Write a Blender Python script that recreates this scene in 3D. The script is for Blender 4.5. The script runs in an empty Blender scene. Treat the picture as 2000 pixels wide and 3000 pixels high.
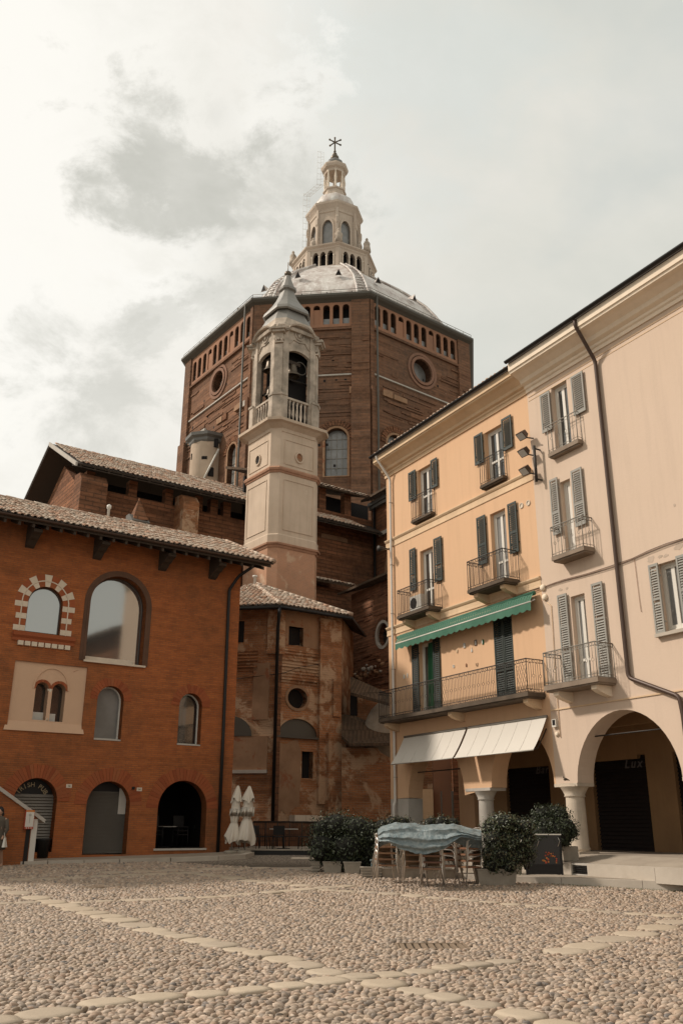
import bpy, math, random
import numpy as np
from mathutils import Vector, Matrix
from mathutils.geometry import tessellate_polygon
R = math.radians
random.seed(7); rng = np.random.default_rng(7)
sc = bpy.context.scene
COL = sc.collection

# ------------------------------------------------------------------ camera
FPX, PITCH, ROLL, EYE = 2588.0, R(19.57), R(0.21), 1.6
_cp, _sp, _cr, _sr = math.cos(PITCH), math.sin(PITCH), math.cos(ROLL), math.sin(ROLL)
CF = Vector((0, _cp, _sp)); _u = Vector((0, -_sp, _cp)); _x = Vector((1, 0, 0))
CX = _cr * _x + _sr * _u; CU = -_sr * _x + _cr * _u; CC = Vector((0, 0, EYE))
cam = bpy.data.cameras.new('camera'); camo = bpy.data.objects.new('camera', cam); COL.objects.link(camo)
cam.sensor_fit = 'VERTICAL'; cam.sensor_height = 36; cam.sensor_width = 24
cam.lens = FPX / 3000 * 36; cam.clip_start = .1; cam.clip_end = 2000
camo.matrix_world = Matrix.Translation(CC) @ Matrix((CX, CU, -CF)).transposed().to_4x4()
sc.camera = camo
sc.render.resolution_x, sc.render.resolution_y = 682, 1024

# ------------------------------------------------------------------ world, sun, exposure
SUN_H, SUN_E = -86.0, 41.0          # heading (deg, clockwise from +Y) and elevation
w = bpy.data.worlds.new('World'); sc.world = w; w.use_nodes = True
nt = w.node_tree; nt.nodes.clear()
def wn(t, **k):
    n = nt.nodes.new(t)
    for a, b in k.items(): setattr(n, a, b)
    return n
def wl(a, b): nt.links.new(a, b)
def wmath(op, a, b=None, clamp=False):
    n = wn('ShaderNodeMath', operation=op, use_clamp=clamp)
    for i, v in enumerate((a, b)):
        if v is None: continue
        if isinstance(v, (int, float)): n.inputs[i].default_value = v
        else: wl(v, n.inputs[i])
    return n.outputs[0]
def wmix(f, a, b):
    n = wn('ShaderNodeMix', data_type='RGBA')
    for i, v in ((0, f), (6, a), (7, b)):
        if isinstance(v, (int, float)): n.inputs[i].default_value = v
        elif isinstance(v, tuple): n.inputs[i].default_value = (*v, 1)
        else: wl(v, n.inputs[i])
    return n.outputs[2]
tc = wn('ShaderNodeTexCoord')
sky = wn('ShaderNodeTexSky', sky_type='NISHITA', sun_disc=False, sun_elevation=R(SUN_E), sun_rotation=R(SUN_H), air_density=1.0, dust_density=2.5)
skyc = wn('ShaderNodeMix', data_type='RGBA', blend_type='MULTIPLY'); skyc.inputs[0].default_value = 1
wl(sky.outputs[0], skyc.inputs[6]); skyc.inputs[7].default_value = (.10, .092, .075, 1)
mp = wn('ShaderNodeMapping'); wl(tc.outputs['Generated'], mp.inputs[0]); mp.inputs['Scale'].default_value = (1, 1, 1.5); mp.inputs['Location'].default_value = (.35, .2, .13)
def wnoise(scale, detail=6, rough=.55, dist=0.0, vec=None):
    n = wn('ShaderNodeTexNoise'); n.inputs['Scale'].default_value = scale; n.inputs['Detail'].default_value = detail
    n.inputs['Roughness'].default_value = rough; n.inputs['Distortion'].default_value = dist; wl(vec or mp.outputs[0], n.inputs['Vector']); return n.outputs[0]
def wramp(f, pts):
    n = wn('ShaderNodeValToRGB'); wl(f, n.inputs[0]); e = n.color_ramp.elements
    while len(e) < len(pts): e.new(.5)
    for i, (p, c) in enumerate(pts):
        e[i].position = p; e[i].color = (*c, 1) if isinstance(c, tuple) else (c, c, c, 1)
    return n.outputs[0]
def dirpx(px, py): return (CF + CX * (px - 1000) / FPX - CU * (py - 1500) / FPX).normalized()
def blob(px, py, r, soft):
    """soft disc of the sky around one direction, r and soft in degrees, its edge broken up by noise"""
    v = wn('ShaderNodeVectorMath', operation='DOT_PRODUCT'); nm = wn('ShaderNodeVectorMath', operation='NORMALIZE')
    wl(tc.outputs['Generated'], nm.inputs[0]); wl(nm.outputs[0], v.inputs[0]); v.inputs[1].default_value = dirpx(px, py)
    a = wmath('ARCCOSINE', v.outputs['Value'])
    a = wmath('ADD', a, wmath('MULTIPLY', wmath('SUBTRACT', edge, .5), R(26))); soft *= .95
    m = wn('ShaderNodeMapRange', interpolation_type='SMOOTHSTEP'); wl(a, m.inputs[0])
    m.inputs[1].default_value = R(r + soft); m.inputs[2].default_value = R(max(r - soft, 0)); return m.outputs[0]
edge = wnoise(7.5, 11, .66, .25)
big = wnoise(2.2, 7, .55, .5)
fine = wnoise(9, 8, .6, .2)
base = wramp(big, [(.30, (.66, .665, .60)), (.5, (.79, .77, .695)), (.68, (.90, .855, .785))])
base = wmix(wmath('MULTIPLY', fine, .30), base, (.66, .66, .60))
bluef = wramp(wnoise(3.1, 5, .5, .4), [(.55, 0.0), (.72, .55)])
base = wmix(bluef, base, (.58, .62, .60))
# bright break in the cloud towards the sun, on the left
base = wmix(wmath('MULTIPLY', blob(-500, 450, 24, 13), .95), base, (1.02, .99, .92))
def many(lst):
    o = None
    for px, py, r, sf, k in lst:
        b = blob(px, py, r, sf)
        if k != 1: b = wmath('MULTIPLY', b, k)
        o = b if o is None else wmath('MAXIMUM', o, b)
    return o
base = wmix(wmath('MULTIPLY', many([(1250, 150, 6, 6, 1), (1330, 1150, 3, 5, .25)]), .45), base, (.66, .715, .69))
# white lit edges, then the heavy grey cloud left of the dome and its lower tail
base = wmix(wmath('MULTIPLY', many([(560, 730, 2.2, 2.6, 1), (440, 830, 1.8, 2.6, 1), (320, 930, 2.0, 2.8, 1), (150, 1060, 3.2, 3.6, 1), (740, 350, 1.6, 2.6, .8)]), .9), base, (1.0, .975, .91))
dk = many([(440, 470, 3.4, 2.4, 1), (600, 560, 3.6, 2.6, 1), (740, 620, 3.0, 3.0, .85), (690, 740, 2.6, 3.0, .8), (800, 800, 2.0, 3.0, .6), (330, 1140, 3.0, 3.2, .75), (450, 1030, 1.6, 2.4, .6), (620, 330, 1.2, 2.8, .4)])
base = wmix(wmath('MULTIPLY', dk, .9), base, wramp(fine, [(.30, (.52, .515, .455)), (.74, (.70, .685, .62))]))
allc = wmix(.9, skyc.outputs[2], base)
bg = wn('ShaderNodeBackground'); wl(allc, bg.inputs[0]); bg.inputs[1].default_value = 1.0
wo = wn('ShaderNodeOutputWorld'); wl(bg.outputs[0], wo.inputs[0])
sun = bpy.data.lights.new('sun', 'SUN'); sun.energy = 3.4; sun.angle = R(4.0); sun.color = (1, .905, .80)
suno = bpy.data.objects.new('sun', sun); COL.objects.link(suno)
sd = Vector((math.sin(R(SUN_H)) * math.cos(R(SUN_E)), math.cos(R(SUN_H)) * math.cos(R(SUN_E)), math.sin(R(SUN_E))))
suno.rotation_euler = sd.to_track_quat('Z', 'Y').to_euler(); suno.location = (-30, 0, 60)
sc.view_settings.view_transform = 'Standard'; sc.view_settings.look = 'None'
sc.view_settings.exposure = 0.10; sc.view_settings.gamma = 1.0; sc.view_settings.use_curve_mapping = False

# ------------------------------------------------------------------ projection helpers (photo pixel -> point on a real plane)
def ray(px, py): return CF + CX * (px - 1000) / FPX - CU * (py - 1500) / FPX
def project(p):
    v = Vector(p) - CC; k = v.dot(CF); return 1000 + FPX * v.dot(CX) / k, 1500 - FPX * v.dot(CU) / k
def gz(x, y):
    if y < 18: return 0.0
    if y < 22: return .035 * (y - 18) ** 2 / 8
    return .035 * (min(y, 40) - 20)
def ground(px, py, dz=0.0):
    d = ray(px, py); lo, hi = 2.0, 120.0
    for _ in range(50):
        m = (lo + hi) / 2; p = CC + d * (m / d.y)
        if p.z > gz(p.x, p.y) + dz: lo = m
        else: hi = m
    return CC + d * (lo / d.y)
def at_y(px, py, y): d = ray(px, py); return CC + d * (y / d.y)
def z_at(x, y, py):
    lo, hi = -5.0, 150.0
    for _ in range(50):
        m = (lo + hi) / 2
        if project((x, y, m))[1] > py: lo = m
        else: hi = m
    return lo
UP = Vector((0, 0, 1))
def hd(deg): return Vector((math.sin(R(deg)), math.cos(R(deg)), 0))
class Fr:
    """vertical plane: origin O on the ground plan, u along it, n towards the viewer"""
    def __init__(s, O, head, flip=False):
        s.O = Vector((O[0], O[1], 0)); s.u = hd(head); s.n = hd(head + 90)
        if s.n.dot(Vector((0, 0, 0)) - s.O) < 0: s.n = -s.n
    def P(s, a, d, z): return s.O + s.u * a + s.n * d + UP * z
    def sz(s, px, py, d=0.0):
        r = ray(px, py); q = s.O + s.n * d; p = CC + r * ((q - CC).dot(s.n) / r.dot(s.n)); return (p - s.O).dot(s.u), p.z
    def s(s_, px, py, d=0.0): return s_.sz(px, py, d)[0]
    def z(s_, px, py, d=0.0): return s_.sz(px, py, d)[1]

# ------------------------------------------------------------------ mesh builder
LOC = {}
class MB:
    def __init__(s): s.v = []; s.f = []; s.sm = []
    def add(s, vs, fs, sm=False):
        b = len(s.v); s.v += [(p[0], p[1], p[2]) for p in vs]; s.f += [tuple(b + i for i in f) for f in fs]; s.sm += [sm] * len(fs); return s
    def face(s, pts, sm=False): return s.add(pts, [tuple(range(len(pts)))], sm)
    def hexa(s, p): return s.add(p, [(3, 2, 1, 0), (4, 5, 6, 7), (0, 1, 5, 4), (1, 2, 6, 5), (2, 3, 7, 6), (3, 0, 4, 7)])
    def box(s, fr, s0, s1, d0, d1, z0, z1):
        P = fr.P; return s.hexa([P(s0, d0, z0), P(s1, d0, z0), P(s1, d1, z0), P(s0, d1, z0), P(s0, d0, z1), P(s1, d0, z1), P(s1, d1, z1), P(s0, d1, z1)])
    def wbox(s, x0, x1, y0, y1, z0, z1):
        return s.hexa([Vector(q) for q in ((x0, y0, z0), (x1, y0, z0), (x1, y1, z0), (x0, y1, z0), (x0, y0, z1), (x1, y0, z1), (x1, y1, z1), (x0, y1, z1))])
    def obox(s, c, a, b, h):
        c, a, b, h = map(Vector, (c, a, b, h))
        return s.hexa([c - a - b - h, c + a - b - h, c + a + b - h, c - a + b - h, c - a - b + h, c + a - b + h, c + a + b + h, c - a + b + h])
    def prism(s, poly, vec):
        poly = [Vector(p) for p in poly]; vec = Vector(vec); n = len(poly); t = tessellate_polygon([poly])
        b = len(s.v); s.add(poly + [p + vec for p in poly], [])
        for a in t: s.f.append(tuple(b + i for i in a)); s.f.append(tuple(b + n + i for i in reversed(a))); s.sm += [False] * 2
        for i in range(n): j = (i + 1) % n; s.f.append((b + i, b + j, b + n + j, b + n + i)); s.sm.append(False)
        return s
    def tube(s, path, r, n=6, closed=False, sm=True):
        path = [Vector(p) for p in path]; m = len(path); rr = r if isinstance(r, (list, tuple)) else [r] * m
        vs = []; prev = None
        for i, p in enumerate(path):
            if closed: t = path[(i + 1) % m] - path[i - 1]
            else: t = path[min(i + 1, m - 1)] - path[max(i - 1, 0)]
            t = t.normalized() if t.length > 1e-9 else Vector((0, 0, 1))
            if prev is None: a = t.orthogonal().normalized()
            else:
                a = prev - t * prev.dot(t); a = a.normalized() if a.length > 1e-6 else t.orthogonal().normalized()
            prev = a; b = t.cross(a)
            for k in range(n):
                an = 2 * math.pi * k / n; vs.append(p + (a * math.cos(an) + b * math.sin(an)) * rr[i])
        fs = []
        for i in range(m if closed else m - 1):
            j = (i + 1) % m
            for k in range(n): l = (k + 1) % n; fs.append((i * n + k, i * n + l, j * n + l, j * n + k))
        if not closed: fs += [tuple(reversed(range(n))), tuple((m - 1) * n + k for k in range(n))]
        return s.add(vs, fs, sm)
    def lathe(s, c, prof, n=16, a0=0.0, sm=True, sx=1, sy=1, axis=None, cap=True):
        c = Vector(c); vs = []
        if axis is None: ax, ex, ey = UP, Vector((1, 0, 0)), Vector((0, 1, 0))
        else: ax = Vector(axis).normalized(); ex = ax.orthogonal().normalized(); ey = ax.cross(ex)
        for r, z in prof:
            for k in range(n):
                an = a0 + 2 * math.pi * k / n; vs.append(c + ax * z + ex * (r * sx * math.cos(an)) + ey * (r * sy * math.sin(an)))
        fs = []
        for i in range(len(prof) - 1):
            for k in range(n): l = (k + 1) % n; fs.append((i * n + k, i * n + l, (i + 1) * n + l, (i + 1) * n + k))
        if cap: fs += [tuple(reversed(range(n))), tuple((len(prof) - 1) * n + k for k in range(n))]
        return s.add(vs, fs, sm)
    def poly_ring(s, c, prof, ang, sm=False):
        """polygonal solid of revolution: prof [(R,z)], corners at the headings ang (deg) with optional radius factors"""
        c = Vector(c); n = len(ang); vs = []
        for r, z in prof:
            for h in ang:
                k = 1
                if isinstance(h, tuple): h, k = h
                vs.append(c + hd(h) * (r * k) + UP * z)
        fs = []
        for i in range(len(prof) - 1):
            for k in range(n): l = (k + 1) % n; fs.append((i * n + k, i * n + l, (i + 1) * n + l, (i + 1) * n + k))
        fs += [tuple(reversed(range(n))), tuple((len(prof) - 1) * n + k for k in range(n))]
        return s.add(vs, fs, sm)
    def ell(s, c, r, n=10, m=6, rot=None):
        c = Vector(c); vs = [Vector((0, 0, 1))]; fs = []
        for i in range(1, m):
            th = math.pi * i / m
            for k in range(n): ph = 2 * math.pi * k / n; vs.append(Vector((math.sin(th) * math.cos(ph), math.sin(th) * math.sin(ph), math.cos(th))))
        vs.append(Vector((0, 0, -1))); last = len(vs) - 1
        for k in range(n): fs.append((0, 1 + k, 1 + (k + 1) % n)); fs.append((last, 1 + (m - 2) * n + (k + 1) % n, 1 + (m - 2) * n + k))
        for i in range(m - 2):
            for k in range(n): fs.append((1 + i * n + k, 1 + (i + 1) * n + k, 1 + (i + 1) * n + (k + 1) % n, 1 + i * n + (k + 1) % n))
        vs = [Vector((v.x * r[0], v.y * r[1], v.z * r[2])) for v in vs]
        if rot is not None: vs = [rot @ v for v in vs]
        return s.add([c + v for v in vs], fs, True)
    def wall(s, fr, d, outer, holes=(), reveal=.3, sides=True):
        """plane sheet in frame fr at offset d with real openings; every opening gets reveals"""
        loops = [outer] + list(holes)
        vv = [[fr.P(a, d, z) for a, z in lp] for lp in loops]
        t = tessellate_polygon([[Vector((a, z, 0)) for a, z in lp] for lp in loops])
        flat = [p for lp in vv for p in lp]; b = len(s.v); s.add(flat, [])
        for a in t: s.f.append(tuple(b + i for i in a)); s.sm.append(False)
        for lp in (holes if not sides else loops):
            n = len(lp)
            for i in range(n):
                (a0, z0), (a1, z1) = lp[i], lp[(i + 1) % n]
                s.face([fr.P(a0, d, z0), fr.P(a1, d, z1), fr.P(a1, d - reveal, z1), fr.P(a0, d - reveal, z0)])
        return s
    def plate(s, fr, poly, d0, d1):
        return s.prism([fr.P(a, d0, z) for a, z in poly], fr.n * (d1 - d0))
    def mesh(s, name, mat, loc=Vector((0, 0, 0)), uv=True):
        me = bpy.data.meshes.new(name)
        me.from_pydata([(v[0] - loc[0], v[1] - loc[1], v[2] - loc[2]) for v in s.v], [], s.f)
        me.polygons.foreach_set('use_smooth', s.sm); me.materials.append(mat)
        if uv and len(s.f): auto_uv(me)
        me.update(); return me
def auto_uv(me):
    nl = len(me.loops); li = np.empty(nl, np.int32); me.loops.foreach_get('vertex_index', li)
    co = np.empty(len(me.vertices) * 3); me.vertices.foreach_get('co', co); co = co.reshape(-1, 3)
    npg = len(me.polygons); no = np.empty(npg * 3); me.polygons.foreach_get('normal', no); no = no.reshape(-1, 3)
    tot = np.empty(npg, np.int32); me.polygons.foreach_get('loop_total', tot)
    pl = np.repeat(np.arange(npg), tot); n = no[pl]; p = co[li]
    t = np.stack([-n[:, 1], n[:, 0]], 1); ln = np.hypot(t[:, 0], t[:, 1]); hz = ln < .5; ln[ln < 1e-6] = 1; t /= ln[:, None]
    u = p[:, 0] * t[:, 0] + p[:, 1] * t[:, 1]; v = p[:, 2].copy(); u[hz] = p[hz, 0]; v[hz] = p[hz, 1]
    uvl = me.uv_layers.new(name='UVMap'); uvl.data.foreach_set('uv', np.stack([u, v], 1).astype(np.float32).ravel())
def setp(o, label=None, cat=None, group=None, kind=None):
    if label: o['label'] = label
    if cat: o['category'] = cat
    if group: o['group'] = group
    if kind: o['kind'] = kind
    return o
def thing(name, loc, label, cat, group=None):
    o = bpy.data.objects.new(name, None); o.location = loc; o.empty_display_size = .2; COL.objects.link(o)
    LOC[o.name] = Vector(loc); return setp(o, label, cat, group)
def part(name, mb, mat, parent=None, label=None, kind=None):
    base = LOC[parent.name] if parent else Vector((0, 0, 0))
    o = bpy.data.objects.new(name, mb.mesh(name, mat, base)); COL.objects.link(o)
    if parent: o.parent = parent
    LOC[o.name] = base
    return setp(o, label, None, None, kind)
def solo(name, mb, mat, loc, label, cat, group=None):
    loc = Vector(loc); o = bpy.data.objects.new(name, mb.mesh(name, mat, loc)); o.location = loc; COL.objects.link(o); LOC[o.name] = loc
    return setp(o, label, cat, group)
def inst(name, me, M, parent):
    o = bpy.data.objects.new(name, me); COL.objects.link(o); o.parent = parent
    o.matrix_basis = Matrix.Translation(-LOC[parent.name]) @ M; LOC[o.name] = M.to_translation(); return o
def copy_tree(o, loc=None, rot=None, parent=None, label=None):
    c = o.copy(); COL.objects.link(c)
    if parent is not None: c.parent = parent
    if loc is not None: c.location = loc
    if rot is not None: c.rotation_euler = rot
    if label: c['label'] = label
    for ch in o.children: copy_tree(ch, parent=c)
    return c
def archpts(s0, s1, z0, zs, zt, n=14, p=2.0):
    """opening with an arched head, springing zs, crown zt"""
    c, r = (s0 + s1) / 2, (s1 - s0) / 2; pts = [(s0, z0), (s1, z0)]
    for i in range(n + 1):
        a = math.pi * i / n; pts.append((c + r * math.cos(a), zs + (zt - zs) * abs(math.sin(a)) ** (2 / p)))
    return pts
def circ(c, z, r, n=24, rz=None): return [(c + r * math.cos(2 * math.pi * i / n), z + (rz or r) * math.sin(2 * math.pi * i / n)) for i in range(n)]
def rect(s0, s1, z0, z1): return [(s0, z0), (s1, z0), (s1, z1), (s0, z1)]
def ringpoly(mb, fr, inner, outer, d0, d1):
    """ring between two loops of equal count, d0 back, d1 front"""
    n = len(inner)
    for i in range(n):
        j = (i + 1) % n; a, b, c, e = inner[i], inner[j], outer[j], outer[i]
        mb.hexa([fr.P(a[0], d0, a[1]), fr.P(b[0], d0, b[1]), fr.P(b[0], d1, b[1]), fr.P(a[0], d1, a[1]), fr.P(e[0], d0, e[1]), fr.P(c[0], d0, c[1]), fr.P(c[0], d1, c[1]), fr.P(e[0], d1, e[1])])
    return mb

# ------------------------------------------------------------------ materials
class M:
    def __init__(s, name):
        s.m = bpy.data.materials.new(name); s.m.use_nodes = True; s.nt = s.m.node_tree; s.b = s.nt.nodes['Principled BSDF']
        s.tc = s.nt.nodes.new('ShaderNodeTexCoord')
    def n(s, t, **k):
        n = s.nt.nodes.new(t)
        for a, b in k.items(): setattr(n, a, b)
        return n
    def l(s, a, b): s.nt.links.new(a, b)
    def put(s, sock, v):
        if v is None: return
        if isinstance(v, (int, float)): sock.default_value = v
        elif isinstance(v, tuple): sock.default_value = (*v, 1) if len(v) == 3 and sock.type == 'RGBA' else v
        else: s.l(v, sock)
    def vec(s, scale=(1, 1, 1), uv=False):
        mp = s.n('ShaderNodeMapping'); s.l(s.tc.outputs['UV' if uv else 'Object'], mp.inputs[0]); mp.inputs['Scale'].default_value = scale; return mp.outputs[0]
    def noise(s, scale, detail=5, rough=.6, vec=None, dist=0):
        n = s.n('ShaderNodeTexNoise'); n.inputs['Scale'].default_value = scale; n.inputs['Detail'].default_value = detail; n.inputs['Roughness'].default_value = rough; n.inputs['Distortion'].default_value = dist
        s.l(vec if vec is not None else s.tc.outputs['Object'], n.inputs['Vector']); return n.outputs[0]
    def ramp(s, f, pts):
        n = s.n('ShaderNodeValToRGB'); s.l(f, n.inputs[0]); e = n.color_ramp.elements
        while len(e) < len(pts): e.new(.5)
        for i, (p, c) in enumerate(pts): e[i].position = p; e[i].color = (*c, 1) if isinstance(c, tuple) else (c, c, c, 1)
        return n.outputs[0]
    def mix(s, f, a, b, mode='MIX'):
        n = s.n('ShaderNodeMix', data_type='RGBA', blend_type=mode); s.put(n.inputs[0], f); s.put(n.inputs[6], a); s.put(n.inputs[7], b); return n.outputs[2]
    def math(s, op, a, b=None, clamp=False):
        n = s.n('ShaderNodeMath', operation=op, use_clamp=clamp); s.put(n.inputs[0], a); s.put(n.inputs[1], b); return n.outputs[0]
    def bump(s, h, strength=.3, dist=.02):
        n = s.n('ShaderNodeBump'); n.inputs['Strength'].default_value = strength; n.inputs['Distance'].default_value = dist; s.l(h, n.inputs['Height']); s.l(n.outputs[0], s.b.inputs['Normal'])
    def rnd(s):
        g = s.n('ShaderNodeNewGeometry'); o = s.n('ShaderNodeObjectInfo'); return s.math('FRACT', s.math('ADD', g.outputs['Random Per Island'], o.outputs['Random']))
    def fin(s, col=None, rough=.85, metal=0.0, spec=.3):
        s.put(s.b.inputs['Base Color'], col); s.put(s.b.inputs['Roughness'], rough); s.b.inputs['Metallic'].default_value = metal; s.b.inputs['Specular IOR Level'].default_value = spec; return s.m
def brick(name, c1, c2, mortar, stain=(.1, .06, .035), st=.5, bw=.26, bh=.075, ms=.011, patch=None, pf=.62, bump=.5, course=0.0, big=.35, cs=(.35, 5.5)):
    m = M(name); b = m.n('ShaderNodeTexBrick'); m.l(m.tc.outputs['UV'], b.inputs['Vector'])
    b.inputs['Scale'].default_value = 1; b.inputs['Brick Width'].default_value = bw; b.inputs['Row Height'].default_value = bh; b.inputs['Mortar Size'].default_value = ms; b.inputs['Mortar Smooth'].default_value = .3; b.inputs['Bias'].default_value = -.1
    b.inputs['Color1'].default_value = (*c1, 1); b.inputs['Color2'].default_value = (*c2, 1); b.inputs['Mortar'].default_value = (*mortar, 1)
    c = b.outputs[0]; uvv = m.vec((1, 1, 1), True)
    if course:   # uneven weathering course by course, long thin streaks along the beds
        sv = m.vec((*cs, 1), True); cn = m.noise(1.0, 4, .6, sv)
        c = m.mix(m.math('MULTIPLY', m.ramp(cn, [(.44, 0.0), (.60, 1.0)]), course), c, tuple(x * .36 for x in c1))
        cn2 = m.noise(1.7, 3, .6, sv); c = m.mix(m.math('MULTIPLY', m.ramp(cn2, [(.62, 0.0), (.72, 1.0)]), course * .5), c, tuple(min(x * 1.9, .8) for x in c1))
    n1 = m.noise(big, 8, .62); c = m.mix(m.math('MULTIPLY', m.ramp(n1, [(.40, 0.0), (.66, 1.0)]), st), c, stain)
    n2 = m.noise(2.3, 7, .65); c = m.mix(m.math('MULTIPLY', m.ramp(n2, [(.35, 0.0), (.75, 1.0)]), .45), c, tuple(x * 1.25 for x in c1))
    if patch: c = m.mix(m.ramp(m.noise(.75, 9, .7, dist=.5), [(pf, 0.0), (pf + .06, .85)]), c, patch)
    m.bump(m.math('ADD', b.outputs[1], m.math('MULTIPLY', m.noise(14, 4, .7), -.7)), bump, -.025)
    return m.fin(c, .92, spec=.15)
def plaster(name, c, dark=.75, st=.35, stain=None, rough=.9, sc=.6, patch=None, pf=.66, streak=.25):
    m = M(name); stain = stain or tuple(x * .6 for x in c)
    n1 = m.noise(sc, 8, .6); col = m.mix(m.math('MULTIPLY', m.ramp(n1, [(.38, 0.0), (.7, 1.0)]), st), c, stain)
    sv = m.vec((3.0, 3.0, .22)); col = m.mix(m.math('MULTIPLY', m.ramp(m.noise(1.3, 6, .65, sv), [(.48, 0.0), (.75, 1.0)]), streak), col, tuple(x * .55 for x in c))
    col = m.mix(m.math('MULTIPLY', m.noise(6, 6, .7), .12), col, tuple(min(1, x * 1.15) for x in c))
    if patch: col = m.mix(m.ramp(m.noise(1.1, 9, .7, dist=.4), [(pf, 0.0), (pf + .04, .9)]), col, patch)
    m.bump(m.noise(9, 8, .7), .25, .02); return m.fin(col, rough, spec=.2)
def plain(name, c, rough=.6, metal=0.0, var=.2, sc=4, spec=.4, bump=.1):
    m = M(name); n = m.noise(sc, 6, .65); col = m.mix(m.math('MULTIPLY', n, var * 2), c, tuple(x * .55 for x in c)); m.bump(m.noise(sc * 6, 5, .6), bump, .01); return m.fin(col, rough, metal, spec)
def varied(name, cols, rough=.85, noise=6, bump=.3, dark=.35, spec=.25):
    """colour differs from piece to piece"""
    m = M(name); pts = [(i / max(1, len(cols) - 1), c) for i, c in enumerate(cols)]
    c = m.ramp(m.rnd(), pts); n = m.noise(noise, 6, .65); c = m.mix(m.math('MULTIPLY', n, dark), c, tuple(x * .45 for x in cols[0])); m.bump(m.noise(noise * 3, 5, .6), bump, .01)
    return m.fin(c, rough, spec=spec)
def glass(name, c=(.02, .022, .022), rough=.04, var=.0, spec=1.0, metal=0.0):
    m = M(name); col = c
    if var: col = m.mix(m.ramp(m.noise(.8, 4, .6), [(.4, 0.0), (.7, 1.0)]), c, tuple(min(1, x + var) for x in c))
    m.bump(m.noise(1.1, 2, .5), .02, .02)
    m.fin(col, rough, metal, spec); m.b.inputs['IOR'].default_value = 1.7; return m.m

m_pub = brick('pub_brick', (.405, .130, .043), (.285, .086, .033), (.22, .10, .052), (.095, .058, .032), .78, bw=.25, bh=.072, big=.17, bump=.35, course=.32)
m_pubarch = varied('arch_brick', [(.27, .072, .03), (.38, .11, .043), (.32, .095, .04), (.35, .12, .05)], .9, 9)
m_dome = brick('cathedral_brick', (.245, .122, .069), (.15, .082, .05), (.135, .088, .062), (.10, .066, .047), .92, bh=.36, bw=1.5, ms=.035, patch=(.40, .27, .19), pf=.66, course=.95, big=.10, bump=.8, cs=(.07, 1.25))
m_trans = brick('old_brick', (.27, .12, .062), (.165, .078, .042), (.09, .055, .035), (.06, .038, .026), .75, bh=.26, bw=.9, ms=.03, patch=(.28, .16, .10), pf=.66, course=.9, big=.2, bump=.9, cs=(.15, 2.2))
m_apse = brick('weathered_brick', (.42, .18, .08), (.27, .115, .055), (.34, .23, .15), (.13, .08, .048), .62, bh=.11, bw=.3, ms=.016, patch=(.50, .34, .22), pf=.50, course=.7, big=.3, bump=.8, cs=(.3, 3.2))
m_apsebare = plaster('ochre_render', (.33, .20, .12), st=.7, stain=(.17, .095, .055), patch=(.26, .10, .05), pf=.58, sc=.9)
m_terr = plaster('terracotta_render', (.32, .165, .10), st=.7, stain=(.19, .115, .08), sc=.35)
m_orange = plaster('orange_plaster', (.63, .40, .242), st=.4, stain=(.58, .385, .24), streak=.20, sc=.35)
m_cream = plaster('cream_plaster', (.575, .445, .345), st=.4, stain=(.53, .405, .30), streak=.20, sc=.35)
m_corn = plaster('cornice_plaster', (.66, .48, .31), st=.45, stain=(.40, .27, .17), streak=.25, sc=.8)
m_creamcorn = plaster('pale_cornice_plaster', (.78, .66, .52), st=.25, stain=(.55, .42, .30), sc=.6)
m_tower = plaster('tower_render', (.56, .44, .335), st=.65, stain=(.42, .32, .23), patch=(.70, .60, .48), pf=.67, sc=.6, streak=.35)
m_belf = plaster('belfry_stone', (.52, .43, .345), st=1.0, stain=(.20, .17, .135), patch=(.40, .18, .11), pf=.735, sc=1.3, streak=.85)
m_lant = plaster('lantern_stone', (.52, .43, .345), st=.6, stain=(.36, .28, .22), sc=.25, streak=.45)
m_lead = M('lead_roof'); _v = m_lead.vec((.5, .5, .10)); _c = m_lead.mix(m_lead.ramp(m_lead.noise(1.6, 8, .7, _v), [(.40, 0.0), (.66, 1.0)]), (.57, .535, .49), (.35, .275, .24)); _c = m_lead.mix(m_lead.ramp(m_lead.noise(2.6, 6, .7, _v), [(.5, 0.0), (.7, .8)]), _c, (.78, .75, .71)); m_lead.bump(m_lead.noise(2, 5, .6), .3, .1); m_lead = m_lead.fin(_c, .5, .1)
m_lead2 = plain('dark_lead', (.17, .16, .145), .45, .25, .35, 2)
m_stone = plaster('grey_stone', (.46, .42, .37), st=.5, stain=(.28, .25, .21), sc=1.5, streak=.3)
m_concrete = plaster('planter_concrete', (.36, .31, .25), st=.6, stain=(.19, .16, .12), sc=2.5, streak=.4)
m_kerb = plaster('granite', (.46, .40, .33), st=.5, stain=(.30, .25, .20), sc=2.0, streak=0)
m_flag = varied('flagstone', [(.43, .35, .26), (.49, .40, .30), (.39, .32, .245), (.46, .37, .27)], .8, 5, .35, .35)
m_peb = varied('pebble', [(.27, .20, .14), (.45, .345, .255), (.17, .135, .105), (.52, .41, .315), (.36, .245, .17), (.30, .24, .19), (.42, .305, .215), (.14, .125, .115)], .6, 14, .15, .22, .45)
m_tile = varied('roof_tile', [(.52, .36, .26), (.64, .53, .42), (.42, .27, .19), (.68, .57, .46), (.48, .40, .32), (.56, .33, .22), (.36, .28, .22)], .9, 10, .3, .4)
m_wood = plain('dark_timber', (.055, .038, .026), .85, 0, .3, 3)
m_iron = plain('wrought_iron', (.05, .042, .036), .6, .4, .2, 8)
m_irong = plain('grey_painted_iron', (.25, .225, .19), .6, .2, .3, 8)
m_pipew = plain('white_pipe', (.62, .57, .51), .5, 0, .12, 2)
m_pipeb = plain('brown_pipe', (.075, .045, .032), .45, .2, .2, 2)
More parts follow.
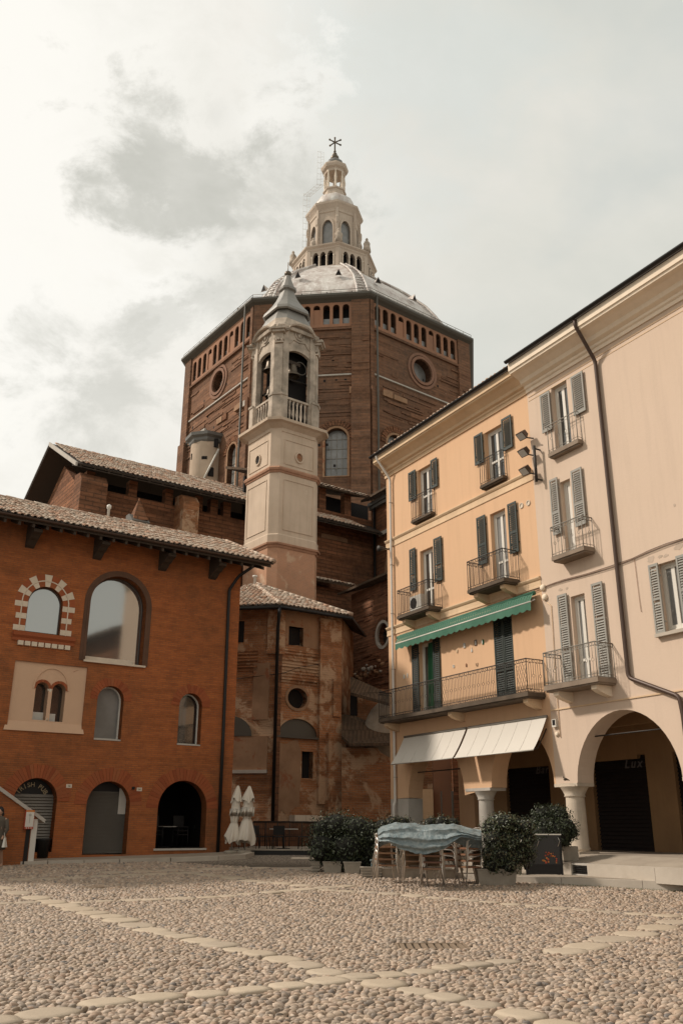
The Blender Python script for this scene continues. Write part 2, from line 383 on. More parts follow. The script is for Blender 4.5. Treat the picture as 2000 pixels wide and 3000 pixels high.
m_shg = plain('green_shutter_paint', (.035, .045, .038), .6, 0, .3, 3)
m_shc = plain('grey_shutter_paint', (.30, .285, .25), .65, 0, .2, 3)
m_frame = plain('white_frame_paint', (.66, .62, .55), .5, 0, .12, 3)
m_glass = glass('window_glass')
m_glassb = glass('mirror_glass', (.37, .37, .355), .05, metal=.85, spec=.8)
m_glassg = glass('dull_glass', (.14, .135, .125), .3, .08, .5)
m_glassw = glass('pale_glass', (.50, .49, .46), .35, .12, .6)
m_dark = plain('dark_interior', (.012, .009, .008), .9, 0, .1, 1)  # near-black colour carries the shade of unlit interiors
m_roll = plain('roller_shutter_steel', (.30, .265, .225), .5, .3, .3, 1.5)
m_rolld = plain('dark_shutter_steel', (.022, .016, .015), .6, .2, .2, 2)
m_white = plaster('white_marble', (.66, .56, .45), st=.3, sc=2)
m_cloth = plain('white_canvas', (.66, .585, .49), .9, 0, .12, 2)
m_awnw = plain('grey_white_canvas', (.58, .535, .47), .85, 0, .1, 1.2)
m_awng = plain('green_canvas', (.05, .15, .095), .8, 0, .25, 2)
m_tarp = M('blue_tarpaulin'); _c = m_tarp.mix(m_tarp.ramp(m_tarp.noise(9, 8, .7), [(.35, 0.0), (.75, 1.0)]), (.105, .155, .17), (.32, .355, .35)); m_tarp.bump(m_tarp.noise(24, 6, .7), .8, .03); m_tarp = m_tarp.fin(_c, .38, 0, .6)
m_alu = plain('aluminium', (.78, .72, .64), .33, .8, .15, 5)
m_cane = varied('cane_slat', [(.24, .105, .055), (.33, .19, .105), (.20, .09, .05)], .5, 20, .1, .2, .5)
m_weave = plain('woven_cane', (.34, .225, .13), .7, 0, .35, 30, bump=.6)
m_bronze = plain('bronze', (.14, .11, .08), .45, .7, .3, 2)
m_leaf = varied('leaf', [(.03, .045, .018), (.05, .065, .026), (.085, .095, .045), (.022, .03, .014), (.16, .12, .06)], .42, 30, .05, .2, .5)
m_leafd = varied('dark_leaf', [(.022, .03, .013), (.035, .045, .02), (.05, .06, .026), (.016, .022, .01)], .5, 30, .05, .2, .35)
m_cap = plain('pale_lead', (.29, .27, .24), .42, .25, .45, 1.6)
m_black = plain('black_metal', (.014, .012, .011), .5, .2, .2, 4)
m_acry = glass('smoked_panel', (.02, .017, .015), .35, spec=.3)
m_green = plain('pale_green_curtain', (.03, .13, .06), .9, 0, .5, 2)
m_curt = plain('net_curtain', (.55, .51, .45), .9, 0, .25, 3)
m_skin = plain('skin', (.42, .25, .17), .6, 0, .1, 8)
m_coat = plain('brown_coat', (.10, .08, .06), .9, 0, .2, 6)
m_hair = plain('black_hair', (.012, .01, .01), .6, 0, .1, 9)
m_brass = plain('faded_gilt_lettering', (.42, .33, .20), .6, .1, .1, 4)
m_chalk = plain('grey_lettering', (.12, .11, .11), .7, 0, .1, 4)
m_orangep = plain('orange_plastic', (.55, .20, .04), .5, 0, .1, 6)
m_redp = plain('red_plastic', (.45, .07, .03), .5, 0, .1, 6)
def text(name, s, size, Mw, mat, parent, ext=.002, shear=0.0, ax='CENTER', spacing=1.0):
    cu = bpy.data.curves.new(name, 'FONT'); cu.body = s; cu.size = size; cu.extrude = ext; cu.offset = size * .015; cu.shear = shear; cu.align_x = ax; cu.space_character = spacing
    o = bpy.data.objects.new(name, cu); COL.objects.link(o); dg = bpy.context.evaluated_depsgraph_get(); me = bpy.data.meshes.new_from_object(o.evaluated_get(dg))
    bpy.data.objects.remove(o); bpy.data.curves.remove(cu); me.name = name; me.materials.clear(); me.materials.append(mat)
    return inst(name, me, Mw, parent)
def fmat(fr, s, d, z, left=False):
    """orientation of a plate on a facade: local x to the viewer's right, y up, z outwards"""
    x = fr.u if fr.u.cross(UP).dot(fr.n) > 0 else -fr.u
    # x cross up must equal n for a right-handed, readable face
    return Matrix.Translation(fr.P(s, d, z)) @ Matrix((x, UP, x.cross(UP))).transposed().to_4x4()
m_oldroof = brick('old_mossy_tiles', (.12, .078, .05), (.085, .058, .04), (.035, .028, .02), (.05, .038, .026), .7, bw=.20, bh=.9, ms=.02, big=.8, bump=1.0)
m_darkmold = plaster('dark_moulding', (.13, .07, .045), st=.6, stain=(.06, .04, .03), sc=1.5)
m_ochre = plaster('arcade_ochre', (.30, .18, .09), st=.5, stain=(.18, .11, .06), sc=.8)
# ================================================================== GROUND
ys = [-40, -10, 0, 4] + [8 + i for i in range(0, 36)] + [46, 52, 60, 80, 120, 200, 400, 900]
xs = [-600, -200, -80, -40, -20, -10, 0, 10, 20, 40, 80, 200, 600]
mb = MB()
mb.add([(x, y, gz(x, y)) for y in ys for x in xs], [(j * len(xs) + i, j * len(xs) + i + 1, (j + 1) * len(xs) + i + 1, (j + 1) * len(xs) + i) for j in range(len(ys) - 1) for i in range(len(xs) - 1)], True)
mg = M('cobble_bed'); vo = mg.n('ShaderNodeTexVoronoi'); vo.inputs['Scale'].default_value = 12.5; mg.l(mg.tc.outputs['Object'], vo.inputs['Vector'])
cc = mg.ramp(vo.outputs['Color'], [(0, (.27, .215, .17)), (.5, (.40, .33, .26)), (1, (.31, .27, .23))])
ed = mg.ramp(vo.outputs['Distance'], [(.32, 0.0), (.62, 1.0)])
far = mg.n('ShaderNodeSeparateXYZ'); mg.l(mg.tc.outputs['Object'], far.inputs[0])
fm = mg.n('ShaderNodeMapRange'); mg.l(far.outputs[1], fm.inputs[0]); fm.inputs[1].default_value = 30; fm.inputs[2].default_value = 33
soil = mg.mix(mg.noise(3, 6, .7), (.035, .028, .02), (.085, .066, .048))
cob = mg.mix(ed, cc, (.12, .095, .07))
mg.bump(mg.math('MULTIPLY', vo.outputs['Distance'], -1.0), .7, .03)
sidem = mg.math('SUBTRACT', mg.math('ABSOLUTE', far.outputs[0]), mg.math('MULTIPLY', far.outputs[1], .43)); sm2 = mg.n('ShaderNodeMapRange'); mg.l(sidem, sm2.inputs[0]); sm2.inputs[1].default_value = 2.9; sm2.inputs[2].default_value = 3.1
nearm = mg.n('ShaderNodeMapRange'); mg.l(far.outputs[1], nearm.inputs[0]); nearm.inputs[1].default_value = 7.7; nearm.inputs[2].default_value = 7.5
gmat = mg.fin(mg.mix(mg.math('MAXIMUM', mg.math('MAXIMUM', fm.outputs[0], sm2.outputs[0]), nearm.outputs[0]), soil, cob), .9)
ground_o = bpy.data.objects.new('ground', mb.mesh('ground', gmat)); COL.objects.link(ground_o); LOC['ground'] = Vector((0, 0, 0)); setp(ground_o, kind='structure')

def interp_line(pts, step):
    """flagstone centres along a polyline of ground points"""
    P = [ground(*p) for p in pts]; return P
lines = [
 [(-60, 2592), (0, 2606), (52, 2620), (108, 2635), (150, 2646), (191, 2657), (232, 2669), (274, 2680), (316, 2691), (357, 2702), (402, 2716), (446, 2731), (488, 2741), (529, 2750), (587, 2762), (644, 2776), (695, 2790), (759, 2802), (829, 2818), (893, 2837), (957, 2857), (1035, 2872), (1127, 2893), (1217, 2913), (1306, 2934), (1408, 2954), (1523, 2985), (1640, 3015)],
 [(-40, 3010), (140, 2979), (312, 2949), (459, 2933), (606, 2924), (733, 2912), (848, 2898), (957, 2885), (1054, 2871), (1140, 2865), (1230, 2856), (1316, 2845), (1395, 2836), (1472, 2825)],
 [(1657, 2795), (1721, 2779), (1791, 2757), (1861, 2742), (1925, 2723), (1976, 2707), (2040, 2690)],
 [(0, 2653), (83, 2650), (160, 2651), (236, 2649), (306, 2645), (383, 2643), (446, 2641), (530, 2637), (612, 2634), (670, 2630), (727, 2623), (797, 2619), (845, 2614), (893, 2610), (957, 2604), (1013, 2601)],
 [(960, 2612), (1013, 2615), (1077, 2618), (1140, 2623), (1210, 2629), (1268, 2635), (1325, 2638), (1376, 2644), (1434, 2649), (1497, 2655), (1568, 2659), (1638, 2666), (1708, 2671), (1784, 2677), (1864, 2683), (1950, 2689), (2040, 2696)],
 [(561, 2561), (600, 2566), (638, 2571), (685, 2577), (733, 2584), (781, 2589), (829, 2593), (880, 2598)],
 [(-20, 2582), (60, 2580), (140, 2578), (220, 2575), (300, 2571), (380, 2568), (460, 2565), (530, 2562)],
 [(330, 2560), (420, 2557), (500, 2553), (620, 2550), (690, 2548), (760, 2546)],
]
flags = []
fl_mesh = []
for v in range(9):
    m2 = MB(); n = 14; prof = []
    ex = rng.uniform(1.95, 2.5)
    rr = [(abs(math.cos(2 * math.pi * k / n)) ** ex + abs(math.sin(2 * math.pi * k / n)) ** ex) ** (-1 / ex) * (1 + rng.normal(0, .045)) for k in range(n)]
    vs = []
    for sc_, z in ((1.0, -.03), (1.0, .018), (.93, .034), (.6, .040)):
        for k in range(n): a = 2 * math.pi * k / n; vs.append((rr[k] * sc_ * math.cos(a), rr[k] * sc_ * math.sin(a), z))
    vs.append((0, 0, .041))
    fs = [(i * n + k, i * n + (k + 1) % n, (i + 1) * n + (k + 1) % n, (i + 1) * n + k) for i in range(3) for k in range(n)] + [(3 * n + k, 3 * n + (k + 1) % n, 4 * n) for k in range(n)]
    m2.add(vs, fs, True); fl_mesh.append(m2.mesh('flagstone', m_flag))
for ln in lines:
    P = [ground(*p) for p in ln]
    for i, p in enumerate(P):
        if p.y > 34: continue
        a, b = P[max(i - 1, 0)], P[min(i + 1, len(P) - 1)]; t = (b - a); t.z = 0; L = t.length / (2 if 0 < i < len(P) - 1 else 1); t.normalize()
        hl = min(L * .52, .46) * (1 + rng.normal(0, .06)); hw = min(.34, max(.2, hl * .82)) * (1 + rng.normal(0, .06))
        ang = math.atan2(t.y, t.x) + rng.normal(0, .08)
        flags.append((p.x, p.y, hl, hw, ang))
        slope = gz(0, p.y + .5) - gz(0, p.y - .5)
        Mx = Matrix.Translation((p.x, p.y, gz(p.x, p.y))) @ Matrix.Rotation(math.atan(slope), 4, 'X') @ Matrix.Rotation(ang, 4, 'Z') @ Matrix.Diagonal((hl, hw, rng.uniform(1.0, 1.45), 1))
        inst('flagstone', fl_mesh[int(rng.integers(9))], Mx, ground_o)
FR = Fr((6.98, 27.5), -29.39)          # right-hand houses, s runs away from the viewer
K1 = ground(1528, 2589); K2 = ground(2000, 2616)
kdir = (K2 - K1); kdir.z = 0; kdir.normalize(); kn = Vector((-kdir.y, kdir.x, 0))
if kn.dot(FR.n) < 0: kn = -kn
def inside_kerb(x, y): return (x - K1.x) * kn.x + (y - K1.y) * kn.y
gc = ground(1265, 2778)               # iron drain grate in the paving
def pebble_field():
    pts = []
    y = 7.6
    while y < 33:
        sp = .086 if y < 14 else (.09 if y < 20 else (.104 if y < 26 else .125))
        hwid = .43 * y + 3.0; nx = int(2 * hwid / sp); row = int(y / sp)
        x = -hwid + sp * (np.arange(nx) + .5 * (row % 2)) ; n = len(x)
        pts.append(np.stack([x + rng.normal(0, sp * .17, n), y + rng.normal(0, sp * .17, n), np.full(n, sp)], 1)); y += sp * .66
    p = np.concatenate(pts); keep = np.ones(len(p), bool)
    for fx, fy, hl, hw, a in flags:
        dx, dy = p[:, 0] - fx, p[:, 1] - fy; c, s_ = math.cos(a), math.sin(a)
        keep &= ~((((dx * c + dy * s_) / (hl + .015)) ** 2 + ((-dx * s_ + dy * c) / (hw + .015)) ** 2) < 1)
    d = (p[:, 0] - K1.x) * kn.x + (p[:, 1] - K1.y) * kn.y
    keep &= d > .03
    keep &= ~((np.abs(p[:, 0] - gc.x) < .52) & (np.abs(p[:, 1] - gc.y) < .36))
    return p[keep]
pb = pebble_field()
dist = np.hypot(pb[:, 0], pb[:, 1]); pxw = np.abs(pb[:, 0] / pb[:, 1]) < .375
order = np.argsort(dist + np.where(pxw & (pb[:, 1] > 8.35), 0, 100)); near = set(order[:300].tolist())
def dome(nk, rings):
    vs = []; fs = []
    for i, (r, z) in enumerate(rings):
        for k in range(nk): a = 2 * math.pi * (k + .5 * (i % 2)) / nk; vs.append((r * math.cos(a), r * math.sin(a), z))
    b = len(vs); vs.append((0, 0, 1.0))
    for i in range(len(rings) - 1):
        for k in range(nk): l = (k + 1) % nk; fs.append((i * nk + k, i * nk + l, (i + 1) * nk + (l if False else k))); fs.append((i * nk + l, (i + 1) * nk + l, (i + 1) * nk + k))
    for k in range(nk): fs.append(((len(rings) - 1) * nk + k, (len(rings) - 1) * nk + (k + 1) % nk, b))
    return np.array(vs, float), np.array(fs, np.int64)
def mkp(p, n):
    sp = p[:, 2]; a = sp * rng.uniform(.44, .74, n); b = sp * rng.uniform(.25, .37, n); h = sp * rng.uniform(.30, .58, n)
    yaw = rng.normal(.05, .42, n); tx = rng.normal(0, .16, n); ty = rng.normal(0, .16, n); return a, b, h, yaw, tx, ty
def build_field(p, tmpl):
    V, F = tmpl; n = len(p); a, b, h, yaw, tx, ty = mkp(p, n); nv = len(V)
    jit = 1 + rng.normal(0, .07, (n, nv))
    X = V[None, :, 0] * a[:, None] * jit; Y = V[None, :, 1] * b[:, None] * jit; Z = V[None, :, 2] * h[:, None]
    c, s_ = np.cos(yaw)[:, None], np.sin(yaw)[:, None]; x = X * c - Y * s_; y = X * s_ + Y * c
    z = Z + x * tx[:, None] + y * ty[:, None]
    g = np.where(p[:, 1] < 18, 0, np.where(p[:, 1] < 22, .035 * (p[:, 1] - 18) ** 2 / 8, .035 * (p[:, 1] - 20)))
    co = np.stack([x + p[:, 0:1], y + p[:, 1:2], z + g[:, None] + rng.normal(.004, .004, (n, 1))], 2).reshape(-1, 3)
    fs = (F[None] + (np.arange(n) * nv)[:, None, None]).reshape(-1, 3); return co, fs
D1 = dome(8, [(.9, -.35), (1.0, .15), (.84, .66), (.45, .93)]); D2 = dome(6, [(1, -.15), (.78, .66)]); D3 = dome(5, [(1, -.1), (.7, .7)])
cos, fss, off = [], [], 0
rest = np.ones(len(pb), bool); rest[list(near)] = False
for lo, hi, D in ((0, 13, D1), (13, 20, D2), (20, 40, D3)):
    sel = pb[rest & (pb[:, 1] >= lo) & (pb[:, 1] < hi)]; co, fs = build_field(sel, D); cos.append(co); fss.append(fs + off); off += len(co)
co = np.concatenate(cos); fs = np.concatenate(fss)
me = bpy.data.meshes.new('pebbles'); me.vertices.add(len(co)); me.vertices.foreach_set('co', co.astype(np.float32).ravel())
me.loops.add(len(fs) * 3); me.loops.foreach_set('vertex_index', fs.astype(np.int32).ravel()); me.polygons.add(len(fs)); me.polygons.foreach_set('loop_start', (np.arange(len(fs)) * 3).astype(np.int32))
me.update(calc_edges=True); me.polygons.foreach_set('use_smooth', np.ones(len(fs), bool)); me.materials.append(m_peb)
pf = bpy.data.objects.new('pebbles', me); COL.objects.link(pf); pf.parent = ground_o; LOC['pebbles'] = Vector((0, 0, 0)); pf['kind'] = 'stuff'
pm = []
for v in range(12):
    V, F = D1; V2 = V * (1 + rng.normal(0, .07, V.shape)); q = MB(); q.add([tuple(a) for a in V2], [tuple(int(i) for i in f) for f in F], True); pm.append(q.mesh('pebble', m_peb, uv=False))
nl = sorted(near); sel = pb[nl]; a_, b_, h_, yw, tx_, ty_ = mkp(sel, len(sel))
for i in range(len(sel)):
    Mx = Matrix.Translation((sel[i, 0], sel[i, 1], .004)) @ Matrix.Rotation(ty_[i], 4, 'X') @ Matrix.Rotation(tx_[i], 4, 'Y') @ Matrix.Rotation(yw[i], 4, 'Z') @ Matrix.Diagonal((a_[i], b_[i], h_[i], 1))
    inst('pebble', pm[int(rng.integers(12))], Mx, ground_o)
# iron grate sunk in the paving
gr = thing('drain_grate', (gc.x, gc.y, gz(gc.x, gc.y)), 'rusty square iron drain grate set in the sunlit cobbles', 'drain cover')
q = MB(); z = gz(gc.x, gc.y); q.wbox(gc.x - .5, gc.x + .5, gc.y - .34, gc.y - .30, z, z + .03).wbox(gc.x - .5, gc.x + .5, gc.y + .30, gc.y + .34, z, z + .03).wbox(gc.x - .5, gc.x - .46, gc.y - .30, gc.y + .30, z, z + .03).wbox(gc.x + .46, gc.x + .5, gc.y - .30, gc.y + .30, z, z + .03)
m_rust = plain('rusty_iron', (.26, .19, .13), .8, .2, .3, 6); part('frame', q, m_rust, gr)
for i in range(9):
    q = MB(); x = gc.x - .41 + i * .1025; q.wbox(x - .032, x + .032, gc.y - .30, gc.y + .30, z, z + .026); part('bar', q, m_rust, gr)
c2 = ground(285, 2603); mh = MB(); mh.lathe((c2.x, c2.y, gz(0, c2.y)), [(.33, -.02), (.33, .045), (.28, .05)], 20); solo('manhole_cover', mh, m_rust, (c2.x, c2.y, gz(0, c2.y)), 'small round dark manhole cover in the shaded cobbles on the left', 'drain cover')

# ------------------------------------------------------------------ arcade pavement (two steps)
mp_ = MB()
m_pave = plaster('worn_paving', (.34, .285, .225), st=.65, stain=(.21, .17, .13), sc=1.3, streak=0)
def kp(a, b, z): q = K1 + kdir * a + kn * b; return Vector((q.x, q.y, z))
uA, uB = -9.0, 16.0
zt = .345
mp_.face([kp(-30, -.3, zt), kp(25, -.3, zt + .03), FR.P(-24, 1.3, zt + .06), FR.P(14, 1.3, zt + .06)])
pv = bpy.data.objects.new('pavement', mp_.mesh('pavement', m_pave)); COL.objects.link(pv); LOC['pavement'] = Vector((0, 0, 0)); setp(pv, kind='structure')
a = -28.0; k = 0
while a < 18:
    L = rng.uniform(1.5, 2.3); q = MB(); z0 = -.1
    pr_ = [kp(a + .006, 0, z0), kp(a + L - .006, 0, z0), kp(a + L - .006, -.3, z0), kp(a + .006, -.3, z0)]
    zz = zt + .012 + .0 * a
    q.hexa(pr_ + [kp(a + .006, -.012, zz), kp(a + L - .006, -.012, zz), kp(a + L - .006, -.3, zz), kp(a + .006, -.3, zz)]); part('kerbstone', q, m_kerb, pv); a += L
q = MB(); q.face([FR.P(s, d, z) for s, d, z in ((-24, 1.05, .66), (14, 1.05, .66), (14, 0, .86), (-24, 0, .86))]); q.face([FR.P(s, d, z) for s, d, z in ((-24, 0, .86), (14, 0, .86), (14, -5.5, .87), (-24, -5.5, .87))])
up = bpy.data.objects.new('pavement', q.mesh('pavement', m_pave)); COL.objects.link(up); LOC[up.name] = Vector((0, 0, 0)); setp(up, kind='structure')
s = 12.0
while s > -20:
    L = rng.uniform(1.6, 2.4)
    lo = -1.58; hi = -.98
    if s > lo and s - L < hi:     # gap for the cellar vent
        if s - hi > .05: q = MB(); q.box(FR, hi + .006, s - .006, 1.05, 1.33, .3, .665); part('kerbstone', q, m_kerb, up)
        s = lo; continue
    q = MB(); q.box(FR, s - L + .006, s - .006, 1.05, 1.33, .3, .665 + rng.normal(0, .003)); part('kerbstone', q, m_kerb, up); s -= L
q = MB(); q.box(FR, -1.58, -.98, 1.05, 1.30, .3, .40).box(FR, -1.58, -.98, 1.05, 1.30, .62, .668).box(FR, -1.58, -.98, 1.05, 1.12, .40, .62)
vt = thing('cellar_vent', FR.P(-1.28, 1.2, .3), 'black slatted cellar vent in the edge of the raised arcade step', 'vent'); part('frame', q, m_stone, vt)
for z in (.43, .485, .54, .595): q = MB(); q.box(FR, -1.55, -1.01, 1.13, 1.29, z - .012, z + .012); part('slat', q, m_black, vt)
q = MB()
for i in range(700):    # weeds along the kerb foot
    a = rng.uniform(.5, 6.5); p = kp(a, rng.uniform(.0, .16), 0); h = rng.uniform(.01, .045); t = rng.normal(0, .02, 2); g0 = gz(p.x, p.y) + .03
    q.face([Vector((p.x - .006, p.y, g0)), Vector((p.x + .006, p.y, g0)), Vector((p.x + t[0], p.y + t[1], g0 + h))])
m_weed = plain('weeds', (.09, .12, .03), .8, 0, .3, 5); part('weeds', q, m_weed, None, kind='stuff')
# ================================================================== RIGHT-HAND HOUSES
def soffit(mb, fr, pts, d0, d1):
    for (a0, z0), (a1, z1) in zip(pts[:-1], pts[1:]): mb.face([fr.P(a0, d0, z0), fr.P(a1, d0, z1), fr.P(a1, d1, z1), fr.P(a0, d1, z0)], True)
def arc(s0, s1, zs, h, n=20, p=2.0):
    c, r = (s0 + s1) / 2, (s0 - s1) / 2
    return [(c + r * math.cos(math.pi * i / n), zs + h * math.sin(math.pi * i / n) ** (2 / p)) for i in range(n + 1)]
orange = thing('apartment_house', FR.P(5.5, 0, .7), 'narrow apricot plaster house with arcade, green awning and long iron balcony', 'house')
cream = thing('apartment_house', FR.P(-3, 0, .7), 'large pale cream plaster house at the right edge with brown drainpipe', 'house')
SB = .82
CE = -7.7
def hole_px(fr, a, b, z0=None, z1=None):
    s1, zt = fr.sz(*a); s0, zb = fr.sz(*b); return rect(s0, s1, z0 if z0 is not None else zb, z1 if z1 is not None else zt)
W = {}
W['TL'] = hole_px(FR, (1222, 1375), (1266, 1501), 13.42, 15.62); W['TR'] = hole_px(FR, (1418, 1270), (1478, 1396), 13.42, 15.56)
W['ML'] = hole_px(FR, (1229, 1601), (1273, 1784), 9.46, 12.08); W['MR'] = hole_px(FR, (1434, 1505), (1491, 1700), 9.5, 12.3)
W['FL'] = hole_px(FR, (1226, 1890), (1277, 2078), 5.6, 8.36); W['FR'] = hole_px(FR, (1443, 1817), (1512, 2048), 5.6, 8.42)
W['CT'] = hole_px(FR, (1613, 1140), (1675, 1310), 13.32, 15.78); W['CM'] = hole_px(FR, (1637, 1396), (1676, 1500), 9.72, 12.3)
W['CL'] = hole_px(FR, (1669, 1741), (1733, 1990), 5.62, 8.42); W['CR'] = hole_px(FR, (1922.5, 1656), (2012, 1838), 6.68, 8.6)
A1 = arc(8.96, 5.43, 2.62, 1.95); A2 = arc(3.93, .89, 2.84, 1.75); A3 = arc(-.11, -3.96, 2.84, 1.92, 24, 1.85); A4 = arc(-4.95, -7.3, 2.84, 1.6, 20, 1.85)
mb = MB(); mb.wall(FR, 0, [(10.2, 2.6)] + A1 + A2 + [(SB, 2.84), (SB, 16.2), (10.2, 16.2)], [W[k] for k in ('TL', 'TR', 'ML', 'MR', 'FL', 'FR')], .24, sides=False)
soffit(mb, FR, A1, 0, -.65); soffit(mb, FR, A2, 0, -.65)
for a, b, z in ((10.2, 8.96, 2.6), (5.43, 3.93, 2.84), (.89, SB, 2.84)): mb.face([FR.P(a, 0, z), FR.P(b, 0, z), FR.P(b, -.65, z), FR.P(a, -.65, z)])
mb.wall(FR, -.65, [(10.2, 2.6)] + A1 + A2 + [(SB, 2.84), (SB, 5.0), (10.2, 5.0)], [], .01, sides=False)
mb.face([FR.P(10.2, 0, 2.6), FR.P(10.2, -.65, 2.6), FR.P(10.2, -.65, 5), FR.P(10.2, 0, 5)])
mb.face([FR.P(10.2, 0, 5), FR.P(10.2, -10, 5), FR.P(10.2, -10, 17), FR.P(10.2, 0, 17)])
mb.face([FR.P(10.2, -10, 0), FR.P(SB, -10, 0), FR.P(SB, -10, 17), FR.P(10.2, -10, 17)])
part('wall', mb, m_orange, orange)
mb = MB(); mb.wall(FR, 0, [(SB, 2.84), (-.11, 2.84)] + A3[1:] + A4 + [(CE, 2.84), (CE, 16.2), (SB, 16.2)], [W[k] for k in ('CT', 'CM', 'CL', 'CR')], .26, sides=False)
soffit(mb, FR, A3, 0, -.65); soffit(mb, FR, A4, 0, -.65)
for a, b in ((SB, -.11), (-3.96, -4.95), (-7.3, CE)): mb.face([FR.P(a, 0, 2.84), FR.P(b, 0, 2.84), FR.P(b, -.65, 2.84), FR.P(a, -.65, 2.84)])
mb.wall(FR, -.65, [(SB, 2.84), (-.11, 2.84)] + A3[1:] + A4 + [(CE, 2.84), (CE, 5), (SB, 5)], [], .01, sides=False)
mb.face([FR.P(SB, -10, 0), FR.P(CE, -10, 0), FR.P(CE, -10, 17), FR.P(SB, -10, 17)]); mb.face([FR.P(CE, 0, 2.8), FR.P(CE, -10, 2.8), FR.P(CE, -10, 17), FR.P(CE, 0, 17)])
part('wall', mb, m_cream, cream)
# arcade back wall, ceiling, shutters
bw = -3.6
D2s, D3s, D4s = (5.08, 7.55), (.5, 2.92), (-3.9, -.62)
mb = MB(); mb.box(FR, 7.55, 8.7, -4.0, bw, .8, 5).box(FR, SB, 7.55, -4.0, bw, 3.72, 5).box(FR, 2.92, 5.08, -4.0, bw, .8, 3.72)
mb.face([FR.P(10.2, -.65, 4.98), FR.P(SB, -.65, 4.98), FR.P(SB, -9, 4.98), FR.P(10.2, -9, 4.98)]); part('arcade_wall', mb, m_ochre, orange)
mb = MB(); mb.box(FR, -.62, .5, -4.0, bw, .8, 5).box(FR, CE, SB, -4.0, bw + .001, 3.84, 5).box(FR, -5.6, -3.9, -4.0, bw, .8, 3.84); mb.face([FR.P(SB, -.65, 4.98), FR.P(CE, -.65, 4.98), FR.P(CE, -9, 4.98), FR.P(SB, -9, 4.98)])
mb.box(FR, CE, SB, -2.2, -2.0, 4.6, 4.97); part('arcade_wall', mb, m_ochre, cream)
def rollershutter(parent, fr, s0, s1, d, z0, z1, mat, n, name='roller_shutter'):
    q = MB(); q.box(fr, s0, s1, d - .06, d - .03, z0, z1); o = part(name, q, mat, parent); h = (z1 - z0) / n
    for i in range(n):
        q = MB(); a = z0 + i * h; q.hexa([fr.P(s0 + .02, d - .03, a + .004), fr.P(s1 - .02, d - .03, a + .004), fr.P(s1 - .02, d + .05, a + .004), fr.P(s0 + .02, d + .05, a + .004), fr.P(s0 + .02, d - .03, a + h), fr.P(s1 - .02, d - .03, a + h), fr.P(s1 - .02, d - .02, a + h), fr.P(s0 + .02, d - .02, a + h)]); part('slat', q, mat, o)
    return o
o = rollershutter(orange, FR, *D2s, bw - .15, .84, 3.72, m_rolld, 24)
sB_, zB_ = FR.sz(1586, 2266, bw - .1); text('lettering', 'Bar', .42, fmat(FR, sB_, bw - .10, zB_), m_chalk, o, shear=.35, spacing=1.25)
o = rollershutter(cream, FR, *D3s, bw - .15, .84, 3.84, m_rolld, 24)
sB_, zB_ = FR.sz(1853, 2249, bw - .1); text('lettering', 'Lux', .42, fmat(FR, sB_, bw - .10, zB_), m_chalk, o, shear=.35, spacing=1.3)
rollershutter(cream, FR, *D4s, bw - .15, .84, 3.84, m_rolld, 24)
# pier and columns
mb = MB(); mb.box(FR, 8.96, 10.2, -.65, 0, .55, 2.6); part('pier', mb, m_stone, orange)
mb = MB(); mb.box(FR, 9.2, 10.2, -4.2, -3.3, .55, 5); part('pier', mb, m_orange, orange)
def column(parent, s, mat, capz=2.84, r=.29, sq=.74):
    q = MB(); c = FR.P(s, -.325, 0)
    q.lathe(c, [(r + .02, .90), (r + .03, 1.0), (r, 1.05), (r * .985, 1.6), (r * .93, capz - .42), (r * .93, capz - .40)], 24); o = part('column', q, mat, parent)
    q = MB(); q.lathe(c, [(r * .95, capz - .40), (r * 1.08, capz - .37), (r * 1.0, capz - .33), (r * 1.18, capz - .22), (r * 1.42, capz - .10), (r * 1.45, capz - .09)], 24); q.box(FR, s - sq / 2, s + sq / 2, -.325 - .34, -.325 + .345, capz - .10, capz - .002); part('capital', q, mat, o)
    q = MB(); q.box(FR, s - .40, s + .40, -.325 - .40, -.325 + .40, .80, .92); part('plinth', q, mat, o); return o
m_col = plaster('weathered_column_stone', (.55, .46, .36), st=.55, stain=(.30, .25, .20), sc=2, streak=.5)
column(orange, 4.68, m_stone, 2.84, .27, 1.36); column(cream, .39, m_col, 2.84, .30, .98); column(cream, -4.45, m_col, 2.84, .30, .98)
for s0, s1, z, par in ((8.9, 5.4, 3.55, orange), (-.2, -3.9, 4.15, cream)):
    q = MB(); q.tube([FR.P(s0, -.32, z), FR.P(s1, -.32, z)], .022, 6); part('tie_rod', q, m_iron, par)
# cornices, strings, gutters, roofs
def run(fr, s0, s1, prof, mat, parent, name):
    q = MB(); q.prism([fr.P(s0, d, z) for d, z in prof], fr.u * (s1 - s0)); return part(name, q, mat, parent)
run(FR, 10.26, SB, [(-.1, 16.1), (.05, 16.1), (.05, 16.22), (.10, 16.26), (.10, 16.32), (.20, 16.36), (.24, 16.46), (.44, 16.60), (.58, 16.66), (.60, 16.72), (.64, 16.72), (.64, 16.96), (-.1, 16.96)], m_corn, orange, 'cornice')
run(FR, SB - .0, CE, [(-.1, 16.12), (.05, 16.12), (.05, 16.24), (.11, 16.28), (.12, 16.36), (.26, 16.42), (.32, 16.54), (.56, 16.66), (.74, 16.70), (.76, 16.78), (.80, 16.79), (.80, 17.06), (-.1, 17.06)], m_creamcorn, cream, 'cornice')
for z, d in ((15.93, .018), (15.78, .012)): run(FR, SB - .06, CE, [(-.02, z), (d, z), (d, z + .025), (-.02, z + .025)], m_corn, cream, 'moulding')
for z in (13.06, 9.26):
    run(FR, 10.28, SB, [(-.02, z - .22), (.03, z - .22), (.03, z - .16), (.02, z - .15), (.02, z + .02), (.05, z + .04), (.09, z + .10), (.09, z + .14), (-.02, z + .15)], m_corn, orange, 'string_course')
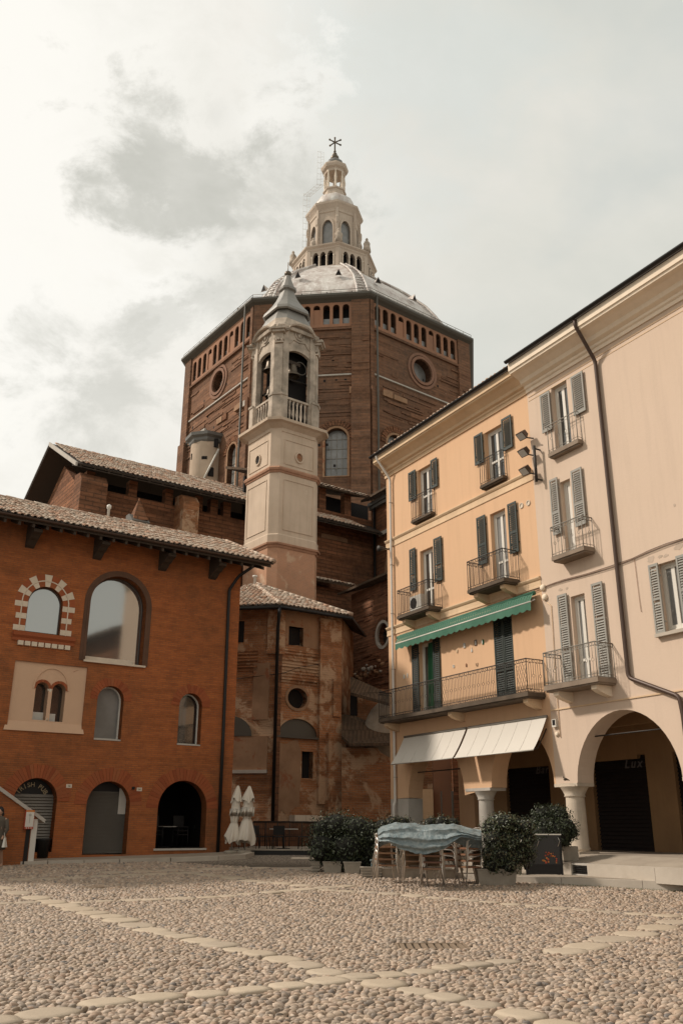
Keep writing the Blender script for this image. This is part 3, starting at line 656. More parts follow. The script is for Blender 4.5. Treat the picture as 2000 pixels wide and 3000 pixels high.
sL = FR.s(1615, 2086); zL = FR.z(1700, 2072); run(FR, SB - .02, CE, [(-.02, 5.02), (.03, 5.02), (.03, 5.06), (-.02, 5.06)], m_corn, cream, 'moulding')
def gutter(fr, s0, s1, d, z, mat, parent, r=.085):
    q = MB(); prof = [(d + r * math.cos(a), z + r * math.sin(a)) for a in [math.pi + math.pi * i / 8 for i in range(9)]] + [(d + (r - .012) * math.cos(a), z + (r - .012) * math.sin(a)) for a in [2 * math.pi - math.pi * i / 8 for i in range(9)]]
    q.prism([fr.P(s0, a, b) for a, b in prof], fr.u * (s1 - s0)); return part('gutter', q, mat, parent)
gutter(FR, 10.35, SB + .02, .74, 17.03, m_black, orange); gutter(FR, SB + .0, CE, .90, 17.15, m_black, cream)
def tilemesh(w=.185, L=.46, name='roof_tile'):
    q = MB(); n = 5; vs = []
    for y, k in ((0, 1.0), (L, .82)):
        for i in range(n + 1):
            a = math.pi * i / n; vs.append((-w / 2 * k * math.cos(a), y, w * .42 * k * math.sin(a) + (.015 if y == 0 else 0)))
    fs = [(i, i + 1, n + 2 + i, n + 1 + i) for i in range(n)]
    for i in range(n + 1):
        a = math.pi * i / n; vs.append((-w / 2 * .84 * math.cos(a), 0.001, w * .42 * .80 * math.sin(a) + .0))
    fs += [(i, 2 * n + 2 + i, 2 * n + 3 + i, i + 1) for i in range(n)]
    q.add(vs, fs, True); return q
TQ = tilemesh(); TM = TQ.mesh('roof_tile', m_tile); TV = np.array(TQ.v); TF = TQ.f
def tile_field(parent, E, ex, eu, cols, rows, pitch=.24, rowl=.36, keep=None, single=300, sc_=1.0, name='roof_tile'):
    """rows of barrel tiles: E eave corner, ex along the eave, eu up the slope"""
    ex = ex.normalized(); eu = eu.normalized(); en = ex.cross(eu)
    if en.z < 0: en = -en
    B = Matrix((ex * sc_, eu * sc_, en * sc_)).transposed(); cnt = 0; V = []; F = []; off = 0
    Bn = np.array(B)
    for r in range(rows):
        for c in range(cols):
            a, b = (c + .5) * pitch, r * rowl - .06
            if keep and not keep(a, b): continue
            p = E + ex * (a + random.gauss(0, .008)) + eu * (b + random.gauss(0, .014)) + en * (.012 + random.gauss(0, .007))
            rot = Matrix.Rotation(random.gauss(0, .035), 3, 'Z') @ Matrix.Rotation(-.03 + random.gauss(0, .012), 3, 'X')
            if cnt < single:
                inst(name, TM, Matrix.Translation(p) @ (B @ rot).to_4x4(), parent); cnt += 1
            else:
                co = TV @ np.array(B @ rot).T + np.array(p); V.append(co); F += [tuple(i + off for i in f) for f in TF]; off += len(co)
    if V:
        q = MB(); q.add(np.concatenate(V).tolist(), F, True); part('roof_tiles', q, m_tile, parent, kind='stuff')
def slab(mb, pts, th): mb.prism(pts, UP * -th); return mb
for par, s0, s1, de, ze in ((orange, 10.35, SB, .72, 17.06), (cream, SB, CE, .88, 17.18)):
    q = MB(); q.prism([FR.P(s0, de - .1, ze), FR.P(s0, -5, ze + 1.75), FR.P(s0, -10.4, ze + .2), FR.P(s0, -10.4, ze - .1), FR.P(s0, -5, ze + 1.5), FR.P(s0, de - .1, ze - .12)], FR.u * (s1 - s0)); part('roof', q, m_wood, par)
eu_ = (FR.n * -5.7 + UP * 1.8)
tile_field(orange, FR.P(SB + .02, .60, 17.10), FR.u, eu_, 39, 3)
tile_field(cream, FR.P(CE, .66, 17.20), FR.u, eu_, 36, 2)

# ---- shutters, windows, balconies
def shutter(parent, fr, s0, s1, z0, z1, d, mat, mids=(), singles=True, pitch=.075, angle=0.0):
    if s0 > s1: s0, s1 = s1, s0
    st = .055; q = MB()
    q.box(fr, s0, s0 + st, d, d + .04, z0, z1).box(fr, s1 - st, s1, d, d + .04, z0, z1)
    zz = [z0] + [z0 + (z1 - z0) * m for m in mids] + [z1]
    bars = [(z0, z0 + .10), (z1 - .075, z1)] + [(z - .035, z + .035) for z in zz[1:-1]]
    for a, b in bars: q.box(fr, s0 + st, s1 - st, d + .002, d + .038, a, b)
    for z in (z0 + .35, z1 - .35): q.box(fr, s0 - .0, s0 + .03, -.02, d, z - .02, z + .02).box(fr, s1 - .03, s1, -.02, d, z - .02, z + .02)
    o = part('shutter', q, mat, parent); sm = []
    z = z0 + .13; J = MB()
    while z < z1 - .09:
        if not any(abs(z - zm) < .055 for zm in zz[1:-1]):
            c = fr.P((s0 + s1) / 2, d + .02, z); ax = fr.u * ((s1 - s0) / 2 - st - .004); bb = (fr.n * .020 - UP * .030); hh = (UP * .020 + fr.n * .030).normalized() * .004
            if singles: q = MB(); q.obox(c, ax, bb, hh); part('slat', q, mat, o)
            else: J.obox(c, ax, bb, hh)
        z += pitch
    if J.v: part('slats', J, mat, o, kind='stuff')
    return o
def shpx(parent, a, b, mat, d=.05, **k):
    s1, z1 = FR.sz(*a, d + .02); s0, z0 = FR.sz(*b, d + .02); return shutter(parent, FR, s0, s1, z0, z1, d, mat, **k)
def door_window(parent, fr, hole, mat=None, pane=None, d=-.24, leaves=2, transom=None, backd=None, curtain=None, fw=.07):
    mat = mat or m_frame; pane = pane or m_glass
    s0, z0 = hole[0]; s1, z1 = hole[2]; q = MB()
    q.box(fr, s0, s0 + fw, d, d + .08, z0, z1).box(fr, s1 - fw, s1, d, d + .08, z0, z1).box(fr, s0 + fw, s1 - fw, d, d + .08, z1 - fw, z1).box(fr, s0 + fw, s1 - fw, d, d + .08, z0, z0 + fw)
    iw = (s1 - s0 - 2 * fw) / leaves; zt = z1 - fw; zb = z0 + fw
    for i in range(leaves):
        a = s0 + fw + i * iw; b = a + iw
        q.box(fr, a, a + .06, d + .01, d + .065, zb, zt).box(fr, b - .06, b, d + .01, d + .065, zb, zt).box(fr, a + .06, b - .06, d + .012, d + .063, zb, zb + .1).box(fr, a + .06, b - .06, d + .012, d + .063, zt - .07, zt)
        if transom: q.box(fr, a + .06, b - .06, d + .012, d + .063, z0 + transom - .04, z0 + transom + .04)
    o = part('window', q, mat, parent)
    for i in range(leaves):
        a = s0 + fw + i * iw + .06; b = a + iw - .12; q = MB(); q.box(fr, a, b, d + .02, d + .032, zb + .1, zt - .07); part('pane', q, pane, o)
        if curtain: 
            q = MB(); pts = []; n = 24
            for k in range(n + 1): pts.append((a + (b - a) * k / n, d - .04 + .018 * math.sin(k * 1.9)))
            pass
    q = MB(); q.box(fr, s0 - .05, s1 + .05, d - .30, d - .26, z0 - .05, z1 + .05); part('room_backing', q, curtain or m_dark, o)  # sheet behind the panes; the near-black one stands in for room shade
    return o
def bar_mesh(h, r=.008, scroll=None):
    q = MB()
    if scroll == 'hoop': # elongated hoop between the rails
        w = .045; q.tube([(-w, 0, .10), (-w, 0, h - .16), (-w * .7, 0, h - .13), (0, 0, h - .115), (w * .7, 0, h - .13), (w, 0, h - .16), (w, 0, .10), (w * .7, 0, .07), (0, 0, .055), (-w * .7, 0, .07)], r, 5, closed=True)
    elif scroll == 'ring':
        q.tube([(0, 0, 0), (0, 0, h * .5 - .05)], r, 5); q.tube([(0, 0, h * .5 + .05), (0, 0, h)], r, 5); q.tube([(.05 * math.cos(a), 0, h * .5 + .05 * math.sin(a)) for a in [2 * math.pi * i / 10 for i in range(10)]], r * .9, 5, closed=True)
    else: q.tube([(0, 0, 0), (0, 0, h)], r, 5)
    return q
def smallring(r0=.045, r=.006):
    q = MB(); q.tube([(r0 * math.cos(a), 0, r0 * math.sin(a)) for a in [2 * math.pi * i / 10 for i in range(10)]], r, 4, closed=True); return q
def balcony(parent, fr, s0, s1, dep, z, h, mat, slabmat, style=('bar',), step=.11, rings=True, thick=.11, brackets=None, lattice=(), label=None, slab_lip=.03):
    """slab top at z, railing round three sides, s0<s1"""
    q = MB(); q.box(fr, s0 - slab_lip, s1 + slab_lip, 0, dep + slab_lip, z - thick, z); q.box(fr, s0 - slab_lip + .04, s1 + slab_lip - .04, 0, dep - .02, z - thick - .05, z - thick)
    o = part('balcony', q, slabmat, parent, label)
    pts = [fr.P(s0, .0, 0), fr.P(s0, dep, 0), fr.P(s1, dep, 0), fr.P(s1, .0, 0)]
    q = MB()
    for zz, r in ((z + h, .018), (z + h - .11, .009), (z + .10, .009), (z + .02, .011)): q.tube([p + UP * zz for p in pts], r, 5)
    for p in pts: q.tube([p + UP * z, p + UP * (z + h)], .014, 6)
    part('handrail', q, mat, o)
    meshes = {k: bar_mesh(h - .02, .0075, None if k == 'bar' else k).mesh('baluster', mat) for k in set(style)}
    rg = smallring().mesh('ring', mat)
    for a, b in zip(pts[:-1], pts[1:]):
        L = (b - a).length; n = max(1, round(L / step)); e = (b - a).normalized(); X = Matrix((e, e.cross(UP) * -1, UP)).transposed().to_4x4()
        for i in range(1, n):
            p = a + e * (L * i / n)
            sv = (p - fr.O).dot(fr.u)
            if any(l0 < sv < l1 for l0, l1 in lattice) and L > 2: continue
            k = style[i % len(style)]; inst('baluster', meshes[k], Matrix.Translation(p + UP * (z + .01)) @ X, o)
        if rings:
            m_ = max(1, round(L / .115))
            for i in range(m_):
                p = a + e * (L * (i + .5) / m_); inst('ring', rg, Matrix.Translation(p + UP * (z + h - .055)) @ X, o)
                if rings == 2: inst('ring', rg, Matrix.Translation(p + UP * (z + .06)) @ X, o)
        for l0, l1 in (lattice if L > 2 else ()):
            q = MB()
            for k in range(-3, 4):
                for sg in (1, -1):
                    P0 = []; 
                    for t in np.linspace(0, 1, 12):
                        u_ = l0 + (l1 - l0) * t; zz = z + h / 2 + sg * (t - .5) * (l1 - l0) * 2.2 + k * .26
                        if z + .02 <= zz <= z + h - .1: P0.append(fr.P(u_, dep, zz))
                    if len(P0) > 1: q.tube(P0, .006, 4)
            part('lattice', q, mat, o)
    for s in (brackets or ()):
        q = MB(); q.prism([fr.P(s - .11, 0, z - thick - .05), fr.P(s - .11, dep - .12, z - thick - .05), fr.P(s - .11, dep - .12, z - thick - .16), fr.P(s - .11, dep - .25, z - thick - .24), fr.P(s - .11, .1, z - thick - .34), fr.P(s - .11, 0, z - thick - .36)], fr.u * .22); part('bracket', q, m_creamcorn if parent is cream else m_corn, o)
    return o
m_slab = plaster('balcony_slab', (.12, .09, .065), st=.7, stain=(.05, .038, .028), sc=2)
m_slabc = plaster('cream_balcony_slab', (.26, .20, .15), st=.7, stain=(.16, .12, .09), sc=2)
G = dict(mat=m_shg, singles=False)
shpx(orange, (1195.4, 1387), (1217.5, 1459.5), **G); shpx(orange, (1260.5, 1350), (1281, 1423), **G); shpx(orange, (1387, 1279.6), (1415.5, 1352), **G); shpx(orange, (1467, 1230), (1500.8, 1308), **G)
shpx(orange, (1198.5, 1611.5), (1218, 1727), mids=(.4,), **G); shpx(orange, (1269, 1580), (1295.5, 1698), mids=(.4,), **G); shpx(orange, (1394.5, 1518.7), (1426.5, 1648), mids=(.4,), **G); shpx(orange, (1485, 1478.6), (1519, 1614.5), mids=(.4,), **G)
h = W['FL']; sa, sb = h[0][0], h[2][0]
shutter(orange, FR, sb - .02, sb + .42, 5.62, 8.34, .03, m_shg, (.38,), False); shutter(orange, FR, sa - .40, sa + .02, 5.62, 8.34, .03, m_shg, (.38,), False)
h = W['FR']; sa, sb = h[0][0], h[2][0]; mid = (sa + sb) / 2
for a, b in ((sa, mid - .01), (mid + .01, sb)): shutter(orange, FR, a, b, 5.62, 8.40, -.03, m_shg, (.36,), False)
q = MB(); q.box(FR, sa - .02, sb + .02, -.24, -.2, 5.6, 8.42); part('room_backing', q, m_dark, orange)  # near-black sheet stands in for the shade behind closed shutters
C = dict(mat=m_shc)
shpx(cream, (1579.7, 1160), (1616, 1255.7), **C); shpx(cream, (1669.6, 1105.5), (1715, 1200.7), **C); shpx(cream, (1607.4, 1408), (1643.5, 1560.6), mids=(.38,), **C); shpx(cream, (1670.6, 1381), (1716, 1533), mids=(.38,), **C)
shpx(cream, (1630.7, 1745.5), (1678.6, 1992.7), mids=(.33, .62), **C); shpx(cream, (1729.6, 1712), (1789, 1986), mids=(.33, .62), **C)
# the window at the right edge: leaf swung half open
h = W['CR']; s1_ = h[2][0]; hx = FR.P(s1_ + .02, .03, 0); fa = Fr((hx.x, hx.y), -29.39 - 38)
shpx(cream, (1897, 1657), (1949, 1856), m_shc, mids=(.5,)); shutter(cream, FR, h[0][0] - .70, h[0][0] + .04, h[0][1] + .02, h[2][1] + .05, .04, m_shc, (.5,))
q = MB(); q.box(FR, h[0][0] - .5, s1_ + .25, -.05, .14, h[0][1] - .13, h[0][1] - .04); part('window_sill', q, m_kerb, cream)
door_window(orange, FR, W['TL'], transom=1.0, curtain=m_curt); door_window(orange, FR, W['TR'], transom=.9); door_window(orange, FR, W['ML'], transom=1.0, curtain=m_dark); door_window(orange, FR, W['MR'], transom=.95, curtain=m_curt, pane=m_glassg)
o = door_window(orange, FR, W['FL'])
q = MB(); s0, s1 = W['FL'][0][0], W['FL'][2][0]; n = 40; pts = [(s0 + .05 + (s1 - s0 - .45) * k / n, -.10 + .035 * math.sin(k * 1.1) + .02 * math.sin(k * .37)) for k in range(n + 1)]
for (a, d0), (b, d1) in zip(pts[:-1], pts[1:]): q.face([FR.P(a, d0, 5.68), FR.P(b, d1, 5.68), FR.P(b * .85 + (s0 + s1) / 2 * .15 - .1, d1, 8.3), FR.P(a * .85 + (s0 + s1) / 2 * .15 - .1, d0, 8.3)], True)
cu = part('curtain', q, m_green, o)
door_window(cream, FR, W['CT'], curtain=m_dark); door_window(cream, FR, W['CM'], transom=1.0, curtain=m_curt); door_window(cream, FR, W['CL'], pane=m_glassg, curtain=m_curt, transom=.8); door_window(cream, FR, W['CR'], pane=m_glassg)
balcony(orange, FR, 6.62, 7.98, .20, 13.42, 1.0, m_iron, m_slab, rings=False, thick=.09); balcony(orange, FR, 2.16, 3.42, .20, 13.42, 1.0, m_iron, m_slab, rings=False, thick=.09)
balcony(orange, FR, 6.36, 8.51, .63, 9.48, 1.05, m_iron, m_slab, style=('hoop', 'bar'), step=.10, brackets=(6.62, 8.25), label='balcony holding a white air conditioner box')
balcony(orange, FR, 1.86, 3.83, .68, 9.50, 1.05, m_iron, m_slab, style=('hoop', 'bar'), step=.10, brackets=(2.12, 3.58))
balcony(orange, FR, 1.02, 9.86, .70, 5.60, 1.05, m_iron, m_slab, style=('hoop', 'ring'), step=.13, rings=2, brackets=(1.3, 5.35, 9.6), lattice=((1.02, 1.5), (5.35, 5.7)), thick=.13, label='long balcony across the whole first floor')
balcony(cream, FR, -1.60, -.25, .20, 13.36, 1.0, m_irong, m_slabc, style=('bar', 'ring'), step=.16, rings=False, thick=.13); balcony(cream, FR, -1.66, -.28, .44, 9.70, 1.0, m_irong, m_slabc, style=('bar', 'ring'), step=.15, rings=True, thick=.12)
balcony(cream, FR, -2.0, .20, .71, 5.66, 1.02, m_irong, m_slabc, style=('bar', 'ring'), step=.13, rings=True, thick=.14, brackets=(-1.7, -.12))
# drainpipes
def pipe(parent, pts, r, mat, n=10, name='drainpipe'):
    # round the bends a little
    P = [Vector(p) for p in pts]; out = [P[0]]
    for a, b, c in zip(P[:-2], P[1:-1], P[2:]):
        k = min(.14, (b - a).length * .4, (c - b).length * .4); p0 = b + (a - b).normalized() * k; p2 = b + (c - b).normalized() * k
        for t in (0, .33, .66, 1): out.append(p0 * (1 - t) ** 2 + b * 2 * t * (1 - t) + p2 * t ** 2)
    out.append(P[-1]); q = MB(); q.tube(out, r, n); o = part(name, q, mat, parent); return o
sp, _ = FR.sz(1141, 1600, .1)
pipe(orange, [FR.P(9.9, .70, 16.98), FR.P(9.9, .66, 16.8), FR.P(9.72, .11, 15.9), FR.P(9.72, .11, 2.5), FR.P(9.72, .18, 2.35), FR.P(9.72, .18, .2)], .055, m_pipew)
for z in (14.8, 12, 9.9, 7.6, 5.2, 3.4): q = MB(); q.tube([FR.P(9.72 + .065 * math.cos(a), .11 + .065 * math.sin(a), z) for a in [2 * math.pi * i / 10 for i in range(10)]], .008, 4, closed=True).box(FR, 9.70, 9.74, 0, .06, z - .01, z + .01); part('pipe_clip', q, m_irong, orange)
def fp(px, py, d): a, z = FR.sz(px, py, d); return FR.P(a, d, z)
s_t, z_t = FR.sz(1740, 1050, .1); s_b, z_b = FR.sz(1841, 1985, .1); sP = (s_t + s_b) / 2
s_e, z_e = FR.sz(1988, 2040, .1)
pipe(cream, [FR.P(sP, .84, 17.05), FR.P(sP, .84, 16.85), FR.P(sP, .10, 15.75), FR.P(sP, .10, z_b), FR.P(s_e, .10, z_e), FR.P(s_e - .05, .10, z_e - .5), FR.P(s_e - .05, .10, .9)], .062, m_pipeb, 12)

m_scar = plaster('plaster_scar', (.47, .37, .29), st=.6, stain=(.33, .26, .20), sc=4)
for px, py, rx, rz_ in ((1640, 1728, .10, .05), (1659, 1724, .06, .05), (1905, 1638, .14, .09), (1932, 1630, .10, .05), (1949, 1628, .09, .05), (1985, 1602, .16, .10), (1975, 1480, .05, .05)):
    s, z = FR.sz(px, py); q = MB(); q.plate(FR, [(s + rx * k_ * math.cos(a), z + rz_ * k_ * math.sin(a)) for a, k_ in [(2 * math.pi * i / 11, rng.uniform(.7, 1.25)) for i in range(11)]], .0, .005); part('plaster_scar', q, m_scar, cream)
# ---- awnings
gaw = thing('green_awning', FR.P(5, .3, 8.7), 'half furled green awning with scalloped valance under the upper balconies', 'awning')
q = MB(); q.tube([FR.P(9.25, .16, 8.80), FR.P(1.0, .16, 8.86)], .075, 10); part('roller', q, m_awng, gaw)
q = MB(); q.tube([FR.P(8.98, .46, 8.47), FR.P(.86, .46, 8.50)], .028, 6); part('front_bar', q, m_frame, gaw)
q = MB(); n = 60
top = [(9.1 + (1.0 - 9.1) * k / n) for k in range(n + 1)]
for a, b in zip(top[:-1], top[1:]):
    f = lambda s: .012 * math.sin(s * 9) ; q.face([FR.P(a, .18 + f(a), 8.88), FR.P(b, .18 + f(b), 8.90), FR.P(b - .1, .46, 8.52), FR.P(a - .1, .46, 8.50)], True)
part('canopy', q, m_awng, gaw)
q = MB(); n = 216
for k in range(n):
    a, b = 8.98 + (.86 - 8.98) * k / n, 8.98 + (.86 - 8.98) * (k + 1) / n
    g = lambda s: .22 + .06 * abs(math.sin((s) * math.pi / .36)); f = lambda s: .02 * math.sin(s * 3.1) + .01 * math.sin(s * 11)
    q.face([FR.P(a, .475, 8.49), FR.P(b, .475, 8.49), FR.P(b, .475 + f(b), 8.49 - g(b)), FR.P(a, .475 + f(a), 8.49 - g(a))], True)
part('valance', q, m_awng, gaw)
for s in (8.6, 1.3): q = MB(); q.tube([FR.P(s, .05, 8.75), FR.P(s - .4, .25, 8.6), FR.P(s, .45, 8.48)], .022, 6); part('arm', q, m_frame, gaw)
sTm = FR.s(1366.5, 2138, .12); sBm = FR.s(1336, 2220, .72)
for k, (a, b, lab) in enumerate(((9.0, sTm + .06, 'greyish white shop awning over the left arch, beside the pier'), (sTm - .06, .90, 'greyish white shop awning on the right, ending by the pale column'))):
    aw = thing('shop_awning', FR.P((a + b) / 2, .3, 4.4), lab, 'awning', 'white awnings over the arcade arches')
    q = MB(); n, m2 = 30, 6; vs = []; off = -.02
    for i in range(n + 1):
        for j in range(m2 + 1):
            s = a + (b - a) * i / n; t = j / m2; vs.append(FR.P(s, .12 + .62 * t, 4.83 - (1.0) * t - .06 * math.sin(math.pi * t) + .006 * math.sin(s * 7)))
    q.add(vs, [(i * (m2 + 1) + j, (i + 1) * (m2 + 1) + j, (i + 1) * (m2 + 1) + j + 1, i * (m2 + 1) + j + 1) for i in range(n) for j in range(m2)], True); part('canopy', q, m_awnw, aw)
    for k2 in range(1, 6):
        s = a + (b - a) * k2 / 6; q = MB(); q.tube([FR.P(s, .12 + .62 * t, 4.836 - t - .06 * math.sin(math.pi * t) + .006 * math.sin(s * 7)) for t in (0, .2, .4, .6, .8, 1)], .007, 4); part('seam', q, m_awnw, aw)
    q = MB(); q.tube([FR.P(a, .745, 3.82), FR.P(b, .745, 3.82)], .022, 6); part('front_bar', q, m_orangep if 0 else m_frame, aw)
    q = MB(); q.tube([FR.P(a, .10, 4.86), FR.P(b, .10, 4.86)], .05, 8); part('roller', q, m_irong, aw)
    for s in (a - .15, b + .15): q = MB(); q.tube([FR.P(s, .02, 4.5), FR.P(s, .42, 3.9), FR.P(s, .72, 3.82)], .02, 6); part('arm', q, m_iron, aw)
# ---- things fixed to the fronts
ac = thing('air_conditioner', FR.P(7.6, .35, 9.5), 'white air conditioning unit standing on the left middle balcony', 'air conditioner')
q = MB(); q.box(FR, 7.15, 7.95, .12, .42, 9.56, 10.16); part('casing', q, m_frame, ac)
q = MB(); q.plate(FR, circ(7.68, 9.87, .22, 20), .42, .432); part('fan_grille', q, m_black, ac)
for s in (7.25, 7.85): q = MB(); q.box(FR, s - .04, s + .04, .14, .40, 9.49, 9.56); part('foot', q, m_black, ac)
fl = thing('floodlight_bracket', FR.P(.9, .1, 14.0), 'dark vertical iron bracket carrying three floodlights between the two houses', 'floodlights')
sF, zF0 = FR.sz(1571, 1411, .25); _, zF1 = FR.sz(1565, 1305, .25); q = MB(); q.tube([FR.P(sF, .25, zF0), FR.P(sF, .25, zF1)], .05, 8).tube([FR.P(sF, 0, zF0 + .1), FR.P(sF, .25, zF0 + .1)], .03, 6).tube([FR.P(sF, 0, zF1 - .1), FR.P(sF, .25, zF1 - .1)], .03, 6); part('pole', q, m_iron, fl)
for px, py in ((1529, 1274), (1534, 1323), (1538, 1377)):
    c = at_y(px, py, FR.P(sF + .55, .25, 0).y); c = fp(px, py, .35)
    dirv = (Vector((-.55, -.35, -.75))).normalized(); side = dirv.cross(UP).normalized(); upv = side.cross(dirv).normalized()
    q = MB(); s_ = .19
    f0 = [c + dirv * .10 + side * a * .17 + upv * b * .15 for a, b in ((-1, -1), (1, -1), (1, 1), (-1, 1))]; f1 = [c - dirv * .14 + side * a * .12 + upv * b * .10 for a, b in ((-1, -1), (1, -1), (1, 1), (-1, 1))]
    q.hexa(f0 + f1); o = part('floodlight', q, m_pipeb, fl)
    q = MB(); q.face([p + dirv * .006 for p in [c + dirv * .10 + side * a * .145 + upv * b * .125 for a, b in ((-1, -1), (1, -1), (1, 1), (-1, 1))]]); part('lens', q, m_glassw, o)
    e = FR.P(sF, .25, c.z - .28); q = MB(); q.tube([c - dirv * .1, c - dirv * .1 - UP * .15, e], .025, 6); part('arm', q, m_iron, o)
for px, py in ((1527, 1481.5), (1547, 1473.5)):
    s, z = FR.sz(px, py); q = MB(); I = circ(s, z, .075, 16); O_ = circ(s, z, .10, 16); ringpoly(q, FR, I, O_, 0, .03); q.plate(FR, circ(s, z, .076, 16), .001, .006); q2 = MB()
    solo('wall_vent', q, m_white, FR.P(s, 0, z), 'round vent hole %s the green shutter on the apricot wall' % ('nearer' if px < 1530 else 'farther right of'), 'vent', 'round vents')
wl_ = thing('wall_lamp', FR.P(10.2, .3, 11.9), 'small projecting black spotlight on the left corner of the apricot house', 'lamp')
sW, zW = FR.sz(1135, 1610, .05); q = MB(); q.tube([FR.P(sW - .05, 0, zW), FR.P(sW, .35, zW + .05)], .03, 6); part('arm', q, m_iron, wl_)
q = MB(); q.lathe(fp(1120, 1607, .45), [(.05, -.12), (.09, 0), (.13, .22)], 12, axis=(-.7, -.5, -.15)); part('lamp_head', q, m_iron, wl_)
deco = [('plate', 'small pale round plate, leftmost of the ornaments under the green awning', (1339, 1907), .055, .085, m_corn), ('tile', 'grey square picture tile on the apricot wall under the green awning', (1360.5, 1891), .06, .09, m_stone),
        ('picture_frame', 'dark framed little picture on the wall under the green awning', (1393.5, 1883), .06, .10, m_pipeb), ('mask', 'green and white ceramic mask at the top right of the wall ornaments', (1414.5, 1881), .06, .10, m_green),
        ('bottle', 'small white bottle ornament with brown neck hung on the wall', (1382, 1905), .035, .065, m_frame), ('plaque', 'tiny white square plaque, lower left of the wall ornaments', (1329, 1952), .045, .05, m_frame),
        ('figurine', 'small ochre figurine hung beside the horseshoe', (1366, 1949), .04, .07, m_cane), ('plaque', 'square white plaque beside the left French window', (1184.5, 1982.5), .05, .075, m_frame), ('ceramic_fish', 'long white ornament beside the square plaque on the left', (1193.5, 1979), .035, .10, m_frame)]
for nm, lab, (px, py), rw, rh, mt in deco:
    s, z = FR.sz(px, py); t = thing(nm, FR.P(s, 0, z), lab, 'wall ornament'); q = MB()
    if nm in ('plate', 'mask', 'figurine', 'ceramic_fish'): q.plate(FR, circ(s, z, rw, 14, rh), 0, .02); q.plate(FR, circ(s, z, rw * .7, 14, rh * .7), .02, .032)
    elif nm == 'bottle': q.plate(FR, rect(s - rw, s + rw, z - rh, z + rh * .4), 0, .03); q.plate(FR, rect(s - rw * .3, s + rw * .3, z + rh * .4, z + rh * 1.6), .005, .02)
    else: ringpoly(q, FR, rect(s - rw * .7, s + rw * .7, z - rh * .75, z + rh * .75), rect(s - rw, s + rw, z - rh, z + rh), 0, .03); 
    part('body', q, mt, t)
    if nm in ('tile', 'plaque', 'picture_frame'): q = MB(); q.plate(FR, rect(s - rw * .69, s + rw * .69, z - rh * .74, z + rh * .74), .0, .015); part('picture', q, m_frame, t)
    if nm == 'mask': q = MB(); q.plate(FR, circ(s + rw * .3, z, rw * .4, 10, rh * .7), .033, .04); part('face', q, m_frame, t)
s, z = FR.sz(1397, 1946); q = MB(); q.tube([FR.P(s + .05 * math.cos(a), .02, z + .02 + .085 * math.sin(a)) for a in [math.pi * .9 + math.pi * 1.2 * i / 12 for i in range(13)]], .011, 5); solo('horseshoe', q, m_rust, FR.P(s, 0, z), 'rusty horseshoe hung on the apricot wall above the long balcony', 'horseshoe')
# cables and boxes on the cream wall
cb = thing('wall_cables', FR.P(-2, 0, 9), 'bundle of brown cables sagging across the cream house front', 'cable')
for k in range(3):
    pts = [(1500, 1745 + k * 4), (1560, 1727 + k * 4), (1585, 1722 + k * 2), (1610, 1712 + k * 1.5), (1650, 1698 + k * 2), (1720, 1680 + k * 2), (1790, 1657 + k * 3), (1850, 1636 + k * 2), (1900, 1612 + k * 3), (1950, 1592 + k * 3), (2010, 1574 + k * 2)]
    q = MB(); q.tube([fp(x, y, .02 + .012 * k) for x, y in pts], .009, 5); part('cable', q, m_cane if k == 1 else m_pipeb, cb)
q = MB(); q.tube([fp(x, y, .025) for x, y in ((1601, 1765), (1613, 1775), (1617, 1830), (1622, 1915), (1632, 2060), (1640, 2160))], .012, 6); part('cable', q, m_corn, cb)
q = MB(); q.tube([fp(x, y, .02) for x, y in ((1856, 1636), (1862, 1680), (1872, 1760), (1877, 1793))], .007, 5); part('cable', q, m_cane, cb)
for (px, py), lab in (((1591, 1722), 'upper pale round junction box where the two houses meet'), ((1597, 1750), 'lower pale round junction box where the two houses meet')):
    c = fp(px, py, .0); q = MB(); q.lathe(c, [(.11, 0), (.11, .05), (.08, .09), (.02, .10)], 14, axis=FR.n); solo('junction_box', q, m_creamcorn, c, lab, 'junction box')
c = fp(1627, 2119, 0); s, z = FR.sz(1627, 2119); mt = thing('alarm_box', c, 'small black and white box on the cream wall beside the white awning', 'alarm box'); q = MB(); q.box(FR, s - .09, s + .09, 0, .09, z - .12, z + .12); part('casing', q, m_frame, mt); q = MB(); q.box(FR, s - .06, s + .05, .09, .10, z - .06, z + .10); part('lens', q, m_black, mt)
q = MB(); c = fp(1632, 2151, .0); q.lathe(c, [(.07, 0), (.07, .04), (.03, .06)], 12, axis=FR.n); solo('bell_push', q, m_creamcorn, c, 'pale round fitting under the alarm box beside the arch', 'wall fitting')
for px, py in ((1655, 2286),): 
    c = fp(px, py, .3); q = MB(); q.ell(c + UP * .03, (.06, .05, .045), 8, 6).ell(c + Vector((-.05, -.03, .09)), (.025, .025, .03), 8, 6).tube([c + Vector((.04, .02, .03)), c + Vector((.14, .08, -.0))], [.03, .012], 5); q = q; solo('pigeon', q, m_bronze, c, 'small dark pigeon perched on the capital of the pale column', 'bird')
lh = thing('low_house', FR.P(-20, 0, .7), 'lower brown house further along the cream row, mirrored in the brick building windows', 'house')
q = MB(); q.box(FR, -32, -7.9, -9, -.3, 0, 13.4); part('wall', q, m_trans, lh); q = MB(); q.prism([FR.P(-32, d, z) for d, z in ((.6, 13.4), (.6, 13.6), (-4.5, 15.4), (-9.5, 13.5), (-9.5, 13.4))], FR.u * 24.1); part('roof', q, m_oldroof, lh)
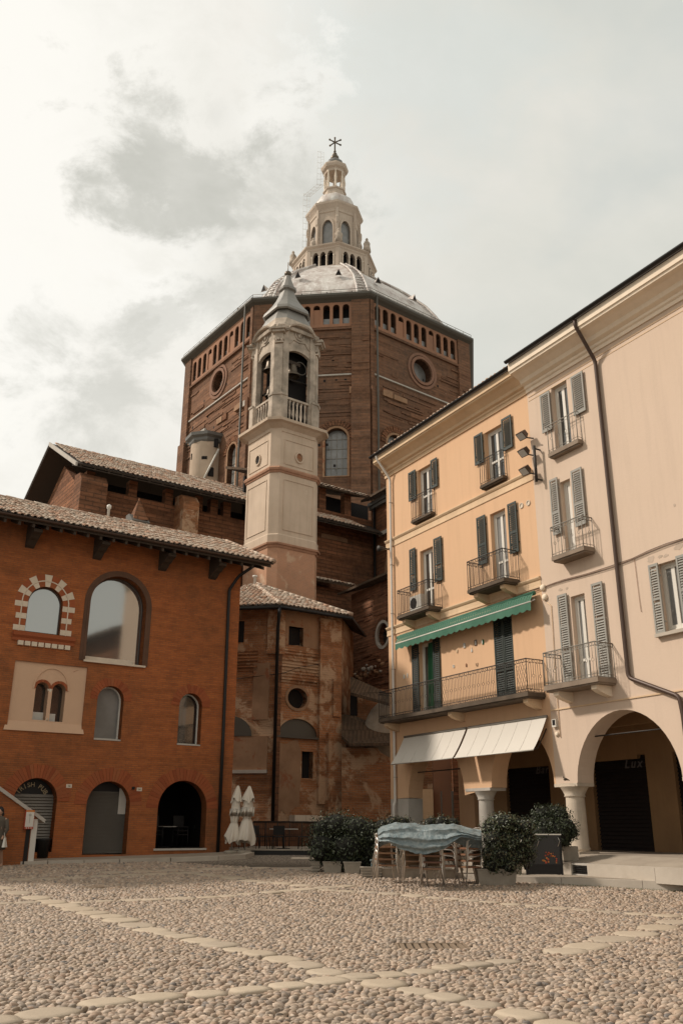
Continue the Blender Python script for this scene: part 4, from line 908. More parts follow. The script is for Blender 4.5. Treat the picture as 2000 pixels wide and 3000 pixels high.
# ================================================================== BRICK PUB ON THE LEFT
FP = Fr((-4.62, 36), 54.93)
pub = thing('brick_building', FP.P(-8, 0, .4), 'orange red brick building with arched windows and roller shuttered doorways on the left', 'building')
sc_ = FP.s(703, 1750); zg0, zg1 = .25, .62
def ar(l, r, top, bot, zs_frac=None, p=2.0, n=16):
    s0 = FP.s(*l); s1 = FP.s(*r); zt = FP.z(*top); zb = FP.z(*bot); rad = (s1 - s0) / 2; zs = zt - rad * (zs_frac or 1.0)
    return archpts(s0, s1, zb, zs, zt, n, p), (s0, s1, zb, zs, zt)
PW = {}
PW['w1'] = ar((80, 1790), (183, 1790), (130, 1718), (130, 1856))
PW['w2'] = ar((256, 1860), (428, 1800), (330, 1686), (330, 1943))
PW['w3'] = ar((286, 2050), (363.5, 2050), (327, 2010), (318, 2166))
PW['w4'] = ar((525, 2080), (592, 2080), (557, 2031), (557, 2181))
PW['d1'] = ar((34, 2390), (163, 2390), (100, 2279), (100, 2497))
PW['d2'] = ar((252, 2380), (379, 2380), (322, 2289), (322, 2503))
PW['d3'] = ar((462, 2380), (605, 2380), (539, 2287), (539, 2485))
# plaster panel with the two-light window
pq = [(43.4, 1931.4), (260, 1953), (242, 2148), (22, 2132)]
pl_, pr2 = FP.s(36, 2000), FP.s(255, 2000); pzt, pzb = FP.z(150, 1943), FP.z(130, 2140)
bl = ar((103, 2050), (141.5, 2050), (124, 1998), (120, 2109)); br_ = ar((152.5, 2050), (192, 2050), (175, 2003), (168, 2114))
SW = -19.0
mb = MB(); holes = [PW[k][0] for k in ('w1', 'w2', 'w3', 'w4', 'd1', 'd2', 'd3')]
hb = (FP.s(99, 2060), FP.s(197, 2060)); hbox = archpts(hb[0], hb[1], bl[1][2], bl[1][3], bl[1][4] + .02, 2)
holes.append(rect(pl_ + .02, pr2 - .02, pzb + .02, pzt - .02))
WT = 12.35
mb.wall(FP, 0, [(SW, 0), (sc_, 0), (sc_, WT), (SW, WT)], holes, .42, sides=False)
for h in holes[:-1]:
    for (a0, z0), (a1, z1) in zip(h, h[1:] + h[:1]): mb.face([FP.P(a0, 0, z0), FP.P(a1, 0, z1), FP.P(a1, -.42, z1), FP.P(a0, -.42, z0)])
mb.box(FP, sc_ - .02, sc_ - .001, -9, -.002, 0, WT).box(FP, SW, sc_, -9.2, -9, 0, WT)
part('wall', mb, m_pub, pub)
# window panes and frames
for k, mat, dd in (('w1', m_glassb, -.20), ('w2', m_glassb, -.36), ('w3', m_glassg, -.34), ('w4', m_glass, -.36)):
    pts, (s0, s1, zb, zs, zt) = PW[k]; q = MB(); o_ = pts; c = ((s0 + s1) / 2, (zb + zt) / 2)
    I = [(c[0] + (a - c[0]) * (1 - .05 / ((s1 - s0) / 2)), c[1] + (z - c[1]) * (1 - .05 / ((zt - zb) / 2))) for a, z in pts]; ringpoly(q, FP, I, pts, dd - .02, dd + .05)
    f = part('window', q, m_pipeb if k in ('w1', 'w2') else m_frame, pub); q = MB(); q.plate(FP, I, dd - .01, dd + .01); part('pane', q, mat, f)
q = MB(); a, b = PW['w2'][1][:2]; zb = PW['w2'][1][2]; q.box(FP, a - .05, b + .12, -.40, .08, zb - .05, zb + .02); part('window_sill', q, m_white, pub)
q = MB(); q.box(FP, a + .08, b - .25, -.42, -.30, zb + .02, zb + .22); part('inner_sill', q, m_white, pub)
for k in ('w3', 'w4'): a, b, zb = PW[k][1][:3]; q = MB(); q.box(FP, a, b, -.36, .02, zb - .04, zb + .01); part('window_sill', q, m_stone, pub)
# deep moulding round the tall window
pts, (s0, s1, zb, zs, zt) = PW['w2']
for kk, (o1, o2, d0, d1) in enumerate(((.0, .10, -.02, .035), (.10, .22, -.02, .02))):
    A_ = archpts(s0 - o1, s1 + o1, zb, zs, zt + o1, 24)[1:]; B_ = archpts(s0 - o2, s1 + o2, zb, zs, zt + o2, 24)[1:]
    q = MB()
    A_ = A_ + [(s0 - o1, zb)]; B_ = B_ + [(s0 - o2, zb)]
    for i in range(len(A_) - 1):
        a, b, c, e = A_[i], A_[i + 1], B_[i + 1], B_[i]
        q.hexa([FP.P(a[0], d0, a[1]), FP.P(b[0], d0, b[1]), FP.P(b[0], d1, b[1]), FP.P(a[0], d1, a[1]), FP.P(e[0], d0, e[1]), FP.P(c[0], d0, c[1]), FP.P(c[0], d1, c[1]), FP.P(e[0], d1, e[1])])
    part('moulding', q, m_darkmold, pub)
def wedge(q, fr, cs, cz, r0, r1, a0, a1, d0, d1, g=.0):
    P = [(r0, a0), (r0, a1), (r1, a1), (r1, a0)]; P = [(cs + r * math.cos(a), cz + r * math.sin(a)) for r, a in P]
    q.plate(fr, P, d0, d1); return q
m_vst = plaster('pale_voussoir_stone', (.66, .56, .44), st=.3, sc=3)
# chequered surround of the upper left window
pts, (s0, s1, zb, zs, zt) = PW['w1']; cs, r = (s0 + s1) / 2, (s1 - s0) / 2
nA_ = 11
for ring, (r0, r1, dd) in enumerate(((r + .004, r + .19, .012), (r + .235, r + .46, .014))):
    for i in range(nA_):
        a0, a1 = math.pi * i / nA_, math.pi * (i + 1) / nA_; pale = (i + 1 + 0 * ring) % 2 == 0; g = .012
        q = MB(); wedge(q, FP, cs, zs, r0, r1, a0 + g, a1 - g, 0, dd if pale else .006); part('voussoir', q, m_vst if pale else m_pubarch, pub)
    hh = (zs - zb) / 5
    for side in (-1, 1):
        for i in range(5):
            pale = i % 2 == 0; z1 = zs - i * hh; a, b = cs + side * r0, cs + side * (r1 - (.0 if ring == 0 else .04 * (i % 3)))
            q = MB(); q.box(FP, min(a, b), max(a, b), 0, dd if pale else .006, z1 - hh + .012, z1 - .012); part('jamb_block', q, m_vst if pale else m_pubarch, pub)
q = MB()
for i in range(28):
    a0, a1 = math.pi * i / 28, math.pi * (i + 1) / 28; wedge(q, FP, cs, zs, r + .195, r + .235, a0, a1, 0, .02)
q.box(FP, cs - r - .235, cs - r - .195, 0, .02, zb, zs).box(FP, cs + r + .195, cs + r + .235, 0, .02, zb, zs); part('ring_moulding', q, m_vst, pub)
a0_, a1_ = FP.s(38, 1846), FP.s(219, 1869); zsl = FP.z(130, 1860)
q = MB(); q.prism([FP.P(a0_, d, z) for d, z in ((0, zsl - .30), (.05, zsl - .30), (.06, zsl - .2), (.14, zsl - .12), (.16, zsl), (0, zsl))], FP.u * (a1_ - a0_)); part('window_sill', q, m_pubarch, pub)
for i in range(8):
    c = a0_ + .16 + (a1_ - a0_ - .32) * (i + .5) / 8 - .06; q = MB(); q.box(FP, c, c + .19, 0, .09, zsl - .46, zsl - .305); part('dentil', q, m_vst, pub)
# the pale plaster panel
m_panel = plaster('pink_plaster', (.60, .40, .27), st=.35, stain=(.50, .33, .22), patch=(.30, .15, .09), pf=.70, sc=.8, streak=.1)
pn = MB(); pn.wall(FP, .0, [(pl_, pzb), (pr2, pzb), (pr2, pzt), (pl_, pzt)], [bl[0], br_[0]], .30, sides=False)
pn.v = []; pn.f = []; pn.sm = []
dP = -.06
pn.wall(FP, dP, [(pl_, pzb), (pr2, pzb), (pr2, pzt), (pl_, pzt)], [bl[0], br_[0]], .30, sides=False)
for h in (bl[0], br_[0]):
    for (a0, z0), (a1, z1) in zip(h, h[1:] + h[:1]): pn.face([FP.P(a0, dP, z0), FP.P(a1, dP, z1), FP.P(a1, -.42, z1), FP.P(a0, -.42, z0)])
po = part('plaster_panel', pn, m_panel, pub)
q = MB(); q.hexa([FP.P(pl_ - .10, dP, pzb - .05), FP.P(pr2 + .06, dP, pzb - .05), FP.P(pr2 + .06, .05, pzb - .05), FP.P(pl_ - .10, .05, pzb - .05), FP.P(pl_ - .02, dP, pzb + .28), FP.P(pr2 + .01, dP, pzb + .28), FP.P(pr2 + .01, dP + .01, pzb + .28), FP.P(pl_ - .02, dP + .01, pzb + .28)]); part('ledge', q, m_panel, po)
cs2 = (bl[1][0] + br_[1][1]) / 2; zs2 = bl[1][3]; rr = FP.s(206, 2000) - cs2; ztop = FP.z(158, 1955)
q = MB(); B1 = archpts(cs2 - rr, cs2 + rr, zs2 - .5, zs2, ztop, 24)[2:]; B0 = archpts(cs2 - rr + .05, cs2 + rr - .05, zs2 - .5, zs2, ztop - .05, 24)[2:]
for i in range(len(B0) - 1):
    a, b, c, e = B0[i], B0[i + 1], B1[i + 1], B1[i]; q.hexa([FP.P(a[0], dP, a[1]), FP.P(b[0], dP, b[1]), FP.P(b[0], dP + .03, b[1]), FP.P(a[0], dP + .03, a[1]), FP.P(e[0], dP, e[1]), FP.P(c[0], dP, c[1]), FP.P(c[0], dP + .03, c[1]), FP.P(e[0], dP + .03, e[1])])
part('relief_arch', q, m_panel, po)
for h, (s0, s1, zb, zs, zt) in (bl, br_):
    q = MB(); r0 = (s1 - s0) / 2
    for i in range(9): wedge(q, FP, (s0 + s1) / 2, zs, r0 + .002, r0 + .10, math.pi * i / 9 + .01, math.pi * (i + 1) / 9 - .01, dP, dP + .022)
    part('brick_arch', q, m_pubarch, po)
    q = MB(); q.plate(FP, rect(s0 - .02, s1 + .02, zb - .02, zt + .02), -.43, -.41); part('pane', q, m_glassb if s0 < -8 and h is bl[0] else m_glass, po)
    q = MB(); q.box(FP, s0 + .02, s0 + (.55 if h is bl[0] else .3), -.40, -.36, zb, zb + .30); part('paper', q, m_frame, po)
cmid = (bl[1][1] + br_[1][0]) / 2; q = MB(); q.lathe(FP.P(cmid, dP - .06, 0), [(.075, bl[1][2]), (.06, bl[1][2] + .1), (.05, bl[1][3] - .2), (.055, bl[1][3] - .12), (.10, bl[1][3] + .02)], 12); part('colonnette', q, m_vst, po)
# brick arches over doors and small windows
for k, th, n in (('d1', .46, 27), ('d2', .46, 27), ('d3', .46, 29), ('w3', .30, 17), ('w4', .34, 17)):
    s0, s1, zb, zs, zt = PW[k][1]; cs, r = (s0 + s1) / 2, (s1 - s0) / 2
    for i in range(n):
        a0, a1 = math.pi * i / n, math.pi * (i + 1) / n; q = MB(); wedge(q, FP, cs, zs, r + .003, r + th + rng.normal(0, .02), a0 + .006, a1 - .006, 0, .010 + rng.uniform(0, .010)); part('voussoir', q, m_pubarch, pub)
for k, n in (('d1', 19), ('d2', 44)):
    s0, s1, zb, zs, zt = PW[k][1]; zt2 = zt - (.52 if k == 'd1' else .34)
    o = rollershutter(pub, FP, s0 - .1, s1 + .1, -.40, zb + .03, zt2, m_roll, n); q = MB(); q.box(FP, s0 - .1, s1 + .1, -.50, -.44, zt2 - .2, zt + .2); tb = part('tympanum', q, m_black, pub)
    if k == 'd1':
        cs = (s0 + s1) / 2 - .02; word = 'IRISH PUB'; rad = (s1 - s0) / 2 * .66; nW = len(word)
        for i, ch in enumerate(word):
            if ch == ' ': continue
            a = R(146 - 112 * i / (nW - 1)); Mx = fmat(FP, cs + rad * math.cos(a), -.43, zs + rad * math.sin(a) - .02) @ Matrix.Rotation(a - math.pi / 2, 4, 'Z'); text('letter', ch, .215, Mx, m_brass, tb, .006)
s0, s1, zb, zs, zt = PW['d2'][1]; q = MB(); q.box(FP, s1 - .02, s1 - .30, -.36, -.33, zb + 1.35, zb + 2.25); part('notice_board', q, m_stone, pub)
s0, s1, zb, zs, zt = PW['d3'][1]; q = MB(); q.box(FP, s0 - .06, s1 + .06, -.42, .04, zb - .07, zb); part('sill', q, m_stone, pub)
q = MB(); q.box(FP, s0 - .8, s1 + .8, -4, -3.9, 0, zt + .5).box(FP, s0 - .8, s0 - .7, -3.9, -.43, 0, zt + .5).box(FP, s1 + .7, s1 + .8, -3.9, -.43, 0, zt + .5).box(FP, s0 - .8, s1 + .8, -3.9, -.43, zt + .4, zt + .5); part('dark_room', q, m_dark, pub)
q = MB(); q.box(FP, s0 - .8, s1 + .8, -3.9, -.43, zb - .1, zb); part('floor', q, m_dark, pub)
q = MB(); q.plate(FP, [(a, z) for a, z in PW['d3'][0]], -.40, -.39); 
for (s_, px, py) in ((0, 202.5, 2302.8), (0, 408.2, 2312.5)):
    s, z = FP.sz(px, py); t = thing('house_number', FP.P(s, 0, z), 'small white number 14 plate between the %s doorways' % ('first and second' if px < 300 else 'second and third'), 'house number'); q = MB(); q.box(FP, s - .10, s + .10, 0, .02, z - .062, z + .062); part('plate', q, m_white, t); text('digits', '14', .10, fmat(FP, s, .022, z - .035), m_black, t, .001)
s, z = FP.sz(390, 2309); q = MB(); q.box(FP, s - .05, s + .05, 0, .06, z - .05, z + .05); solo('alarm_box', q, m_black, FP.P(s, 0, z), 'small black box on the brick between the middle door and its number plate', 'alarm box')
# eaves, brackets, roof
q = MB(); q.prism([FP.P(SW, d, z) for d, z in ((-.1, 12.25), (.5, 12.08), (1.22, 11.80), (1.22, 11.93), (.5, 12.22), (-.1, 12.5))], FP.u * (sc_ + .75 - SW)); part('eaves', q, m_wood, pub)
for i in range(40):
    s = SW + .3 + i * .5
    if s > sc_ + .6: break
    q = MB(); q.prism([FP.P(s, d, z) for d, z in ((.0, 12.10), (1.18, 11.66), (1.18, 11.80), (.0, 12.24))], FP.u * .09); part('rafter', q, m_wood, pub)
for px, py in ((-90, 1590), (85, 1600), (283, 1630), (475, 1655), (622, 1678)):
    s = FP.s(px, py, .1); q = MB(); q.prism([FP.P(s - .11, d, z) for d, z in ((0, 12.1), (.95, 11.72), (.95, 11.6), (.70, 11.55), (.55, 11.46), (.38, 11.42), (.16, 11.28), (0, 11.22))], FP.u * .32); part('bracket', q, m_wood, pub)
q = MB(); q.prism([FP.P(SW, d, z) for d, z in ((1.24, 11.93), (1.24, 12.03), (-3.2, 14.06), (-9, 11.9), (-9, 11.8), (-3.2, 13.9), )], FP.u * (sc_ + .85 - SW)); part('roof', q, m_wood, pub)
gutter(FP, SW, sc_ + .6, 1.31, 11.95, m_pipeb, pub, .07)
ex_, eu_ = FP.u, (FP.n * -4.44 + UP * 2.03)
tile_field(pub, FP.P(sc_ + .86, 1.28, 12.02), -FP.u, eu_, 86, 14, pitch=.235, rowl=.355)
q = MB(); a = SW
m_ = MB(); m_.lathe(Vector((0, 0, 0)), [(.11, 0), (.09, .42)], 8, axis=(1, 0, 0), cap=True); rm = m_.mesh('ridge_tile', m_tile)
X = Matrix((FP.u, UP.cross(FP.u), UP)).transposed().to_4x4(); i = 0
while a < sc_ + .8: inst('ridge_tile', rm, Matrix.Translation(FP.P(a, -3.2, 14.10 + random.gauss(0, .008))) @ X, pub); a += .38
for i in range(13):
    p = FP.P(sc_ + .86, 1.28 - 4.44 * i / 13.0, 12.08 + 2.03 * i / 13.0); Y = Matrix((eu_.normalized(), UP.cross(FP.u), UP)).transposed()
    e1 = eu_.normalized(); e2 = FP.u; e3 = e1.cross(e2); inst('verge_tile', rm, Matrix.Translation(p) @ Matrix((e1, e2, e3)).transposed().to_4x4(), pub)
pipe(pub, [fp2 for fp2 in (FP.P(FP.s(700, 1702, .1) + .25, .95, 11.85), FP.P(FP.s(690, 1705, .1), .35, 11.45), FP.P(FP.s(672, 1728, .1), .09, FP.z(672, 1728, .1)), FP.P(FP.s(657, 2100, .1), .09, 5.0), FP.P(FP.s(657, 2100, .1), .09, .5))], .065, m_black)
s, z = FP.sz(318, 1508, -3.2); q = MB(); q.lathe(FP.P(s, -3.2, 13.9), [(.06, 0), (.06, .62), (.10, .66), (.10, .78), (.02, .84)], 10); solo('vent_pipe', q, m_frame, FP.P(s, -3.2, 13.9), 'small white vent pipe on the ridge of the brick building', 'vent pipe')
m_eave0 = plain('slate_cowl', (.11, .10, .085), .6, .1, .3, 1)
ch = thing('chimney', FP.P(FP.s(403, 1530, -3.6), -3.8, 13.6), 'brick chimney with pointed slate cowl behind the pub roof ridge', 'chimney'); s = FP.s(405, 1520, -3.8); q = MB(); q.box(FP, s - .22, s + .24, -4.1, -3.6, 13.4, 14.36); part('stack', q, m_pubarch, ch)
q = MB(); q.prism([FP.P(s - .34, -3.5, 14.36), FP.P(s - .34, -4.3, 14.36), FP.P(s - .02, -3.9, 15.5)], FP.u * .0 + FP.u * .05).prism([FP.P(s - .34, -3.5, 14.34), FP.P(s + .38, -3.5, 14.50), FP.P(s + .02, -3.9, 15.6)], FP.n * -.06).prism([FP.P(s + .38, -3.5, 14.5), FP.P(s + .38, -4.2, 14.5), FP.P(s + .02, -3.9, 15.6)], FP.n * .02); part('cowl', q, m_trans, ch)
q = MB(); q.prism([FP.P(s - .42, d_, z_) for d_, z_ in ((-3.42, 14.28), (-3.40, 14.34), (-3.86, 14.74), (-4.2, 14.74), (-4.2, 14.28))], FP.u * .84); part('slate_skirt', q, m_eave0, ch)
# pavement strip in front of the pub
kb = [ground(*p) for p in ((-200, 2552), (0, 2540), (140, 2536), (350, 2531), (500, 2526), (640, 2521), (720, 2516), (745, 2508))]
q = MB()
for a, b in zip(kb[:-1], kb[1:]):
    pa = FP.P((a - FP.O).dot(FP.u), -.3, a.z + .16); pb_ = FP.P((b - FP.O).dot(FP.u), -.3, b.z + .16); q.face([a + UP * .13, b + UP * .13, pb_, pa])
pp = bpy.data.objects.new('pavement', q.mesh('pavement', m_pave)); COL.objects.link(pp); LOC[pp.name] = Vector((0, 0, 0)); setp(pp, kind='structure')
for a, b in zip(kb[:-1], kb[1:]):
    L = (b - a).length; n = max(1, round(L / 1.3)); e = (b - a) / n; nn = Vector((-e.y, e.x, 0)).normalized(); nn = -nn if nn.dot(FP.n) < 0 else nn
    for i in range(n):
        p0 = a + e * (i + .01); p1 = a + e * (i + .99); q = MB(); q.hexa([p0 - UP * .1, p1 - UP * .1, p1 - nn * .24 - UP * .1, p0 - nn * .24 - UP * .1, p0 + UP * .145, p1 + UP * .145, p1 - nn * .24 + UP * .145, p0 - nn * .24 + UP * .145]); part('kerbstone', q, m_kerb, pp)
# ================================================================== CATHEDRAL: octagonal drum and dome
def onz(px, py, z): d = ray(px, py); return CC + d * ((z - EYE) / d.z)
ZE = 57.0
OP = [onz(*p, ZE) for p in ((531, 1052), (736, 873), (1086, 852), (1386, 993))]
ch_ = OP[3] - OP[0]; mid = (OP[0] + OP[3]) / 2; nrm = Vector((-ch_.y, ch_.x, 0)).normalized()
if nrm.y < 0: nrm = -nrm
RO = ch_.length / 2 / math.sin(R(67.5)); OC = mid + nrm * RO * math.cos(R(67.5)); OC = Vector((OC.x, OC.y, 0))
ang = [math.degrees(math.atan2((p - OC).x, (p - OC).y)) for p in OP]; rad = [math.hypot((p - OC).x, (p - OC).y) for p in OP]
ANG = [(a, r / RO) for a, r in zip(ang, rad)] + [(a + 180, r / RO) for a, r in zip(ang, rad)]
m_ring = plaster('ring_brick', (.25, .135, .09), st=.6, stain=(.13, .085, .06), sc=.8)
m_eave = plain('dark_eaves_metal', (.10, .088, .07), .6, .1, .3, 1)
cath = thing('cathedral', (OC.x, OC.y, 1), 'huge brown brick octagonal cathedral drum with pale lead dome and white stone lantern', 'cathedral')
KW = .955       # wall radius against the eaves radius
OW = [OC + hd(a) * (RO * k * KW) for a, k in ANG]
def face_frame(i):
    a, b = OW[i], OW[(i + 1) % 8]; h = math.degrees(math.atan2((b - a).x, (b - a).y)); f = Fr((a.x, a.y), h); return f, (b - a).length
for i in range(8):
    f, L = face_frame(i)
    if f.n.dot((OC - f.O)) > 0: f.n = -f.n
    vis = i in (0, 1, 2); mb = MB(); holes = []; bL, bR = {0: (1.5, .45), 1: (2.0, 1.9), 2: (.45, 1.9)}.get(i, (1, 1))
    if vis:
        n = 11 if i != 1 else 8
        zt_, zb_ = {0: (f.z(724, 935), f.z(724, 993)), 1: (f.z(1030, 891), f.z(1030, 948)), 2: (f.z(1116, 904), f.z(1116, 962))}[i]
        g0, g1 = bL + .1, L - bR - .1; pit = (g1 - g0) / n
        for k in range(n): a = g0 + (k + .16) * pit; b = g0 + (k + .84) * pit; holes.append(archpts(a, b, zb_, zt_ - (b - a) / 2, zt_, 8))
    rw = None
    if i == 0: c = f.sz(641, 1119); rw = (c[0], c[1], 1.30)
    if i == 2: c = f.sz(1235, 1088); rw = (c[0], c[1], 1.42)
    if rw: holes.append(circ(rw[0], rw[1], rw[2], 28))
    tw = None
    if i == 1: a = f.sz(951, 1396); b = f.sz(1017, 1253); tw = (a[0], b[0], a[1], b[1])
    if i == 0: a = f.sz(663, 1439); b = f.sz(694, 1293); tw = (a[0], b[0], 29.0, b[1]); tw = (a[0], b[0], f.z(680, 1430), b[1])
    if i == 2: a = f.sz(1134, 1330); b = f.sz(1166, 1275); tw = (a[0], a[0] + 2.6, 26.5, f.z(1150, 1272))
    if tw: holes.append(archpts(tw[0], tw[1], tw[2], tw[3] - (tw[1] - tw[0]) / 2, tw[3], 14))
    mb.wall(f, 0, [(0, 2), (L, 2), (L, ZE - .1), (0, ZE - .1)], holes, 1.0, sides=False)
    for h in holes:
        dep = .9
        for (a0, z0), (a1, z1) in zip(h, h[1:] + h[:1]): mb.face([f.P(a0, 0, z0), f.P(a1, 0, z1), f.P(a1, -dep, z1), f.P(a0, -dep, z0)])
    wallo = part('wall', mb, m_dome, cath)
    if not vis: continue
    # gallery frieze in warmer brick, its piers proud of the drum
    q = MB(); gh = holes[:n]
    q.wall(f, .12, [(bL, zb_ - .35), (L - bR, zb_ - .35), (L - bR, 56.3), (bL, 56.3)], gh, .12, sides=True); part('gallery_arcade', q, m_terr, cath)
    for k, h in enumerate(gh):
        a, b = h[0][0], h[1][0]; blocked = (i == 0 and k in (3, 7)) or (i == 1 and k in (4,)) or (i == 2 and k in (3, 7))
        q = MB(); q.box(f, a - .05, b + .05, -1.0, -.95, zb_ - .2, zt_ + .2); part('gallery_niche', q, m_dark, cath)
        q = MB(); q.box(f, a, b, -.5, -.2 if not blocked else .02, zb_ - .05, (zb_ + .35 * (zt_ - zb_)) if not blocked else zb_ + .78 * (zt_ - zb_)); part('gallery_parapet', q, m_terr if blocked else m_glassg, cath)
    # ledges
    for z, d, mt, hgt in ((zb_ - .75, .28, m_dome, .25), (43.2, .16, m_stone, .16), (40.4, .34, m_stone if i == 1 else m_trans, .9)):
        zz = z
        if z == 43.2: zz = {0: f.z(600, 1205), 1: f.z(990, 1101), 2: f.z(1200, 1141)}[i]
        if z == 40.4: zz = {0: f.z(660, 1222), 1: f.z(990, 1146), 2: f.z(1200, 1181)}[i]; zz -= .4
        q = MB(); a = 0
        if hgt > .5:
            while a < L - .4:
                w_ = rng.uniform(.8, 2.2)
                if rng.random() < (.75 if i == 1 else .55): q = MB(); q.box(f, a, min(a + w_ * .9, L), 0, d * rng.uniform(.5, 1), zz, zz + hgt * rng.uniform(.6, 1)); part('stone_block', q, [m_stone, m_apsebare, m_eave, m_trans, m_apsebare][int(rng.integers(5))], cath)
                a += w_
        else: q.box(f, 0, L, 0, d, zz, zz + hgt); part('string_course', q, mt, cath)
    # corner buttresses
    for a, b in ((-.05, bL), (L - bR, L + .05)):
        q = MB(); q.box(f, a, b, 0, .32, 2, 56.4).box(f, a - .03, b + .03, 0, .55, 2, f.z(990, 1146) if i == 1 else f.z(1200, 1181) if i == 2 else f.z(660, 1222)); part('buttress', q, m_dome, cath)
    # windows
    if rw:
        q = MB(); q.plate(f, circ(rw[0], rw[1], rw[2] + .02, 28), -.92, -.88); wo_ = part('round_window', q, m_glassw if i == 0 else m_glassg, cath)
        if i == 0:
            for k in range(4): a = R(45 * k); q = MB(); q.tube([f.P(rw[0] + rw[2] * math.cos(a), -.85, rw[1] + rw[2] * math.sin(a)), f.P(rw[0] - rw[2] * math.cos(a), -.85, rw[1] - rw[2] * math.sin(a))], .05, 4); part('glazing_bar', q, m_iron, wo_)
        for ro, d in ((.35, .22), (.8, .13)):
            q = MB(); ringpoly(q, f, circ(rw[0], rw[1], rw[2] + ro - .32, 28), circ(rw[0], rw[1], rw[2] + ro, 28), 0, d); part('window_ring', q, m_ring, cath)
    if tw:
        s0, s1, zb, zt = tw; q = MB(); q.plate(f, archpts(s0 + .02, s1 - .02, zb, zt - (s1 - s0) / 2, zt - .02, 14), -.62, -.58); wo_ = part('tall_window', q, m_glassw if i == 0 else m_glassg, cath)
        for k in (1, 2, 3): a = s0 + (s1 - s0) * k / 4; q = MB(); q.box(f, a - .03, a + .03, -.57, -.53, zb, zt - .4); part('glazing_bar', q, m_irong, wo_)
        nb = 5
        for k in range(1, nb): z = zb + (zt - zb) * k / nb; q = MB(); q.box(f, s0, s1, -.57, -.53, z - .03, z + .03); part('glazing_bar', q, m_irong, wo_)
        q = MB(); O1 = archpts(s0 - .25, s1 + .25, zb - .1, zt - (s1 - s0) / 2, zt + .25, 14); I1 = archpts(s0, s1, zb, zt - (s1 - s0) / 2, zt, 14); ringpoly(q, f, I1, O1, -.3, .08); part('window_frame', q, m_apsebare, cath)
        cs, r = (s0 + s1) / 2, (s1 - s0) / 2
        for k in range(17): q = MB(); wedge(q, f, cs, zt - r, r + .27, r + .95, math.pi * k / 17 + .02, math.pi * (k + 1) / 17 - .02, 0, .10 + rng.uniform(0, .06)); part('voussoir', q, m_trans, cath)
    # proud and weathered brick courses
    q = MB()
    for k in range(230):
        z = rng.uniform(18, zb_ - 1.2); ln_ = rng.uniform(.6, 5.5); a = rng.uniform(.0, L - .5); b = min(a + ln_, L)
        if rw and abs(z - rw[1]) < rw[2] + 1.1 and a < rw[0] + rw[2] + 1.1 and b > rw[0] - rw[2] - 1.1: continue
        if tw and z < tw[3] + 1.1 and a < tw[1] + 1.1 and b > tw[0] - 1.1: continue
        d0 = .32 if (b < bL or a > L - bR) else .0
        q.box(f, a, b, d0, d0 + rng.uniform(.05, .14), z, z + rng.uniform(.10, .26))
    part('weathered_courses', q, m_dome, cath, kind='stuff')
    # putlog holes
    for k in range(30 if i == 1 else 22):
        a = rng.uniform(2.5, L - 2.5); z = rng.choice([33.5, 36.6, 30.2, 46.5, 39.0, 49.0, 44.5]); q = MB(); q.box(f, a - .12, a + .12, -.0, .012, z, z + .3); part('putlog_hole', q, m_dark, cath)
# eaves gutter
q = MB(); q.poly_ring(OC, [(RO * KW, 56.2), (RO * .975, 56.45), (RO * .99, 56.6), (RO, 56.8), (RO, 57.05), (RO * .97, 57.15), (RO * .5, 57.2)], ANG); part('eaves', q, m_eave, cath)
for i in (0, 1, 2, 3):
    p = OC + hd(ANG[i][0]) * (RO * ANG[i][1] * 1.0); p = Vector((p.x, p.y, 0)) + hd(ANG[i][0] + 90) * .0
    if i in (1, 2):
        f, L = face_frame(i if i == 2 else 0); s = .55 if i == 2 else L - 1.0; a = f.P(s, .72, 0) if i == 2 else f.P(s, .72, 0)
        q = MB(); q.tube([a + UP * 56.8, a + UP * 20], .11, 8); part('drainpipe', q, m_eave, cath)
# lead dome
def zat(py, rr, hgt_guess=60):  # height whose front point at radius rr projects on photo row py
    p = OC + hd(196) * rr; return z_at(p.x, p.y, py)
RG = 5.55; zg = zat(783, RG)
R1 = RO * .84
prof = [(RG + .3 + (R1 - RG - .3) * a, 57.1 + (zg - 57.1) * b) for a, b in ((1, 0), (.99, .08), (.95, .18), (.87, .30), (.75, .44), (.58, .585), (.40, .725), (.20, .862), (0, 1))]
A2_ = [(a, 1 + (k - 1) * 1) for a, k in ANG]
q = MB(); q.poly_ring(OC, prof, ANG); roof = part('dome_roof', q, m_lead, cath)
for i in range(8):   # ribs with cross battens
    P = [OC + hd(ANG[i][0]) * (r * (ANG[i][1])) + UP * (z + .12) for r, z in prof]
    for off_ in (-.75, .75):
        sd_ = hd(ANG[i][0] + 90); q = MB(); q.tube([p + sd_ * off_ * (.45 + .55 * (1 - k / 8)) for k, p in enumerate(P)], .14, 5); part('rib', q, m_lead, cath)
    if i in (0, 1, 2, 3):
        for k in range(22):
            t = (k + .5) / 22 * 8; j = int(t); p = P[j].lerp(P[min(j + 1, 8)], t - j); sc3 = (.45 + .55 * (1 - t / 8)); sd_ = hd(ANG[i][0] + 90)
            q = MB(); q.tube([p - sd_ * .75 * sc3, p + sd_ * .75 * sc3], .07, 4); part('batten', q, m_lead, cath)
m_redroof = plain('weathered_red_sheet', (.30, .17, .13), .7, 0, .4, .6)
for i in (0, 2):
    a0, a1 = ANG[i], ANG[i + 1]
